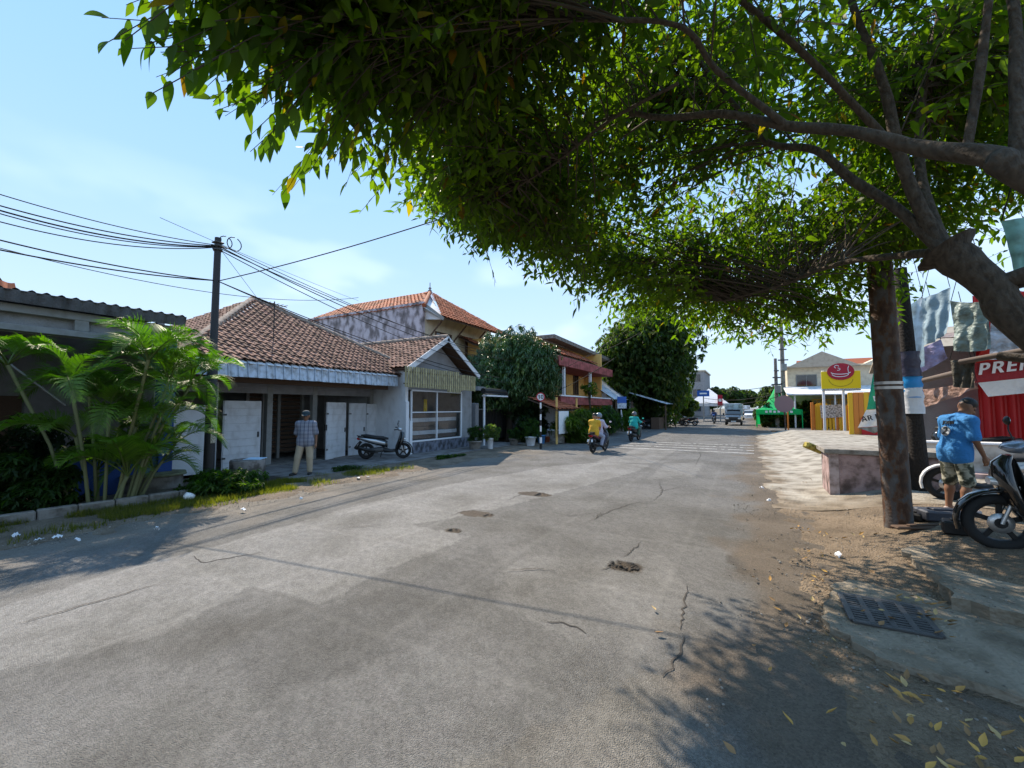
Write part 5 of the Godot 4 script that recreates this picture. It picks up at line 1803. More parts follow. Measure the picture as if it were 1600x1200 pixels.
	for w in [["AS", 1381, 590, 9.0], ["SOF", 1377, 606, 9.0], ["NK", 1372, 622, 9.0]]:
		put(t, "lettering", text_mesh(w[0], w[3] * px_m * 1.1, 0.01), M.sign_white, Transform3D(Basis(Vector3.BACK, 0.18), rel.call(w[1], w[2]) + Vector3(0, 0, 0.12)))
	put(t, "lettering", text_mesh("AR HOTE", 10 * px_m, 0.01), M.sign_black, Transform3D(Basis(Vector3.BACK, 0.25), rel.call(1372, 650) + Vector3(0, 0, 0.14)))
	st = mb()
	bar(st, rel.call(1398, 700) * Vector3(1, 0, 1), rel.call(1394, 540), 0.025)
	part(t, "staff", st, M.frame_grey)

	# yellow cafe: fence pieces, sign board, awning, building
	var fb := pg(1297, 674)
	t = thing("yellow_gate_piece", "curved yellow slatted gate piece with a crumpled poster on it", "gate", flat(fb))
	for k in 14:
		st = mb()
		var a := PI * (0.95 - k / 13.0 * 0.85)
		var p := Vector3(cos(a) * 1.1 + 0.2, 0, sin(a) * 0.7 - 0.4)
		lo_hi(st, p + Vector3(-0.075, 0.05, -0.02), p + Vector3(0.075, 2.1 + 0.15 * sin(k * 0.5), 0.02), 0.005)
		part(t, "slat", st, M.yellow_metal if k % 4 else M.orange_metal)
	st = mb()
	bx(st, Vector3(-1.1, 1.15, -0.2), Vector3(0.2, 2.3, 0.2), Basis(), 0.02)
	part(t, "post", st, M.orange_metal)
	st = mb()
	hang(st, Vector3(-0.65, 2.05, 0.42), Vector3(0.75, 2.15, 0.42), Vector3(0.8, 1.15, 0.45), Vector3(-0.6, 1.05, 0.45), 0.02, 8, 0.05, 12)
	part(t, "poster", st, mat(Color(0.55, 0.5, 0.45), 0.8, "stain", Vector3.ONE * 1.2))
	fb = pg(1338, 688)
	t = thing("orange_wall_piece", "orange and red corrugated panel behind the green flag banner", "panel", flat(fb))
	for k in 8:
		st = mb()
		lo_hi(st, Vector3(-0.3 + k * 0.24, 0.0, 0.02 * (k % 2)), Vector3(-0.075 + k * 0.24, 2.75, -0.1), 0.01)
		part(t, "slat", st, M.orange_metal if k % 3 else M.yellow_metal)
	st = mb()
	lo_hi(st, Vector3(0.25, 0.0, 0.1), Vector3(2.4, 1.3, 0.04), 0.01)
	part(t, "red_panel", st, M.red_metal)
	# fence further back
	fb = pg(1320, 668)
	t = thing("yellow_fence", "long yellow fence with black openings under the sign board", "fence", flat(fb))
	st = mb()
	lo_hi(st, Vector3(-2.5, 0, 0), Vector3(5, 1.5, -0.15))
	part(t, "base_wall", st, mat(Color(0.6, 0.38, 0.03), 0.8, "blotch", Vector3.ONE * 0.6))
	for k in 22:
		st = mb()
		bar(st, Vector3(-2.4 + k * 0.34, 1.5, -0.07), Vector3(-2.4 + k * 0.34, 2.6, -0.07), 0.045, 6)
		part(t, "bar", st, M.yellow_metal)
	st = mb()
	lo_hi(st, Vector3(-2.5, 2.6, -0.0), Vector3(5, 2.7, -0.14))
	part(t, "rail", st, M.yellow_metal)
	# sign board
	fb = pg(1316, 676)
	var z := fb.z
	var s0 := pz(1284, 611, z)
	var s1 := pz(1344, 579, z)
	t = thing("cafe_sign", "yellow sign board with dark red oval cup emblem on white posts", "sign", flat(fb))
	o_sign(t, s0 - flat(fb), s1 - flat(fb))
	# cafe building with pale awning
	var cz := -52.0
	var a0 := pz(1232, 640, cz)
	t = thing("cafe_building", "cream two-storey building with white awning behind the yellow sign", "building", Vector3(a0.x, 0, cz))
	var o := t.position
	var ry := pz(1240, 572, cz).y
	st = mb()
	lo_hi(st, Vector3(0, 0, 0), Vector3(16, ry, -9))
	part(t, "wall", st, M.cream)
	for k in 2:
		st = mb()
		var gx0 := 0.5 + k * 6.0
		slab(st, [Vector3(gx0 - 0.6, ry - 0.2, 0.6), Vector3(gx0 + 5.4, ry - 0.2, 0.6), Vector3(gx0 + 2.4, ry + 1.3, 0.6)], Vector3(0, 0, -9))
		part(t, "gable_roof", st, M.cream if k else mat(Color(0.45, 0.38, 0.30), 0.9, "smudge", Vector3.ONE * 0.5))
	for k in 4:
		pane_window(t, Vector3(1.6 + k * 3.2, ry - 1.6, 0), 1.7, 1.3, Vector3(0, 0, 1), M.frame_grey, M.glass_dark, 1)
	st = mb()
	var ay := pz(1240, 618, cz + 4).y
	slab(st, [Vector3(-0.4, ay, 5.0), Vector3(13, ay, 5.0), Vector3(13, ay + 0.9, 0.02), Vector3(-0.4, ay + 0.9, 0.02)], Vector3(0, 0.1, 0))
	part(t, "awning", st, M.white_wall)
	for k in 5:
		st = mb()
		bar(st, Vector3(0.2 + k * 3, 0, 4.7), Vector3(0.2 + k * 3, ay + 0.1, 4.7), 0.08)
		part(t, "awning_post", st, M.white_paint)
	# second building along the near row, mostly behind leaves
	box_house("corner_house", "brown-roofed grey house behind the yellow sign and tree leaves", Vector3(13.5, 0, -40), Vector3(9, 4.6, 9), M.grey_wall, mat(Color(0.40, 0.34, 0.27), 0.9, "smudge", Vector3.ONE * 0.5), false, Vector3(0, 0, 1), 2, 3)
	# back of a round sign at the corner
	fb = flat(pg(1228, 677))
	t = thing("round_sign", "back of a round traffic sign on a rusty post at the corner", "road sign", fb)
	var sc := pz(1225, 631, fb.z) - fb
	st = mb()
	bar(st, Vector3.ZERO, sc + Vector3(0, 0.3, 0), 0.06)
	part(t, "post", st, M.rust_pole)
	st = mb()
	lathe(st, [Vector2(0.62, -0.012), Vector2(0.62, 0.012)], Transform3D(Basis(Vector3.RIGHT, PI / 2), sc + Vector3(0, 0, 0.07)), 28)
	part(t, "disc", st, mat(Color(0.26, 0.17, 0.17), 0.6, "grain", Vector3.ONE, "", 1.0, {"metallic": 0.2}))
	t = thing("yellow_bollard_post", "thin orange post standing beside the round sign", "post", flat(pg(1232, 674)))
	st = mb()
	bar(st, Vector3.ZERO, Vector3(0, 1.7, 0), 0.06)
	part(t, "shaft", st, M.orange_metal)
	# corner utility poles
	for p in [[1215, 668, 560, 0.16, "concrete utility pole with tangled cables beside the green tent"], [1226, 666, 500, 0.2, "taller thick utility pole with cable boxes behind the round sign"]]:
		fb = flat(pg(p[0], p[1]))
		var hh := pz(p[0], p[2], fb.z).y
		t = thing("corner_pole", p[4], "pole", fb)
		st = mb()
		tube(st, [Vector3.ZERO, Vector3(0, hh, 0)], [p[3] * 1.2, p[3] * 0.8], 12)
		part(t, "shaft", st, M.concrete_dark)
		for k in 3:
			st = mb()
			bx(st, Vector3(0.05, hh * (0.62 + 0.1 * k), 0.2), Vector3(0.9 - 0.2 * k, 0.12, 0.12), Basis(Vector3.UP, 0.4 * k))
			part(t, "crossarm", st, M.iron)
		st = mb()
		bx(st, Vector3(0.1, hh * 0.55, 0.3), Vector3(0.5, 0.7, 0.3), Basis(), 0.03)
		part(t, "cable_box", st, M.frame_grey)
	# things lying by the rusty pole
	var items := [[1470, 812, Vector3(0.5, 0.14, 0.34), mat(Color(0.05, 0.055, 0.07), 0.5), "dark plastic tool box lying beside rusty pole", 0.25], [1440, 826, Vector3(0.75, 0.04, 0.14), M.timber, "dark wooden plank lying at the foot of rusty pole", 0.5], [1498, 834, Vector3(0.3, 0.16, 0.26), M.black_plastic, "black crate piece in front of the motorcycle wheel", -0.2], [1436, 812, Vector3(0.3, 0.1, 0.2), M.rubber, "crumpled black rubber scrap between pole and tool box", 0.9]]
	for e in items:
		t = thing("ground_item", e[4], "scrap", pr(e[0], e[1]), e[5])
		st = mb()
		bx(st, Vector3(0, e[2].y * 0.5, 0), e[2], Basis(), 0.02)
		var bd := part(t, "body", st, e[3])
		st = mb()
		bx(st, Vector3(0.02, e[2].y + 0.012, 0), Vector3(e[2].x * 0.6, 0.022, e[2].z * 0.4), Basis(Vector3.UP, 0.1), 0.006)
		part(t, "lid", st, e[3])

func o_sign(t: Node3D, s0: Vector3, s1: Vector3):
	var c := (s0 + s1) * 0.5
	var w := s1.x - s0.x
	var h := s1.y - s0.y
	var st := mb()
	bx(st, c, Vector3(w, h, 0.12), Basis(), 0.01)
	part(t, "board", st, M.sign_yellow)
	st = mb()
	bx(st, Vector3(c.x, s0.y + h * 0.06, 0.004) + Vector3(0, 0, c.z), Vector3(w, h * 0.1, 0.13))
	part(t, "lower_rim", st, M.white_paint)
	for x in [s0.x + 0.12, c.x + 0.15]:
		st = mb()
		bar(st, Vector3(x, 0, c.z - 0.14), Vector3(x, s1.y + 0.1, c.z - 0.14), 0.09, 8)
		part(t, "post", st, M.white_paint)
	var e := Transform3D(Basis(Vector3(1, 0, 0), Vector3(0, 0, 1), Vector3(0, -1, 0)), c + Vector3(0.0, h * 0.48, 0.07))
	st = mb()
	lathe(st, [Vector2(h * 0.5, 0), Vector2(h * 0.5, 0.06)], e * Transform3D(Basis().scaled(Vector3(1.12, 1, 0.86)), Vector3.ZERO), 32)
	var ov := part(t, "oval", st, M.sign_red)
	# cup: two white arcs and a curl of steam
	var arc := func(cx: float, cy: float, rx: float, ry: float, a0: float, a1: float, th: float):
		var s := mb()
		var pts := []
		for i in 13:
			var a := lerpf(a0, a1, i / 12.0)
			pts.append(c + Vector3(cx * h, h * 0.48 + cy * h, 0.145) + Vector3(cos(a) * rx * h, sin(a) * ry * h, 0))
		tube(s, pts, th, 6)
		part(ov, "cup_stroke", s, M.sign_white)
	arc.call(0.0, -0.04, 0.40, 0.10, PI * 1.0, PI * 2.0, 0.03)
	arc.call(-0.02, -0.13, 0.34, 0.14, PI * 1.02, PI * 1.98, 0.03)
	arc.call(0.72, 0.1, 0.42, 0.42, PI * 0.86, PI * 1.14, 0.025)
	arc.call(-0.16, 0.25, 0.09, 0.07, 0.2, PI * 1.4, 0.025)
	arc.call(-0.12, 0.12, 0.10, 0.06, -1.8, 1.5, 0.025)
	var ring_s := mb()
	var rp := []
	for i in 13:
		var a := lerpf(PI * 1.02, PI * 1.98, i / 12.0)
		rp.append(c + Vector3(cos(a) * h * 0.5, h * 0.12 + sin(a) * h * 0.4, 0.07))
	tube(ring_s, rp, 0.012, 5)
	part(t, "saucer_line", ring_s, M.timber)
	put(t, "lettering", text_mesh("MENGGALUT PEMANGGANG", h * 0.085, 0.01, false), M.sign_black, Transform3D(Basis(), Vector3(c.x, s0.y + h * 0.065, c.z + 0.08)))

func leaf_mesh(w := 0.36, fold := 0.14, droop := 0.16, n := 3) -> ArrayMesh:   # 1 long along +z, folded at the midrib, both faces seen
	var st := mb()
	st.set_smooth_group(0)
	var L := []
	for i in n + 1:
		var v := float(i) / n
		var ww := w * 0.5 * pow(sin(PI * pow(clampf(v * 0.98 + 0.02, 0, 1), 0.72)), 0.9) * (1.12 - 0.3 * v)
		L.append([Vector3(0, -droop * v * v, v), ww])
	for i in n:
		var a: Vector3 = L[i][0]
		var b: Vector3 = L[i + 1][0]
		var wa: float = L[i][1]
		var wb: float = L[i + 1][1]
		var f0 := Vector3(wa, wa * fold * 2.0, 0)
		var f1 := Vector3(wb, wb * fold * 2.0, 0)
		q(st, a, b, b + f1, a + f0)
		q(st, a + f0 * Vector3(-1, 1, 1), b + f1 * Vector3(-1, 1, 1), b, a)
	return done(st)
func cluster_mesh(n: int, w: float, droop: float, sd: int, spread := 0.9) -> ArrayMesh:   # a spray of leaves round a twig end
	var r := RandomNumberGenerator.new()
	r.seed = sd
	var lm := leaf_mesh(w, 0.12, droop, 2)
	var st := SurfaceTool.new()
	st.begin(Mesh.PRIMITIVE_TRIANGLES)
	for i in n:
		var a := TAU * i / n + r.randf_range(-0.3, 0.3)
		var b := Basis(Vector3.UP, a) * Basis(Vector3.RIGHT, r.randf_range(-0.2, spread)) * Basis(Vector3.BACK, r.randf_range(-0.5, 0.5))
		st.append_from(lm, 0, Transform3D(b.scaled(Vector3.ONE * r.randf_range(0.7, 1.1)), Vector3(r.randf_range(-0.15, 0.15), r.randf_range(-0.2, 0.2), r.randf_range(-0.15, 0.15))))
	return st.commit()
func facing(d: Vector3, roll: float, size: float) -> Basis:
	var z := d.normalized()
	var x := Vector3.UP.cross(z)
	x = Vector3.RIGHT if x.length() < 0.01 else x.normalized()
	return Basis(z, roll) * Basis(x, z.cross(x), z) * Basis.from_scale(Vector3.ONE * size)
func tree(called: String, label: String, cat: String, base: Vector3, trunk_h: float, trunk_r: float, c: Vector3, rad: Vector3, lobes: int, leaves: int, size: float, cl: ArrayMesh, m: Material, col: Array, sd: int, group := "", as_parts := 0) -> Node3D:
	var r := RandomNumberGenerator.new()
	r.seed = sd
	var t := thing(called, label, cat, base, 0.0, group)
	var lob := []
	for i in lobes:
		var y := 1.0 - 2.0 * (i + 0.5) / lobes
		var a := i * 2.399 + r.randf() * 0.6
		var s := sqrt(1.0 - y * y)
		var k := r.randf_range(0.5, 0.78)
		lob.append([c + Vector3(cos(a) * s, y, sin(a) * s) * rad * k, r.randf_range(0.30, 0.48)])
	var st := mb()
	if trunk_h > 0.0:
		tube(st, [Vector3(0, -0.1, 0), Vector3(0.05, trunk_h * 0.5, 0), Vector3(c.x * 0.3, trunk_h, c.z * 0.3), c], [trunk_r * 1.25, trunk_r, trunk_r * 0.8, trunk_r * 0.25], 10)
		for l in lob: tube(st, [Vector3(c.x * 0.3, trunk_h * r.randf_range(0.75, 1.0), c.z * 0.3), (c + l[0]) * 0.5, l[0]], [trunk_r * 0.5, trunk_r * 0.3, trunk_r * 0.08], 6)
		part(t, "trunk", st, M.bark)
	var xf := []
	var tint := []
	for i in leaves:
		var l: Array = lob[r.randi() % lobes]
		var d := Vector3(r.randfn(), r.randfn(), r.randfn()).normalized()
		var p: Vector3 = l[0] + d * rad * l[1] * pow(r.randf(), 0.33)
		var e := p - c
		if p.y + base.y < 0.05: continue
		xf.append(Transform3D(facing(Vector3(d.x, d.y * 0.4 - 0.25, d.z) + Vector3(e.x, 0, e.z).normalized() * 0.3, r.randf_range(-0.7, 0.7), size * r.randf_range(0.75, 1.25)), p))
		var k := r.randf()
		var cc: Color = col[0].lerp(col[1], k * k) if r.randf() > 0.06 else col[2]
		tint.append(cc)
	crowd(t, "crown" if trunk_h > 0.0 else "foliage", cl, m, xf, tint)
	return t

func frond_mesh(sd: int, length: float, droop: float) -> ArrayMesh:
	var r := RandomNumberGenerator.new()
	r.seed = sd
	var st := mb()
	var pts := []
	for i in 13:
		var f := i / 12.0
		pts.append(Vector3(0, sin(f * 1.25) * length * 0.62 - droop * f * f * length, (f - 0.16 * f * f) * length * 0.85))
	var rr := []
	for i in 13: rr.append(lerpf(0.016, 0.003, i / 12.0))
	st.set_color(Color(0.16, 0.2, 0.05))
	tube(st, pts, rr, 5)
	st.set_smooth_group(0)
	for k in 52:
		var f := 0.2 + 0.8 * k / 51.0
		var x := f * 12.0
		var i := mini(int(x), 11)
		var p: Vector3 = pts[i].lerp(pts[i + 1], x - i)
		var d: Vector3 = (pts[i + 1] - pts[i]).normalized()
		var up := d.cross(Vector3.RIGHT).normalized() * -1.0
		if up.y < 0: up = -up
		for s in [-1.0, 1.0]:
			var L := length * 0.40 * sin(PI * (0.16 + 0.76 * f)) * r.randf_range(0.8, 1.1)
			var side: Vector3 = (Vector3.RIGHT * s * 0.82 + d * (0.55 + 0.4 * f) + up * 0.28).normalized()
			var w := d * 0.0085
			var m1: Vector3 = p + side * L * 0.55 + up * 0.01
			var e: Vector3 = p + side * L + Vector3(0, -L * r.randf_range(0.12, 0.4), 0)
			var g := r.randf_range(0.7, 1.25)
			st.set_color(Color(0.14 * g, 0.24 * g, 0.025))
			var a1 := p - w * 0.5
			var a2 := p + w * 0.5
			if s > 0:
				q(st, a1, m1 - w, m1 + w, a2); tri(st, m1 - w, e, m1 + w)
			else:
				q(st, a2, m1 + w, m1 - w, a1); tri(st, m1 + w, e, m1 - w)
	return done(st)

func plants():
	var r := RandomNumberGenerator.new()
	r.seed = 21
	# areca palm clump
	var base := flat(px(165, 790, -10.6), 0.08)
	var t := thing("areca_palm", "bushy areca palm clump with arching fronds before the blue pillar", "palm", base)
	var fr := []
	for i in 6: fr.append(frond_mesh(40 + i, 1.4, [0.25, 0.4, 0.5, 0.65, 0.35, 0.8][i]))
	var pm: StandardMaterial3D = mat(grey(1.0), 0.52, "", Vector3.ONE, "", 1.0, {"vertex_color_use_as_albedo": true, "backlight_enabled": true, "backlight": Color(0.8, 1.0, 0.2), "metallic_specular": 0.5})
	for s in 17:
		var a := r.randf() * TAU
		var b := Vector3(cos(a) * r.randf_range(0.1, 0.45), 0, sin(a) * r.randf_range(0.1, 0.6))
		var h := r.randf_range(0.5, 2.2) if s > 4 else r.randf_range(2.2, 2.8)
		var lean := Vector3(b.x * 0.9 + 0.12, 0, b.z * 1.5) * (h / 2.0) + Vector3(r.randf_range(-0.1, 0.15), 0, r.randf_range(-0.15, 0.15))
		var top := b + lean + Vector3(0, h, 0)
		var st := mb()
		tube(st, [b, b + lean * 0.35 + Vector3(0, h * 0.45, 0), top], [0.032, 0.026, 0.03], 8)
		part(t, "stem", st, mat(Color(0.24, 0.25, 0.11), 0.7, "bark", Vector3(2, 6, 2)) if s == 0 else M.palm_stem if M.has("palm_stem") else M.bark)
		if s == 0: M.palm_stem = mat(Color(0.17, 0.18, 0.085), 0.7, "grain", Vector3(2, 6, 2))
		var n := 6 if s > 4 else 8
		for k in n:
			var ya := TAU * k / n + r.randf_range(-0.3, 0.3)
			var tip := r.randf_range(-0.75, 0.1) if s < 10 else r.randf_range(-0.4, 0.25)
			var bas := Basis(Vector3.UP, ya) * Basis(Vector3.RIGHT, tip) * Basis(Vector3.BACK, r.randf_range(-0.3, 0.3))
			put(t, "frond", fr[r.randi() % 6], pm, Transform3D(bas.scaled(Vector3.ONE * r.randf_range(0.7, 1.05)), top))
	# shrubs
	var oval := cluster_mesh(7, 0.34, 0.2, 3)
	var narrow := cluster_mesh(9, 0.16, 0.35, 4, 1.2)
	var green := [Color(0.03, 0.07, 0.018), Color(0.075, 0.15, 0.03), Color(0.12, 0.2, 0.04)]
	tree("shrub", "dark low shrub at the bed end beside the palm", "shrub", flat(px(20, 800, -11.0), 0.05), 0.0, 0.0, Vector3(0, 0.45, 0.0), Vector3(0.8, 0.62, 1.0), 9, 900, 0.14, oval, M.leaf_any, green, 5)
	tree("shrub", "tall dim shrub against the dark porch behind the palm", "shrub", flat(px(60, 780, -12.0), 0.05), 0.0, 0.0, Vector3(0, 0.7, 0.0), Vector3(0.7, 0.9, 1.2), 9, 900, 0.15, oval, M.leaf_any, [Color(0.02, 0.045, 0.02), Color(0.04, 0.08, 0.03), Color(0.06, 0.1, 0.04)], 6)
	tree("weed_clump", "leafy green weed clump at the foot of the utility pole", "weeds", flat(pg(352, 772)), 0.0, 0.0, Vector3(0, 0.22, 0), Vector3(0.75, 0.32, 0.95), 10, 1100, 0.11, oval, M.leaf_any, [Color(0.045, 0.10, 0.02), Color(0.10, 0.20, 0.03), Color(0.2, 0.3, 0.05)], 7)
	tree("weed_clump", "small tuft of weeds at the edge of the forecourt near standing man", "weeds", flat(pg(540, 738), 0.04), 0.0, 0.0, Vector3(0, 0.07, 0), Vector3(0.25, 0.12, 0.5), 6, 160, 0.08, oval, M.leaf_any, green, 8)
	tree("weed_clump", "flat patch of weeds on the forecourt before the shop", "weeds", flat(pg(700, 717), 0.06), 0.0, 0.0, Vector3(0, 0.03, 0), Vector3(0.35, 0.08, 0.9), 6, 240, 0.08, oval, M.leaf_any, green, 9)
	# mango tree over the gateway
	var mango := cluster_mesh(11, 0.2, 0.45, 11, 1.3)
	tree("mango_tree", "dense dark mango tree with drooping leaves over the black gateway", "tree", flat(px(795, 690, -12.2)), 2.4, 0.17, Vector3(0.2, 3.75, -0.4), Vector3(2.7, 2.5, 3.3), 26, 8000, 0.30, mango, M.leaf_gloss, [Color(0.028, 0.07, 0.02), Color(0.075, 0.15, 0.04), Color(0.16, 0.23, 0.05)], 10)
	# plants in pots
	var pots := [[742, 704, 0.4, 0.5, oval, [Color(0.05, 0.1, 0.03), Color(0.1, 0.18, 0.05), Color(0.55, 0.12, 0.3)], "pink-flecked bougainvillea growing in the concrete tub"], [766, 703, 0.5, 0.42, oval, [Color(0.1, 0.16, 0.06), Color(0.2, 0.28, 0.1), Color(0.4, 0.4, 0.25)], "pale shrub growing in the narrow white pot"], [803, 697, 0.34, 0.35, oval, green, "small shrub growing in the dark pot"],
		[829, 697, 0.42, 0.6, narrow, green, "spiky plant growing in the tapered white pot"], [846, 694, 0.45, 0.3, narrow, green, "small plant growing in the blue pot"]]
	for p in pots:
		tree("potted_plant", p[6], "plant", flat(pg(p[0], p[1]), p[2]), 0.0, 0.0, Vector3(0, p[3] * 0.7, 0), Vector3(p[3] * 0.9, p[3] * 0.9, p[3] * 1.1), 7, 230, 0.12, p[4], M.leaf_any, p[5], int(p[0]))
	# shrubs before the yellow house
	tree("garden_shrub", "bright yellow-green fountain shrub before the yellow house", "shrub", flat(pg(898, 691)), 0.0, 0.0, Vector3(0, 0.85, -0.2), Vector3(1.3, 1.0, 1.7), 12, 1300, 0.30, narrow, M.leaf_any, [Color(0.07, 0.12, 0.02), Color(0.17, 0.25, 0.03), Color(0.25, 0.3, 0.06)], 31)
	tree("garden_shrub", "dark shrub under the speed limit sign before garden wall", "shrub", flat(px(828, 692, -10.4)), 0.0, 0.0, Vector3(0, 0.9, -0.2), Vector3(0.7, 1.1, 1.5), 10, 900, 0.2, oval, M.leaf_any, [Color(0.02, 0.05, 0.02), Color(0.05, 0.10, 0.03), Color(0.08, 0.12, 0.03)], 32)
	tree("garden_shrub", "rounded dark hedge shrub between yellow house and blue sign", "shrub", flat(px(945, 682, -8.8)), 0.0, 0.0, Vector3(0, 1.0, 0), Vector3(1.0, 1.1, 3.2), 12, 1200, 0.26, oval, M.leaf_any, green, 33)
	tree("garden_shrub", "light green upright shrub at the foot of the blue sign", "shrub", flat(px(985, 675, -8.4)), 0.0, 0.0, Vector3(0, 0.9, 0), Vector3(0.7, 1.0, 1.5), 8, 500, 0.25, narrow, M.leaf_any, [Color(0.08, 0.14, 0.02), Color(0.16, 0.24, 0.04), Color(0.2, 0.26, 0.06)], 34)
	var pap := tree("papaya_tree", "thin young tree with a small leaf tuft before the yellow balcony", "tree", flat(px(922, 690, -9.4)), 2.6, 0.06, Vector3(0, 3.2, 0), Vector3(0.6, 0.4, 0.6), 6, 70, 0.24, oval, M.leaf_any, [Color(0.08, 0.15, 0.03), Color(0.18, 0.28, 0.04), Color(0.2, 0.26, 0.06)], 35)
	# big tree down the road and the ones behind it
	var big := cluster_mesh(8, 0.4, 0.25, 14)
	tree("big_tree", "very large dense tree on the far row shading the roadside stall", "tree", flat(pg(1032, 669)) + Vector3(-1.5, 0, -1.0), 3.2, 0.4, Vector3(0.2, 6.3, 0), Vector3(5.0, 5.6, 5.4), 40, 8500, 0.42, big, M.leaf_any, [Color(0.06, 0.105, 0.032), Color(0.135, 0.20, 0.05), Color(0.22, 0.22, 0.07)], 50)
	tree("roadside_tree", "small yellow-green tree beside the tin-roofed stall", "tree", flat(pg(1066, 664)), 1.2, 0.1, Vector3(0, 2.3, 0), Vector3(1.9, 1.6, 2.4), 10, 900, 0.36, big, M.leaf_any, [Color(0.07, 0.11, 0.02), Color(0.17, 0.22, 0.04), Color(0.25, 0.25, 0.06)], 51)
	tree("roadside_tree", "pale bushy tree behind the zinc roof", "tree", Vector3(-17, 0, -44), 2.5, 0.2, Vector3(0, 5.2, 0), Vector3(3.4, 2.6, 4.5), 14, 1500, 0.55, big, M.leaf_any, [Color(0.07, 0.12, 0.03), Color(0.15, 0.22, 0.05), Color(0.2, 0.25, 0.06)], 52)
	var far := [[-8.5, -125, 8.0, 5.0, "rounded sunlit tree left of the red banner sign"], [-5.5, -160, 9.0, 6.0, "far tree rising over the road end"], [-1.0, -210, 10.0, 8.0, "hazy tree at the vanishing end of road"], [7.5, -170, 10.0, 7.0, "far tree behind green tent"], [12.0, -75, 6.0, 4.0, "tree behind the cafe building's awning"], [-13.5, -78, 6.5, 4.0, "tree between the low house and shop row"]]
	for f in far:
		var sc: float = f[3] / 5.0
		tree("far_tree", f[4], "tree", Vector3(f[0], 0, f[1]), f[2] * 0.35, 0.25, Vector3(0, f[2] * 0.62, 0), Vector3(f[3] * 0.8, f[2] * 0.4, f[3] * 0.8), 12, 900, 0.8 * sc, big, M.leaf_any, [Color(0.05, 0.09, 0.025), Color(0.11, 0.17, 0.04), Color(0.15, 0.19, 0.05)], int(60 + f[0]))
	# hedge plants at the corner by the green tent
	for h in [[1200, 668, "yellow-green corner hedge beside the green tent"], [1222, 668, "dark corner hedge behind the round sign"], [1250, 667, "leafy corner hedge before the white awning"]]:
		tree("corner_hedge", h[2], "hedge", flat(pg(h[0], h[1])) + Vector3(0.3, 0, -1.0), 0.0, 0.0, Vector3(0, 1.2, 0), Vector3(1.7, 1.4, 1.3), 9, 700, 0.3, big, M.leaf_any, [Color(0.05, 0.09, 0.02), Color(0.13, 0.17, 0.04), Color(0.25, 0.2, 0.07)], int(h[0]))
	grass()

func grass():
	var st := mb()
	for k in 3:
		var a := k * 2.1
		var d := Vector3(cos(a), 0, sin(a))
		tri(st, d * 0.006, d.rotated(Vector3.UP, 1.57) * 0.009 + Vector3(0, 0, 0), d * 0.03 + Vector3(0, 0.09 + 0.02 * k, 0))
	var blade := done(st)
	var r := RandomNumberGenerator.new()
	r.seed = 91
	var nz := FastNoiseLite.new()
	nz.seed = 2
	nz.frequency = 0.9
	var xf := []
	var tint := []
	var tries := 0
	while xf.size() < 16000 and tries < 90000:
		tries += 1
		var z := r.randf_range(0.5, -10.5)
		var x := r.randf_range(-10.25, -8.7)
		var want := smoothstep(-0.1, 0.35, nz.get_noise_2d(x, z)) * smoothstep(-8.7, -9.4, x) * (1.0 if z > -6.8 else 0.3)
		if z < -3.0 and z > -6.3 and x < -9.0: want = maxf(want, 0.5)
		if r.randf() > want: continue
		xf.append(Transform3D(Basis(Vector3.UP, r.randf() * TAU).scaled(Vector3.ONE * r.randf_range(0.5, 1.3)), Vector3(x, 0.0, z)))
		tint.append(Color(0.10, 0.14, 0.03).lerp(Color(0.30, 0.26, 0.09), r.randf()))
	var o := crowd(self, "grass", blade, M.leaf_any, xf, tint)
	tag(o, "short patchy grass along the far verge by the bed kerb", "grass", "", "stuff")

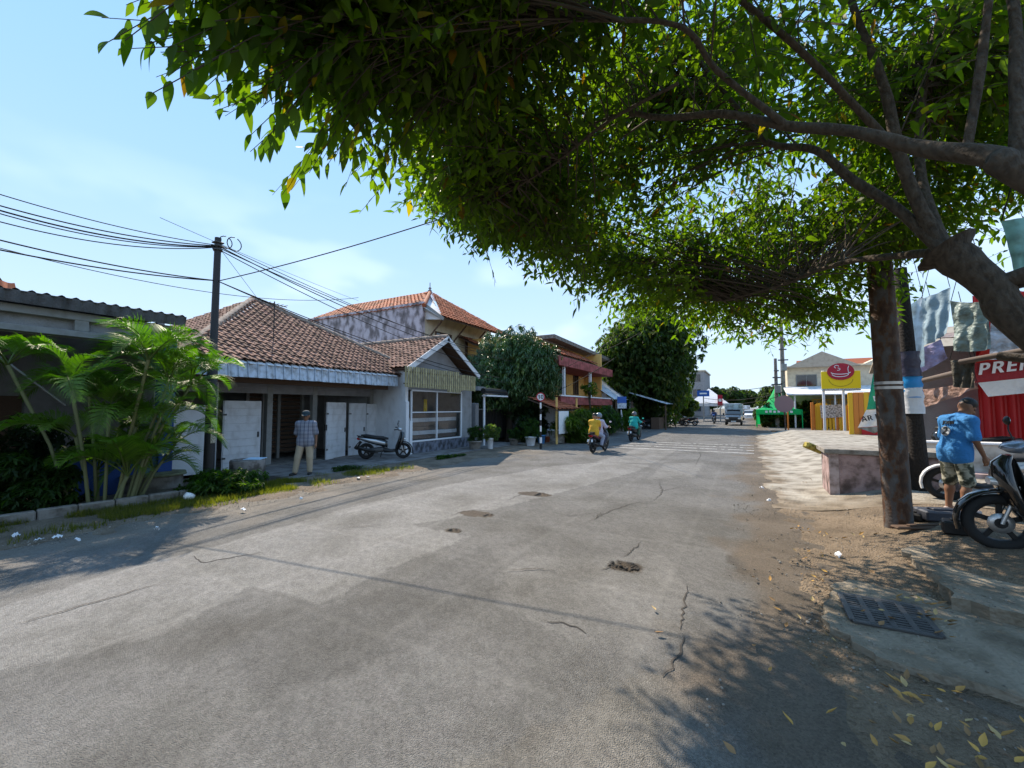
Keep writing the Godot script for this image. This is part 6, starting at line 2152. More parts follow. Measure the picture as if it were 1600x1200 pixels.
# ---------------------------------------------------------------- the tree overhead
func canopy_tree():
	var r := RandomNumberGenerator.new()
	r.seed = 77
	var base := Vector3(3.0, 0.2, -3.6)
	var t := thing("umbrella_tree", "spreading umbrella-shaped tree with hanging leaves over the near pavement", "tree", base)
	var limbs := []   # polylines of [point, radius]
	var fork := pt(1478, 392, 4.5)
	var trunk := [[base + Vector3(0, -0.3, 0), 0.186], [Vector3(2.75, 0.9, -3.75), 0.155], [pt(1625, 530, 4.35), 0.140], [pt(1550, 448, 4.4), 0.133], [fork, 0.19]]
	limbs.append(trunk)
	limbs.append([[pt(1490, 415, 4.5), 0.081], [pt(1440, 330, 4.6), 0.068], [pt(1405, 240, 4.7), 0.059], [pt(1380, 130, 4.9), 0.050], [pt(1330, 0, 5.2), 0.037], [pt(1300, -150, 5.6), 0.028]])
	limbs.append([[pt(1470, 390, 4.5), 0.068], [pt(1400, 325, 4.7), 0.059], [pt(1330, 280, 4.9), 0.053], [pt(1275, 235, 5.0), 0.046], [pt(1205, 225, 5.2), 0.043], [pt(1170, 190, 5.3), 0.034], [pt(1080, 80, 5.6), 0.025]])
	limbs.append([[Vector3(2.9, 1.5, -3.4), 0.093], [pt(1640, 300, 3.2), 0.081], [pt(1560, 248, 3.3), 0.071], [pt(1440, 232, 3.5), 0.059], [pt(1330, 205, 3.7), 0.050], [pt(1230, 197, 3.9), 0.046], [pt(1130, 178, 4.1), 0.040], [pt(1040, 184, 4.3), 0.034], [pt(985, 176, 4.4), 0.032]])
	limbs.append([[pt(1455, 395, 4.7), 0.056], [pt(1400, 400, 5.2), 0.046], [pt(1330, 408, 5.6), 0.040], [pt(1270, 425, 6.0), 0.034], [pt(1220, 446, 6.3), 0.025], [pt(1130, 470, 6.9), 0.013]])
	limbs.append([[pt(1480, 395, 4.5), 0.062], [pt(1440, 280, 5.2), 0.053], [pt(1440, 160, 5.8), 0.043], [pt(1470, 20, 6.2), 0.035]])
	limbs.append([[pt(1510, 236, 3.4), 0.034], [pt(1530, 120, 3.6), 0.032], [pt(1545, 0, 3.8), 0.025], [pt(1560, -120, 4.0), 0.017]])
	limbs.append([[pt(1590, 275, 3.3), 0.050], [pt(1588, 130, 3.6), 0.043], [pt(1575, -30, 4.0), 0.034], [pt(1480, -220, 4.6), 0.028]])
	limbs.append([[pt(1405, 240, 4.7), 0.043], [pt(1340, 170, 4.6), 0.037], [pt(1230, 60, 4.4), 0.035], [pt(1080, -60, 4.2), 0.025]])
	limbs.append([[pt(1230, 197, 3.9), 0.032], [pt(1120, 110, 3.9), 0.028], [pt(1060, 40, 3.8), 0.025], [pt(900, 30, 3.7), 0.020], [pt(800, 20, 3.6), 0.014]])
	limbs.append([[pt(1060, 130, 4.0), 0.021], [pt(950, 190, 4.2), 0.020], [pt(860, 260, 4.4), 0.015], [pt(760, 320, 4.7), 0.010]])
	limbs.append([[pt(1550, 448, 4.4), 0.09], [Vector3(3.2, 3.2, -4.6), 0.075], [Vector3(4.4, 3.9, -5.6), 0.06], [Vector3(5.8, 4.3, -6.2), 0.035]])
	limbs.append([[pt(1550, 448, 4.4), 0.09], [Vector3(3.4, 3.3, -3.4), 0.075], [Vector3(4.8, 4.1, -2.8), 0.06], [Vector3(6.0, 4.4, -2.2), 0.035]])
	limbs.append([[Vector3(2.6, 2.3, -3.3), 0.08], [Vector3(2.5, 3.4, -2.2), 0.07], [Vector3(2.2, 4.3, -1.0), 0.05], [Vector3(1.8, 4.6, 0.2), 0.03]])
	for l in limbs:
		var st := mb()
		var pts := []
		var rad := []
		for i in l.size() - 1:   # smooth the path, add small knots
			var p0: Vector3 = l[maxi(i - 1, 0)][0]
			var p1: Vector3 = l[i][0]
			var p2: Vector3 = l[i + 1][0]
			var p3: Vector3 = l[mini(i + 2, l.size() - 1)][0]
			for k in 5:
				var f := k / 5.0
				pts.append(p1.cubic_interpolate(p2, p0, p3, f) - base)
				rad.append(lerpf(l[i][1], l[i + 1][1], f) * r.randf_range(0.62, 0.74))
		pts.append(l[-1][0] - base)
		rad.append(l[-1][1])
		tube(st, pts, rad, 12 if l[0][1] > 0.09 else 8)
		part(t, "trunk" if l == trunk else "limb", st, M.bark)
	# rim of the crown, read as pixels with a range
	var rim := []
	for p in [[420, -200, 3.0], [385, -20, 3.0], [390, 40, 3.0], [410, 85, 3.05], [430, 115, 3.1], [470, 155, 3.3], [510, 195, 3.6], [560, 240, 3.9], [620, 290, 4.5], [680, 335, 5.3], [735, 375, 6.2], [800, 405, 6.9], [870, 435, 7.6], [920, 485, 8.2], [970, 510, 8.5], [1040, 515, 8.9], [1110, 540, 9.4], [1180, 550, 9.7], [1260, 535, 9.8], [1330, 515, 9.7], [1400, 480, 9.4]]: rim.append(pt(p[0], p[1], p[2]))
	for p in [Vector3(4.6, 3.7, -8.8), Vector3(6.4, 3.7, -7.2), Vector3(7.4, 3.6, -4.5), Vector3(7.0, 3.6, -1.8), Vector3(5.2, 3.6, 0.4), Vector3(2.6, 3.6, 1.3), Vector3(0.2, 3.6, 1.0), rim[0]]: rim.append(p)
	var roots := []
	for i in range(1, limbs.size()):
		var l: Array = limbs[i]
		for k in range(1, l.size()):
			for e in 6: roots.append(l[k - 1][0].lerp(l[k][0], (e + 1) / 6.0))
	var twigs := []        # [points]
	var boughs := mb()
	var hub := fork + Vector3(-0.3, 0.5, 0)
	var N := 1180
	var hem := [Vector2(350, -90), Vector2(395, 0), Vector2(450, 90), Vector2(515, 155), Vector2(580, 210), Vector2(670, 285), Vector2(780, 355), Vector2(870, 405), Vector2(940, 460), Vector2(1040, 505), Vector2(1180, 550), Vector2(1330, 515), Vector2(1400, 470), Vector2(1460, 380), Vector2(1520, 330), Vector2(1640, 300), Vector2(1701, 300)]
	var cc := Vector2(2.0, -3.7)
	var rho := func(p: Vector3) -> float:   # 0 at the middle of the crown, 1 at its rim
		var d := Vector2(p.x, p.z) - cc
		var far := 0.2
		for k in rim.size() - 1:
			var hit = Geometry2D.segment_intersects_segment(cc, cc + d.normalized() * 20.0, Vector2(rim[k].x, rim[k].z), Vector2(rim[k + 1].x, rim[k + 1].z))
			if hit != null: far = maxf(far, cc.distance_to(hit))
		return d.length() / far
	for i in N:
		var qa := fposmod(0.5 + i * 0.7548776662, 1.0)
		var qb := fposmod(0.5 + i * 0.5698402910, 1.0)
		var q1 := Vector3.ZERO
		if i >= N - 125:   # boughs whose shade lies on the near pavement: follow the sunlight back up from where the photograph shows shade
			var g := pg(r.randf_range(1130.0, 1660.0), r.randf_range(960.0, 1300.0))
			var ok := false
			for k in 12:
				var h := r.randf_range(3.3, 5.6)
				q1 = g + Vector3(-4.5, 5.6, -2.9) * (h / 5.6)
				var c := look.inverse() * (q1 - EYE)
				var u := 800.0 - FOCAL * c.x / c.z
				var v := 600.0 + FOCAL * c.y / c.z
				var hv := 300.0
				for e in hem.size() - 1:
					if u >= hem[e].x and u < hem[e + 1].x: hv = remap(u, hem[e].x, hem[e + 1].x, hem[e].y, hem[e + 1].y)
				if c.z < -2.0 and u > 400.0 and v < hv + 20.0:
					ok = true
					break
			if not ok: continue
		elif i % 7 < 5:   # the side that faces the street: fill the crown evenly as seen from the pavement
			var u := lerpf(350.0, 1700.0, qa)
			var hv := 300.0
			for k in hem.size() - 1:
				if u >= hem[k].x and u < hem[k + 1].x: hv = remap(u, hem[k].x, hem[k + 1].x, hem[k].y, hem[k + 1].y)
			var d := ray(u, lerpf(-220.0, hv, sqrt(qb))).normalized()
			var found := -1.0
			for k in 80:
				var tt := 2.7 + k * 0.1
				var p := EYE + d * tt
				var ro: float = rho.call(p)
				if ro < 1.02 and p.y > 3.05 + 1.65 * (1.0 - ro * ro * ro * ro):
					found = tt
					break
			if found < 0.0: continue
			q1 = EYE + d * (found + 2.3 * pow(r.randf(), 1.15))
			var ro1: float = rho.call(q1)
			if ro1 > 1.0: q1 = EYE + d * (found + 0.3 * r.randf())
		else:
			var s := qa * (rim.size() - 1)
			var k := int(s)
			var e: Vector3 = rim[k].lerp(rim[k + 1], s - k)
			var w := lerpf(0.15, 1.0, sqrt(qb))
			q1 = hub.lerp(e, w)
			q1.y += 1.15 * sin(PI * w) + (1.0 - w * w * w * 0.85) * 2.3 * pow(r.randf(), 1.3)
		if q1.distance_to(EYE) < 2.6: continue
		var best: Vector3 = roots[0]
		var bd := 1e9
		for p in roots:
			var along: float = (q1 - p).length() * r.randf_range(0.75, 1.3) + r.randf() * 0.9
			if along < bd:
				bd = along
				best = p
		var mid := best.lerp(q1, 0.5) + Vector3(r.randf_range(-0.2, 0.2), 0.10 * bd + r.randf_range(-0.05, 0.15), r.randf_range(-0.2, 0.2))
		var pts := []
		var n := 9
		for j in n + 1:
			var u := float(j) / n
			pts.append(best.lerp(mid, u).lerp(mid.lerp(q1, u), u))
		var rad := []
		for j in n + 1: rad.append(lerpf(0.004 + 0.0022 * bd, 0.0025, float(j) / n))
		var rel := []
		for p in pts: rel.append(p - base)
		tube(boughs, rel, rad, 5)
		var L := best.distance_to(q1)
		var m := int(clampf(minf(L, 1.3) / 0.125, 4, 11))
		for j in m:
			var u := lerpf(clampf(1.0 - 1.3 / L, 0.1, 0.75), 1.0, float(j + r.randf()) / m)
			var x := u * n
			var ii := mini(int(x), n - 1)
			var p: Vector3 = pts[ii].lerp(pts[ii + 1], x - ii)
			var d: Vector3 = (pts[ii + 1] - pts[ii]).normalized()
			var side := Basis(Vector3.UP, r.randf_range(0.35, 1.15) * (1 if j % 2 else -1)) * Vector3(d.x, 0, d.z).normalized()
			if j == m - 1: side = d
			var tl := r.randf_range(0.3, 0.75)
			twigs.append([p, (side + Vector3(0, r.randf_range(-0.35, 0.45), 0)).normalized(), tl])
	part(t, "boughs", boughs, M.twig)
	# leaves: in two ranks along every twig, hanging
	var lm := leaf_mesh(0.38, 0.10, 0.14, 3)
	var fine := leaf_mesh(0.38, 0.10, 0.2, 7)
	var all := []
	var tw := mb()
	for g in twigs:
		var p: Vector3 = g[0]
		var d: Vector3 = g[1]
		var tl: float = g[2]
		var n := int(tl / 0.062)
		var droop := r.randf_range(0.0, 0.3)
		var end := p + d * tl + Vector3(0, -droop * tl, 0)
		var far := p.distance_to(EYE) > 6.5
		if p.distance_to(EYE) > 2.5 and (not far or r.randf() < 0.4): tube(tw, [p - base, p + d * tl * 0.5 - base + Vector3(0, -droop * tl * 0.2, 0), end - base], [0.0038, 0.003, 0.0015], 4, false)
		for j in n:
			var u := (j + 0.6) / n
			if (p + d * tl * u).distance_to(EYE) < 2.3: continue
			var at := p + d * tl * u + Vector3(0, -droop * tl * u * u, 0)
			var s := 1.0 if j % 2 else -1.0
			var side := Vector3(-d.z, 0, d.x) * s
			var dir := side * r.randf_range(0.3, 1.0) + d * r.randf_range(-0.1, 0.7) + Vector3(0, r.randf_range(-1.1, 0.1), 0)
			var size := lerpf(0.06, 0.175, pow(r.randf(), 0.8)) * (0.75 + 0.25 * sin(PI * u))
			var c := Color(0.085, 0.145, 0.027).lerp(Color(0.21, 0.30, 0.042), r.randf() * r.randf() + 0.25 * r.randf())
			var odd := r.randf()
			if odd < 0.012: c = Color(0.42, 0.30, 0.03)
			elif odd < 0.03: c = Color(0.22, 0.11, 0.03)
			elif odd < 0.12: c = Color(0.17, 0.27, 0.035)
			all.append([at.distance_squared_to(EYE), Transform3D(facing(dir, r.randf_range(-1.2, 1.2), size), at - base), c])
	part(t, "twigs", tw, M.twig).set_meta("kind", "stuff")
	print("canopy leaves ", all.size(), " twigs ", twigs.size())
	all.sort_custom(func(a, b): return a[0] < b[0])
	var xf := []
	var tint := []
	var own := 0
	var tones := []
	for c in [Color(0.08, 0.155, 0.022), Color(0.1, 0.185, 0.025), Color(0.115, 0.21, 0.03), Color(0.16, 0.26, 0.035), Color(0.38, 0.27, 0.03)]:
		var m: StandardMaterial3D = mat(c, 0.5, "", Vector3.ONE, "", 1.0, {"backlight_enabled": true, "metallic_specular": 0.45})
		m.albedo_texture = T.grain
		m.uv1_triplanar = true
		m.backlight = Color(1.1, 1.2, 0.42)
		tones.append(m)
	for a in all:
		var w: Vector3 = a[1].origin + base - EYE
		var v := look.inverse() * w
		if v.z < -0.3 and own < 300 and absf(v.x / v.z) < 1.15 and absf(v.y / v.z) < 0.86:
			own += 1
			var lum: float = a[2].g
			put(t, "leaf", fine, tones[4 if a[2].r > 0.2 else 3 if lum > 0.225 else 2 if lum > 0.2 else 1 if lum > 0.17 else 0], a[1])
		else:
			xf.append(a[1])
			tint.append(a[2])
	var near := mini(9000, xf.size())
	bake(t, "near_foliage", leaf_mesh(0.38, 0.10, 0.16, 5), M.leaf_any, xf.slice(0, near), tint.slice(0, near))
	bake(t, "crown", lm, M.leaf_any, xf.slice(near), tint.slice(near))

# ---------------------------------------------------------------- two-wheelers
func wheel(parent: Node, c: Vector3, r: float, w: float, rimm: Material):
	var xf := Transform3D(Basis(Vector3.BACK, PI / 2), c)
	var st := mb()
	var pr := []
	for i in 9:
		var a := PI * i / 8.0
		pr.append(Vector2(r - w * 0.5 + sin(a) * w * 0.5, -cos(a) * w * 0.5))
	var rings := []
	for p in pr + [Vector2(r - w * 0.9, w * 0.36), Vector2(r - w * 0.9, -w * 0.36), pr[0]]: rings.append(ring(xf * Vector3(0, p.y, 0), xf.basis.x * p.x, -xf.basis.z * p.x, 28))
	skin(st, rings, false)
	var t := part(parent, "wheel", st, M.rubber)
	st = mb()
	rings = []
	for p in [Vector2(r - w * 0.86, -w * 0.38), Vector2(r - w * 0.8, -w * 0.38), Vector2(r - w * 0.8, w * 0.38), Vector2(r - w * 0.86, w * 0.38), Vector2(r - w * 1.05, 0), Vector2(r - w * 0.86, -w * 0.38)]: rings.append(ring(xf * Vector3(0, p.y, 0), xf.basis.x * p.x, -xf.basis.z * p.x, 24))
	skin(st, rings, false)
	lathe(st, [Vector2(0.05, -w * 0.55), Vector2(0.05, w * 0.55)], xf, 12)
	for k in 5:
		var a := TAU * k / 5.0
		var d := Vector3(0, cos(a), sin(a))
		bx(st, c + d * r * 0.42, Vector3(w * 0.3, r * 0.66, 0.045), Basis(Vector3.RIGHT, Vector3.RIGHT.cross(d) * 0 + d, Vector3.RIGHT.cross(d)), 0.006)
	part(t, "rim", st, rimm)
	st = mb()
	lathe(st, [Vector2(0.1, w * 0.4), Vector2(0.1, w * 0.46), Vector2(0.03, w * 0.46)], xf, 20)
	part(t, "brake_disc", st, M.silver)

func scooter(label: String, at: Vector3, turn: float, body: Material, panel: Material, lean := 0.0, group := "") -> Node3D:
	# forward is -z; wheels at z = -0.62 and +0.62
	var t := thing("scooter", label, "scooter", at, turn, group)
	t.rotation.z = lean
	var r := 0.28
	wheel(t, Vector3(0, r, -0.63), r, 0.1, M.black_plastic)
	wheel(t, Vector3(0, r, 0.62), r, 0.12, M.black_plastic)
	var st := mb()   # tail shell
	loft(st, [[Vector3(0, 0.50, -0.10), 0.11, 0.12], [Vector3(0, 0.58, 0.10), 0.15, 0.14], [Vector3(0, 0.64, 0.38), 0.165, 0.12], [Vector3(0, 0.70, 0.66), 0.13, 0.09], [Vector3(0, 0.76, 0.90), 0.05, 0.04]], 16)
	part(t, "tail_shell", st, body)
	st = mb()   # coloured side flashes
	for s in [-1.0, 1.0]: loft(st, [[Vector3(s * 0.13, 0.55, -0.02), 0.02, 0.05], [Vector3(s * 0.165, 0.63, 0.3), 0.02, 0.07], [Vector3(s * 0.13, 0.71, 0.68), 0.02, 0.04], [Vector3(s * 0.06, 0.76, 0.88), 0.01, 0.015]], 8)
	part(t, "side_panel", st, panel)
	st = mb()
	loft(st, [[Vector3(0, 0.70, -0.12), 0.08, 0.03], [Vector3(0, 0.735, 0.05), 0.125, 0.055], [Vector3(0, 0.76, 0.32), 0.14, 0.055], [Vector3(0, 0.82, 0.62), 0.12, 0.05], [Vector3(0, 0.84, 0.80), 0.06, 0.02]], 14)
	part(t, "seat", st, M.seat)
	st = mb()
	loft(st, [[Vector3(0, 0.30, -0.42), 0.12, 0.05], [Vector3(0, 0.27, -0.2), 0.15, 0.05], [Vector3(0, 0.30, 0.0), 0.13, 0.09], [Vector3(0, 0.40, 0.1), 0.1, 0.1]], 12)
	part(t, "floorboard", st, M.black_plastic)
	st = mb()   # leg shield
	loft(st, [[Vector3(0, 0.34, -0.36), 0.16, 0.1], [Vector3(0, 0.52, -0.44), 0.2, 0.14], [Vector3(0, 0.74, -0.50), 0.15, 0.1], [Vector3(0, 0.9, -0.52), 0.07, 0.03]], 16)
	for y in 1: pass
	part(t, "inner_shield", st, M.black_plastic)
	st = mb()
	var rings := []
	for s in [[0.30, -0.42, 0.13, 0.05], [0.42, -0.50, 0.20, 0.06], [0.58, -0.56, 0.22, 0.07], [0.74, -0.60, 0.19, 0.08], [0.88, -0.60, 0.12, 0.07], [0.96, -0.56, 0.06, 0.04]]: rings.append(ring(Vector3(0, s[0], s[1]), Vector3(s[2], 0, 0), Vector3(0, 0, -s[3]), 16))
	skin(st, rings)
	part(t, "front_apron", st, body)
	st = mb()
	rings = []
	for s in [[0.985, -0.50, 0.08, 0.06], [1.02, -0.52, 0.15, 0.09], [1.07, -0.50, 0.14, 0.08], [1.10, -0.46, 0.07, 0.04]]: rings.append(ring(Vector3(0, s[0], s[1]), Vector3(s[2], 0, 0), Vector3(0, 0, -s[3]), 14))
	skin(st, rings)
	part(t, "handlebar_cowl", st, panel)
	st = mb()
	loft(st, [[Vector3(0, 0.70, -0.62), 0.11, 0.06], [Vector3(0, 0.69, -0.70), 0.07, 0.035]], 12)
	part(t, "headlight", st, M.lamp_clear)
	st = mb()
	tube(st, [Vector3(-0.34, 1.06, -0.36), Vector3(-0.2, 1.05, -0.45), Vector3(0.2, 1.05, -0.45), Vector3(0.34, 1.06, -0.36)], 0.014, 7)
	part(t, "handlebar", st, M.steel_dark)
	for s in [-1.0, 1.0]:
		st = mb()
		bar(st, Vector3(s * 0.25, 1.055, -0.42), Vector3(s * 0.37, 1.06, -0.34), 0.02, 8)
		var g := part(t, "grip", st, M.rubber)
		st = mb()
		bar(st, Vector3(s * 0.26, 1.04, -0.45), Vector3(s * 0.38, 1.03, -0.41), 0.008, 5)
		part(g, "lever", st, M.silver)
		st = mb()
		tube(st, [Vector3(s * 0.22, 1.07, -0.44), Vector3(s * 0.27, 1.18, -0.46), Vector3(s * 0.33, 1.24, -0.44)], 0.007, 6)
		var mr := part(t, "mirror", st, M.black_plastic)
		st = mb()
		lathe(st, [Vector2(0.02, 0.03), Vector2(0.055, 0.012), Vector2(0.06, 0.0)], Transform3D(Basis(Vector3.RIGHT, -PI / 2).scaled(Vector3(1.15, 0.8, 1)), Vector3(s * 0.345, 1.27, -0.44)), 14)
		part(mr, "housing", st, M.black_plastic)
		st = mb()
		lathe(st, [Vector2(0.05, 0.0), Vector2(0.05, 0.003)], Transform3D(Basis(Vector3.RIGHT, PI / 2).scaled(Vector3(1.15, 0.8, 1)), Vector3(s * 0.345, 1.27, -0.437)), 14)
		part(mr, "glass", st, M.chrome)
	for s in [-1.0, 1.0]:
		st = mb()
		bar(st, Vector3(s * 0.075, r, -0.63), Vector3(s * 0.06, 0.66, -0.5), 0.018, 8)
		part(t, "fork", st, M.silver)
	st = mb()   # front mudguard: arc over the wheel
	rings = []
	for i in 9:
		var a := lerpf(-0.5, 1.9, i / 8.0)
		var c := Vector3(0, r + cos(a) * (r + 0.035), -0.63 - sin(a) * (r + 0.035))
		var n := Vector3(0, cos(a), -sin(a))
		var w := 0.075 * (0.5 + 0.5 * sin(PI * clampf(i / 8.0, 0.12, 0.9)))
		rings.append(ring(c, Vector3(w, 0, 0), n * 0.022, 10))
	for k in rings.size():
		var rr: PackedVector3Array = rings[k]
		rr.reverse()
		rings[k] = rr
	skin(st, rings)
	part(t, "mudguard", st, body)
	st = mb()
	loft(st, [[Vector3(0.03, 0.33, 0.05), 0.1, 0.1], [Vector3(0.05, 0.31, 0.4), 0.1, 0.09], [Vector3(0.06, 0.29, 0.66), 0.06, 0.07]], 12)
	part(t, "engine", st, M.iron)
	st = mb()
	tube(st, [Vector3(0.14, 0.3, 0.3), Vector3(0.15, 0.33, 0.5), Vector3(0.155, 0.42, 0.86)], [0.035, 0.055, 0.05], 12)
	part(t, "exhaust", st, M.black_plastic)
	st = mb()
	loft(st, [[Vector3(0, 0.70, 0.84), 0.1, 0.045], [Vector3(0, 0.72, 0.93), 0.06, 0.03]], 10)
	part(t, "tail_light", st, M.lamp_red)
	st = mb()
	bx(st, Vector3(0, 0.52, 0.90), Vector3(0.24, 0.11, 0.006), Basis(Vector3.RIGHT, -0.35), 0.002)
	part(t, "number_plate", st, M.sign_white)
	st = mb()
	tube(st, [Vector3(0, 0.62, 0.8), Vector3(0, 0.52, 0.88), Vector3(0, 0.36, 0.97)], [0.05, 0.06, 0.08], 8)
	part(t, "rear_mudguard", st, M.black_plastic)
	st = mb()
	tube(st, [Vector3(-0.09, 0.72, 0.58), Vector3(-0.1, 0.80, 0.86), Vector3(0, 0.82, 0.93), Vector3(0.1, 0.80, 0.86), Vector3(0.09, 0.72, 0.58)], 0.014, 6)
	part(t, "grab_rail", st, M.steel_dark)
	st = mb()
	bar(st, Vector3(-0.1, 0.3, 0.1), Vector3(-0.22, 0.015, 0.16), 0.013, 6)
	part(t, "side_stand", st, M.steel_dark)
	return t

# ---------------------------------------------------------------- people
var hand_mesh := {}
func hand(s: float) -> ArrayMesh:   # wrist at the origin, fingers towards -y, palm towards the body (-s x), slightly curled
	if hand_mesh.has(s): return hand_mesh[s]
	var b := [[Vector3(0, -0.01, 0), Vector3(0, -0.07, 0.0), 0.024, 0.027], [Vector3(0, -0.04, 0.02), Vector3(0, -0.085, 0.026), 0.017, 0.016], [Vector3(0, -0.04, -0.02), Vector3(0, -0.085, -0.026), 0.017, 0.016]]
	for f in 4:
		var z := -0.03 + 0.02 * f
		var L: float = [0.068, 0.08, 0.075, 0.058][f]
		var p := Vector3(0, -0.085, z)
		var c := 0.25
		for k in 3:
			var e: Vector3 = p + Vector3(-s * sin(c), -cos(c), 0.0) * L * [0.45, 0.32, 0.25][k]
			b.append([p, e, 0.0095 - k * 0.001, 0.0085 - k * 0.001])
			p = e
			c += 0.35
	b.append([Vector3(0, -0.03, -0.026), Vector3(-s * 0.012, -0.062, -0.05), 0.012, 0.0105])
	b.append([Vector3(-s * 0.012, -0.062, -0.05), Vector3(-s * 0.022, -0.092, -0.055), 0.0105, 0.008])
	hand_mesh[s] = net(b, 0.0055, 0.006)
	return hand_mesh[s]
func aim_down(d: Vector3) -> Basis:   # turns -y onto d, keeping z roughly
	var y := -d.normalized()
	var x := y.cross(Vector3.BACK)
	x = Vector3.RIGHT if x.length() < 0.1 else x.normalized()
	return Basis(x, y, x.cross(y))

func person(label: String, at: Vector3, turn: float, j: Dictionary, w: Dictionary) -> Node3D:
	# joints in metres, forward -z; w: skin, top, bottom, sleeve (0..2), leg (0..2), cell
	var t := thing("person", label, "person", at, turn)
	var cell: float = w.get("cell", 0.022)
	var H: Vector3 = j.head
	var up: Vector3 = (H - j.neck).normalized()
	var fwd := Vector3(0, 0, -1)
	if j.has("gaze"): fwd = j.gaze.normalized()
	fwd = (fwd - up * fwd.dot(up)).normalized()
	var rt := fwd.cross(up)
	var b := [[H + up * 0.045 - fwd * -0.005, H - fwd * 0.02 + up * 0.02, 0.083, 0.088], [H + fwd * 0.03 - up * 0.045, H - up * 0.07 + fwd * 0.045, 0.066, 0.046], [H - up * 0.06, j.neck, 0.055, 0.058],
		[H + fwd * 0.088 - up * 0.0, H + fwd * 0.108 - up * 0.03, 0.012, 0.017], [H + rt * 0.088 + up * 0.01, H + rt * 0.09 - up * 0.03, 0.02, 0.014], [H - rt * 0.088 + up * 0.01, H - rt * 0.09 - up * 0.03, 0.02, 0.014]]
	var sh := [j.sl, j.sr]
	var el := [j.el, j.er]
	var wr := [j.wl, j.wr]
	var hp := [j.hl, j.hr]
	var kn := [j.kl, j.kr]
	var an := [j.al, j.ar]
	var belly: Vector3 = j.pelvis.lerp(j.neck, 0.42)
	var fat: float = w.get("fat", 1.0)
	var torso := []
	for s in 2:
		var rib: Vector3 = sh[s].lerp(j.neck, 0.42) - Vector3(0, 0.07, 0)
		torso.append([rib, belly + (hp[s] - j.pelvis) * 0.6, 0.095, 0.10 * fat])
		torso.append([belly + (hp[s] - j.pelvis) * 0.6, hp[s] + Vector3(0, 0.05, 0), 0.10 * fat, 0.10 * fat])
		torso.append([j.neck - Vector3(0, 0.02, 0), sh[s], 0.06, 0.066])
	torso.append([j.neck - Vector3(0, 0.10, 0), belly, 0.105, 0.112 * fat])
	torso.append([belly, j.pelvis, 0.112 * fat, 0.115 * fat])
	b.append_array(torso)
	for s in 2:
		b.append([sh[s], el[s], 0.052, 0.04]); b.append([el[s], wr[s], 0.04, 0.027])
		b.append([hp[s], kn[s], 0.088, 0.058]); b.append([kn[s], kn[s].lerp(an[s], 0.35), 0.055, 0.056]); b.append([kn[s].lerp(an[s], 0.35), an[s], 0.056, 0.036])
		var toe: Vector3 = j.tl if s == 0 else j.tr
		b.append([an[s] - Vector3(0, 0.03, 0), toe, 0.042, 0.03])
	var body := put(t, "body", net(b, cell, 0.03), w.skin)
	if not w.has("nohands"):
		for s in 2: put(body, "hand", hand(-1.0 if s == 0 else 1.0), w.skin, Transform3D(aim_down((wr[s] - el[s]).lerp(Vector3(0, -0.3, 0), 0.2)) * Basis.from_scale(Vector3.ONE * 1.05), wr[s]))
	for s in [-1.0, 1.0]:
		var e := mb()
		var ep: Vector3 = H + fwd * 0.082 + rt * s * 0.034 + up * 0.008
		bx(e, ep, Vector3(0.026, 0.011, 0.02), Basis(rt, up, -fwd), 0.004)
		part(body, "eye", e, M.hair)
	# clothes
	var k := 0.016
	var top := []
	for c in torso: top.append([c[0], c[1], c[2] + k, c[3] + k + 0.004])
	for s in 2:
		top.append([hp[s] + Vector3(0, 0.05, 0), hp[s] - Vector3(0, 0.05, 0), 0.12 * fat, 0.128 * fat])
		var sl: float = w.get("sleeve", 0.7)
		top.append([sh[s], sh[s].lerp(el[s], minf(sl, 1.0)), 0.068, 0.074])
		if sl > 1.0: top.append([el[s], el[s].lerp(wr[s], sl - 1.0), 0.06, 0.048])
	put(t, "shirt", net(top, cell, 0.05), w.top)
	var bot := [[j.pelvis + Vector3(0, 0.02, 0), j.pelvis - Vector3(0, 0.06, 0), 0.11, 0.11]]
	for s in 2:
		var lg: float = w.get("leg", 1.93)
		bot.append([hp[s], hp[s].lerp(kn[s], minf(lg, 1.0)), 0.112, 0.085])
		if lg > 1.0: bot.append([kn[s], kn[s].lerp(an[s], lg - 1.0), 0.085, 0.07])
	put(t, "trousers", net(bot, cell, 0.025), w.bottom)
	for s in 2:
		var toe: Vector3 = j.tl if s == 0 else j.tr
		put(t, "shoe", net([[an[s] + Vector3(0, -0.045, 0.02), toe + Vector3(0, 0.005, 0), 0.05, 0.042]], 0.02, 0.01), w.get("shoes", M.black_plastic))
	var hat: String = w.get("hat", "hair")
	var hx := Transform3D(Basis(rt, up, -fwd), H + up * (0.03 if hat == "helmet" else 0.048))
	var st := mb()
	if hat == "helmet":
		lathe(st, [Vector2(0.118, -0.06), Vector2(0.137, 0.0), Vector2(0.13, 0.06), Vector2(0.1, 0.11), Vector2(0.05, 0.138), Vector2(0.01, 0.145)], hx, 20)
		part(t, "helmet", st, w.hat_mat)
		st = mb()
		bx(st, hx * Vector3(0, -0.01, -0.118), Vector3(0.16, 0.09, 0.03), hx.basis, 0.012)
		part(t, "visor", st, M.glass_dark)
	else:
		lathe(st, [Vector2(0.09, -0.03), Vector2(0.102, 0.01), Vector2(0.1, 0.05), Vector2(0.075, 0.09), Vector2(0.03, 0.108), Vector2(0.005, 0.11)], hx * Transform3D(Basis(), Vector3(0, 0.0, 0.012)), 18)
		part(t, "hair" if hat == "hair" else "cap", st, M.hair if hat == "hair" else w.hat_mat)
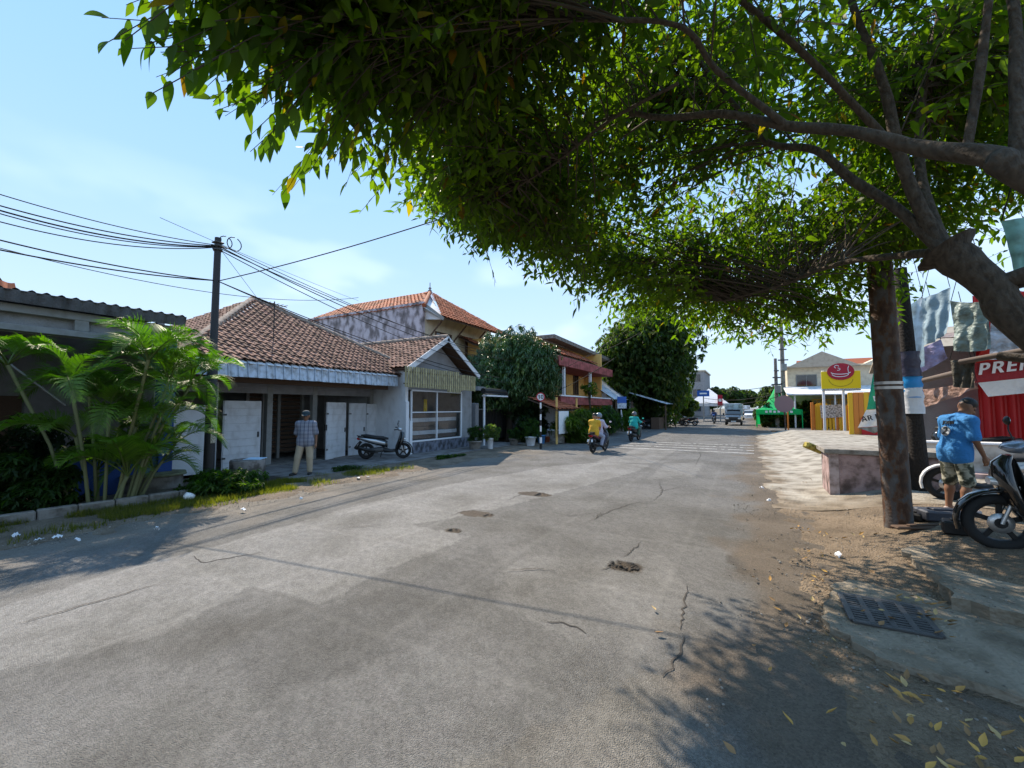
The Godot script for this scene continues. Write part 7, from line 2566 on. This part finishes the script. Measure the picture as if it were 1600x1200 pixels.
		if hat == "cap":
			st = mb()
			lathe(st, [Vector2(0.075, 0.0), Vector2(0.08, 0.012)], hx * Transform3D(Basis(Vector3.RIGHT, -0.2).scaled(Vector3(1, 1, 1.05)), Vector3(0, 0.0, -0.1)), 16)
			part(t, "cap_brim", st, w.hat_mat)
	return t

func stand_pose() -> Dictionary:
	return {"pelvis": Vector3(0, 0.93, 0), "neck": Vector3(0, 1.42, 0.01), "head": Vector3(0, 1.58, -0.02), "sl": Vector3(-0.19, 1.37, 0.01), "sr": Vector3(0.19, 1.37, 0.01), "el": Vector3(-0.26, 1.10, 0.03), "er": Vector3(0.25, 1.10, 0.06), "wl": Vector3(-0.27, 0.85, -0.02), "wr": Vector3(0.2, 0.9, 0.14),
		"hl": Vector3(-0.10, 0.88, 0), "hr": Vector3(0.10, 0.88, 0), "kl": Vector3(-0.12, 0.48, -0.02), "kr": Vector3(0.17, 0.48, -0.05), "al": Vector3(-0.12, 0.08, 0.02), "ar": Vector3(0.23, 0.08, -0.06), "tl": Vector3(-0.14, 0.04, -0.15), "tr": Vector3(0.29, 0.04, -0.22)}
func ride_pose(back := 0.0, passenger := false) -> Dictionary:
	var p := {"pelvis": Vector3(0, 0.86, 0.16 + back), "neck": Vector3(0, 1.33, 0.08 + back), "head": Vector3(0, 1.48, 0.04 + back), "sl": Vector3(-0.18, 1.28, 0.08 + back), "sr": Vector3(0.18, 1.28, 0.08 + back), "el": Vector3(-0.29, 1.06, -0.06), "er": Vector3(0.29, 1.06, -0.06), "wl": Vector3(-0.31, 1.06, -0.32), "wr": Vector3(0.31, 1.06, -0.32),
		"hl": Vector3(-0.10, 0.84, 0.14 + back), "hr": Vector3(0.10, 0.84, 0.14 + back), "kl": Vector3(-0.17, 0.70, -0.24), "kr": Vector3(0.17, 0.70, -0.24), "al": Vector3(-0.15, 0.36, -0.16), "ar": Vector3(0.15, 0.36, -0.16), "tl": Vector3(-0.16, 0.33, -0.32), "tr": Vector3(0.16, 0.33, -0.32)}
	if passenger:
		p.el = Vector3(-0.22, 1.06, back); p.er = Vector3(0.22, 1.06, back); p.wl = Vector3(-0.15, 0.98, -0.14 + back); p.wr = Vector3(0.15, 0.98, -0.14 + back)
		p.kl = Vector3(-0.25, 0.66, back - 0.22); p.kr = Vector3(0.25, 0.66, back - 0.22); p.al = Vector3(-0.22, 0.32, back - 0.1); p.ar = Vector3(0.22, 0.32, back - 0.1); p.tl = Vector3(-0.24, 0.29, back - 0.26); p.tr = Vector3(0.24, 0.29, back - 0.26)
	return p

func cloth(c: Color) -> StandardMaterial3D:
	return mat(c, 0.85, "", Vector3.ONE * 2.0, "cloth_n", 0.7)

func vehicles_and_people():
	var st := mb()
	# man on the forecourt
	var at := flat(pg(476, 742, 0.05), 0.05)
	var to := EYE - at
	var chk := cloth(grey(1.0))
	chk.albedo_texture = T.check
	chk.uv1_scale = Vector3.ONE * 5.0
	chk.albedo_color = grey(0.6).linear_to_srgb()
	person("person in checked grey short-sleeved shirt, khaki trousers and dark cap standing", at, atan2(-to.x, -to.z) - 0.25, stand_pose(), {"skin": M.skin, "top": chk, "bottom": cloth(Color(0.42, 0.34, 0.24)), "sleeve": 0.9, "hat": "cap", "hat_mat": cloth(Color(0.03, 0.05, 0.06)), "cell": 0.02})
	# parked scooter by the doors
	var ra := flat(pg(580, 717, 0.07), 0.07)
	var rf := flat(pg(622, 716, 0.07), 0.07)
	var mid := (ra + rf) * 0.5
	var dv := (rf - ra)
	scooter("black and silver scooter parked before the white boarded doors", mid, atan2(-dv.x, -dv.z), M.black_gloss, M.silver, -0.08)
	# riders going away
	at = flat(pg(929, 708)) + Vector3(0, 0.0, -0.6)
	var turn := -0.10
	scooter("dark scooter carrying two riders along the far lane", at, turn, M.black_gloss, M.maroon)
	person("person in pale shirt and dark helmet driving the two-up scooter", at, turn, ride_pose(-0.05), {"skin": M.skin_mid, "top": cloth(Color(0.45, 0.42, 0.5)), "bottom": cloth(Color(0.05, 0.05, 0.08)), "sleeve": 1.5, "hat": "helmet", "hat_mat": mat(Color(0.16, 0.2, 0.24), 0.25), "cell": 0.026})
	var pas := ride_pose(0.36, true)
	person("person in mustard yellow top riding pillion on the scooter", at, turn, pas, {"skin": M.skin_mid, "top": cloth(Color(0.62, 0.34, 0.03)), "bottom": cloth(Color(0.30, 0.31, 0.38)), "sleeve": 0.6, "hat": "hair", "cell": 0.026})
	at = flat(pg(988, 690)) + Vector3(0, 0, -0.6)
	scooter("dark scooter ridden by person in the teal jacket", at, turn, M.black_gloss, M.black_plastic)
	person("person in teal green jacket and grey helmet riding alone", at, turn, ride_pose(), {"skin": M.skin_mid, "top": cloth(Color(0.02, 0.34, 0.30)), "bottom": cloth(Color(0.05, 0.1, 0.07)), "sleeve": 1.9, "hat": "helmet", "hat_mat": mat(Color(0.12, 0.12, 0.14), 0.25), "cell": 0.026, "fat": 1.15})
	# far riders coming on
	at = flat(pg(1116, 662))
	scooter("blue scooter coming along the road near the white pavilion", at, PI, M.black_gloss, M.sign_blue)
	person("person in dark blue coming towards on the far scooter", at, PI, ride_pose(), {"skin": M.skin, "top": cloth(Color(0.03, 0.05, 0.13)), "bottom": cloth(Color(0.03, 0.03, 0.04)), "sleeve": 1.9, "hat": "helmet", "hat_mat": M.black_gloss, "cell": 0.04, "nohands": true})
	at = flat(pg(1159, 659))
	scooter("scooter with amber light passing beside the box truck", at, PI, M.black_gloss, M.maroon)
	person("person in red-brown jacket riding beside the box truck", at, PI, ride_pose(), {"skin": M.skin, "top": cloth(Color(0.25, 0.06, 0.05)), "bottom": cloth(Color(0.03, 0.03, 0.04)), "sleeve": 1.9, "hat": "helmet", "hat_mat": M.white_gloss, "cell": 0.04, "nohands": true})
	truck(flat(pg(1147, 664)), PI, "small dark pickup truck with a tall grey cargo box coming down the road", M.black_gloss)
	car(flat(pg(1167, 657)) + Vector3(0.3, 0, -4), PI, "white hatchback following behind the box truck", M.white_gloss)
	truck(flat(pg(1163, 655)) + Vector3(0, 0, -12), PI, "distant white box van behind the white hatchback", M.white_gloss)
	car(flat(pg(1172, 654)) + Vector3(0, 0, -20), PI, "far dark red car at the end of the queue", M.maroon)
	# machines parked under the big tree
	var pk := [[990, 671, 1.9, "dark motorcycle parked under the big tree by its trunk"], [1003, 670, 1.7, "dark scooter parked beside the roadside stall posts"], [1062, 666, 1.4, "dark scooter parked before small yellow-green tree"], [1076, 665, 1.5, "black scooter parked past the small yellow-green tree"]]
	for p in pk: scooter(p[3], flat(pg(p[0], p[1])), p[2], M.black_gloss, M.black_plastic)
	# near side: white scooter behind the dark post, black motorcycle at the edge
	at = pr(1470, 782)
	scooter("white scooter parked with its nose past the dark post", at + Vector3(0.72, 0, 0.02), 1.45, M.white_gloss, M.silver)
	at = pr(1556, 856)
	scooter("large black motorcycle parked beside the man in the blue shirt", at + Vector3(0.74, -0.02, 0.03), 1.52, M.black_gloss, mat(Color(0.25, 0.3, 0.38), 0.2, "", Vector3.ONE, "", 1.0, {"metallic": 0.5}), 0.06).scale = Vector3.ONE * 1.12
	# more machines behind the low wall: only bars and mirrors show
	scooter("dark scooter behind the low wall with green knob on its bar", Vector3(pz(1462, 690, -14.9).x + 0.6, 0.3, -14.9), 1.6, M.black_gloss, M.black_plastic)
	# man in the blue shirt, half turned away, arms down
	at = pr(1497, 802)
	var j := stand_pose()
	j.neck = Vector3(0.0, 1.42, -0.10)
	j.head = Vector3(0.0, 1.55, -0.20)
	j.sl = Vector3(-0.20, 1.36, -0.07); j.sr = Vector3(0.20, 1.36, -0.07)
	j.el = Vector3(-0.26, 1.08, -0.08); j.er = Vector3(0.27, 1.09, -0.05)
	j.wl = Vector3(-0.20, 0.90, -0.26); j.wr = Vector3(0.24, 0.86, -0.18)
	j.kr = Vector3(0.13, 0.48, -0.04); j.ar = Vector3(0.14, 0.08, 0.05); j.tr = Vector3(0.16, 0.04, -0.13)
	j.gaze = Vector3(0.5, -0.5, -1)
	var shirt := cloth(Color(0.035, 0.19, 0.46))
	var man := person("person in bright blue printed T-shirt and patterned shorts leaning over motorcycle", at, -1.15, j, {"skin": M.skin, "top": shirt, "bottom": mat(grey(0.9), 0.85, "camo", Vector3.ONE * 1.2, "cloth_n", 0.6), "sleeve": 0.85, "leg": 1.1, "hat": "hair", "cell": 0.017, "fat": 1.02, "shoes": mat(Color(0.4, 0.33, 0.3), 0.7)})
	# print on the back of the shirt
	var bk := Transform3D(Basis(Vector3.RIGHT, -0.16), Vector3(0, 1.21, 0.115))
	st = mb()
	lathe(st, [Vector2(0.072, -0.012), Vector2(0.072, 0.001)], bk * Transform3D(Basis(Vector3.RIGHT, PI / 2), Vector3(0, 0, 0.0)), 20)
	part(man, "shirt_print", st, mat(Color(0.42, 0.45, 0.48), 0.8))
	put(man, "shirt_print", text_mesh("2", 0.11, 0.004), M.sign_black, bk * Transform3D(Basis(), Vector3(0, 0, 0.006)))
	put(man, "shirt_print", text_mesh("JOHN", 0.05, 0.012), M.sign_black, Transform3D(Basis(Vector3.RIGHT, -0.2), Vector3(0, 1.335, 0.062)))

func car(at: Vector3, turn: float, label: String, m: Material):
	var t := thing("car", label, "car", at, turn)
	var st := mb()
	loft(st, [[Vector3(0, 0.55, -1.95), 0.70, 0.22], [Vector3(0, 0.62, -1.7), 0.80, 0.34], [Vector3(0, 0.66, -0.8), 0.84, 0.40], [Vector3(0, 0.68, 0.8), 0.84, 0.42], [Vector3(0, 0.70, 1.7), 0.80, 0.38], [Vector3(0, 0.66, 1.95), 0.7, 0.25]], 20, 4.0)
	part(t, "body", st, m)
	st = mb()
	loft(st, [[Vector3(0, 1.0, -0.95), 0.70, 0.08], [Vector3(0, 1.22, -0.35), 0.66, 0.26], [Vector3(0, 1.25, 0.9), 0.66, 0.27], [Vector3(0, 1.1, 1.7), 0.66, 0.14]], 20, 4.0)
	part(t, "windows", st, M.glass_dark)
	st = mb()
	loft(st, [[Vector3(0, 1.46, -0.45), 0.60, 0.03], [Vector3(0, 1.51, 0.2), 0.62, 0.04], [Vector3(0, 1.49, 1.2), 0.6, 0.03]], 16, 4.0)
	part(t, "roof", st, m)
	fittings(t, 0.70, 1.97, 0.72, [Vector3(-0.75, 0.3, -1.25), Vector3(0.75, 0.3, -1.25), Vector3(-0.75, 0.3, 1.25), Vector3(0.75, 0.3, 1.25)])

func fittings(t: Node3D, hw: float, front: float, y: float, wheels: Array):
	for p in wheels: wheel(t, p, 0.3, 0.19, M.silver)
	for s in [-1.0, 1.0]:
		var st := mb()
		bx(st, Vector3(s * hw * 0.8, y, -front), Vector3(0.3, 0.16, 0.1), Basis(), 0.03)
		part(t, "headlight", st, M.lamp_clear)
	var st := mb()
	bx(st, Vector3(0, y - 0.06, -front), Vector3(hw * 0.9, 0.14, 0.08), Basis(), 0.02)
	part(t, "grille", st, M.black_plastic)
	st = mb()
	bx(st, Vector3(0, y - 0.3, -front - 0.03), Vector3(0.45, 0.12, 0.05))
	part(t, "number_plate", st, M.sign_white)

func truck(at: Vector3, turn: float, label: String, m: Material):
	var t := thing("box_truck", label, "truck", at, turn)
	var st := mb()
	loft(st, [[Vector3(0, 0.62, -2.0), 0.72, 0.28], [Vector3(0, 0.70, -1.7), 0.82, 0.36], [Vector3(0, 0.72, -0.9), 0.84, 0.40], [Vector3(0, 0.74, 0.5), 0.84, 0.42]], 20, 5.0)
	part(t, "body", st, m)
	st = mb()
	loft(st, [[Vector3(0, 1.1, -1.15), 0.76, 0.06], [Vector3(0, 1.34, -0.7), 0.70, 0.26], [Vector3(0, 1.36, 0.35), 0.70, 0.27]], 20, 5.0)
	part(t, "windows", st, M.glass_dark)
	st = mb()
	bx(st, Vector3(0, 1.65, -0.15), Vector3(1.34, 0.07, 1.1), Basis(), 0.03)
	part(t, "roof", st, m)
	st = mb()
	bx(st, Vector3(0, 1.55, 1.5), Vector3(1.8, 1.6, 2.1), Basis(), 0.03)
	part(t, "cargo_box", st, M.zinc_pale)
	st = mb()
	bx(st, Vector3(0, 0.6, 1.45), Vector3(1.2, 0.25, 2.1))
	part(t, "chassis", st, M.black_plastic)
	fittings(t, 0.72, 2.0, 0.74, [Vector3(-0.72, 0.3, -1.35), Vector3(0.72, 0.3, -1.35), Vector3(-0.72, 0.3, 1.5), Vector3(0.72, 0.3, 1.5)])
	for s in [-1.0, 1.0]:
		st = mb()
		bx(st, Vector3(s * 0.95, 1.2, -1.0), Vector3(0.16, 0.22, 0.08), Basis(), 0.03)
		part(t, "side_mirror", st, M.black_plastic)

# ---------------------------------------------------------------- wires
func wire(label: String, a: Vector3, b: Vector3, sag: float, r := 0.013):
	var t := thing("cable", label, "cable", a, 0.0, "overhead cables")
	var pts := []
	for i in 25:
		var u := i / 24.0
		pts.append(a.lerp(b, u) - a + Vector3(0, -sag * 4.0 * u * (1.0 - u), 0))
	var st := mb()
	tube(st, pts, r, 5)
	part(t, "strand", st, M.cable)

func wires():
	var base := flat(pg(325, 760))
	var top := Vector3(base.x + 0.02, px(339, 384, base.x).y, base.z)
	var low := Vector3(base.x + 0.02, px(339, 439, base.x).y, base.z)
	var L := "black overhead cable from the slim pole towards the carport"
	var X := base.x
	for k in [[-60, 285, 0.12, 0.010], [-60, 304, 0.16, 0.013], [-60, 311, 0.2, 0.016], [-60, 316, 0.22, 0.011], [-60, 330, 0.24, 0.011]]:
		wire(L, px(k[0], k[1], X), top + Vector3(0, 0.06 - k[2] * 0.4, 0), k[2], k[3])
	for k in [[-60, 360, 0.1, 0.014], [-60, 378, 0.1, 0.014]]: wire("lower black cable joined to the slim pole below its top", px(k[0], k[1], X), low, k[2], k[3])
	wire("thin slack cable running from carport to the tiled hip roof", px(-60, 372, X), px(560, 465, -13.0), 0.45, 0.008)
	# onward along the row
	L = "black overhead cable from the slim pole along the house fronts"
	for k in [[760, 560, 0.3, 0.014, 0.0], [756, 548, 0.25, 0.012, -0.04], [770, 575, 0.35, 0.012, -0.08], [800, 565, 0.3, 0.01, 0.05]]:
		wire(L, top + Vector3(0, k[4], 0), px(k[0], k[1], -11.0), k[2], k[3])
	for k in [[780, 590, 0.3, 0.014], [790, 598, 0.35, 0.012]]: wire("lower black cable dipping past the shop gable", low, px(k[0], k[1], -11.0), k[2], k[3])
	wire("single cable crossing the road from slim pole to the rusty pole", low + Vector3(0, -0.02, 0), pr(1405, 822) + Vector3(-0.2, 7.0, 0), 0.30, 0.012)
	wire("thin drop line from the pole to the tiled roof", top, px(420, 490, -15.0), 0.0, 0.006)
	wire("thin stay from the cable bundle to the hip ridge", px(250, 340, X), px(560, 470, -15.0), 0.05, 0.006)
	# beyond
	for k in [[860, 585, 1000, 500, 0.2], [905, 560, 1000, 520, 0.15], [870, 610, 960, 560, 0.1]]:
		wire("cable rising from the yellow house into tree leaves", px(k[0], k[1], -10.2), px(k[2], k[3], -4.0), k[4], 0.014)
	for k in [[1100, 622, 1226, 612], [1100, 628, 1215, 620], [1105, 606, 1226, 598]]:
		wire("far cable crossing the road towards the corner poles", pz(k[0], k[1], -62), pz(k[2], k[3], -47), 0.5, 0.03)

func litter():
	var r := RandomNumberGenerator.new()
	r.seed = 123
	var lm := leaf_mesh(0.46, 0.3, -0.35, 4)
	var tones := []
	for c in [Color(0.52, 0.31, 0.08), Color(0.40, 0.23, 0.07), Color(0.28, 0.17, 0.08), Color(0.46, 0.33, 0.15), Color(0.20, 0.12, 0.05)]: tones.append(mat(c, 0.8))
	var heaps := [[1260, 828, 0.30, 12], [1275, 866, 0.35, 12], [1265, 893, 0.25, 10], [1440, 945, 0.16, 12], [1452, 968, 0.14, 14], [1425, 1075, 0.15, 7], [1455, 1075, 0.2, 8], [1500, 1165, 0.3, 14], [1570, 1160, 0.3, 16], [1440, 1170, 0.2, 7], [1350, 1010, 0.9, 8], [1220, 920, 0.9, 10], [1150, 1000, 1.2, 6], [1420, 1130, 0.6, 10], [1300, 830, 0.7, 10], [1350, 960, 0.5, 8], [1190, 750, 1.2, 8]]
	for h in heaps:
		var c := pg(h[0], h[1], 0.06)
		for i in h[3]:
			var p: Vector3 = c + Vector3(r.randfn(), 0, r.randfn()) * h[2] * 0.5
			p.y = 0.02 + r.randf() * 0.02 + rise(p.x, p.z)
			if Geometry2D.is_point_in_polygon(Vector2(p.x, p.z), slab_low): p.y = 0.07 + r.randf() * 0.02
			if Geometry2D.is_point_in_polygon(Vector2(p.x, p.z), slab_high): p.y = 0.18 + r.randf() * 0.02
			var o := put(self, "fallen_leaf", lm, tones[r.randi() % 5], Transform3D(Basis(Vector3.UP, r.randf() * TAU) * Basis(Vector3.RIGHT, r.randf_range(-0.35, 0.2)) * Basis(Vector3.BACK, r.randf_range(-0.5, 0.5)) * Basis.from_scale(Vector3.ONE * r.randf_range(0.035, 0.08)), p))
			tag(o, "dry yellow-brown fallen leaf on the ground by the near kerb", "leaf", "fallen leaves")
	# loose gravel at both road edges
	var st0 := mb()
	bx(st0, Vector3.ZERO, Vector3(1, 0.62, 0.8), Basis(), 0.22)
	var pebble := done(st0)
	var nz := FastNoiseLite.new()
	nz.seed = 8
	nz.frequency = 0.7
	var xf := []
	var tint := []
	for i in 9000:
		var near := i % 3 != 0
		var z := -1.0 - pow(r.randf(), 1.3) * (17.0 if near else 24.0)
		var x := r.randf_range(-0.3, 2.6) if near else -8.2 - absf(r.randfn()) * 0.7
		if nz.get_noise_2d(x, z) + r.randf_range(-0.3, 0.3) < (0.02 if x > 0.3 or x < -8.3 else 0.22): continue
		var pt2 := Vector2(x, z)
		var y := rise(x, z) + 0.012
		if Geometry2D.is_point_in_polygon(pt2, slab_low): y = 0.064
		if Geometry2D.is_point_in_polygon(pt2, slab_high): y = 0.174
		if not near: y = 0.02
		var sc := r.randf_range(0.006, 0.02) * (1.6 if r.randf() < 0.08 else 1.0)
		xf.append(Transform3D(Basis.from_euler(Vector3(r.randf() * 0.6, r.randf() * TAU, r.randf() * 0.6)).scaled(Vector3.ONE * sc), Vector3(x, y, z)))
		var g := r.randf_range(0.5, 1.2)
		tint.append(Color(0.26 * g, 0.235 * g, 0.2 * g))
	var gv := crowd(self, "gravel", pebble, mat(grey(1.0), 0.95, "", Vector3.ONE, "", 1.0, {"vertex_color_use_as_albedo": true}), xf, tint)
	tag(gv, "loose gravel and grit along both edges of the road", "gravel", "", "stuff")
	# scraps of paper and plastic on the far verge
	for s in [[60, 845, 0.14], [90, 840, 0.16], [120, 846, 0.12], [25, 838, 0.12], [560, 748, 0.2], [575, 747, 0.12], [470, 780, 0.1], [1190, 764, 0.14], [1202, 783, 0.12], [1310, 868, 0.13], [245, 828, 0.1], [380, 798, 0.14]]:
		var p := pg(s[0], s[1], 0.04)
		var st := mb()
		s[2] *= 0.36
		hang(st, Vector3(-s[2], 0.02, -s[2] * 0.6), Vector3(s[2], 0.03, -s[2] * 0.4), Vector3(s[2] * 0.8, 0.01, s[2] * 0.6), Vector3(-s[2] * 0.9, 0.0, s[2] * 0.5), -0.03, 6, 0.03, int(s[0]))
		var o := put(self, "litter_scrap", done(st), M.white_paint if s[0] != 560 else M.zinc_blue, Transform3D(Basis(Vector3.UP, r.randf() * TAU), p))
		tag(o, "crumpled pale scrap of paper or plastic lying on the roadside ground", "litter", "roadside litter")
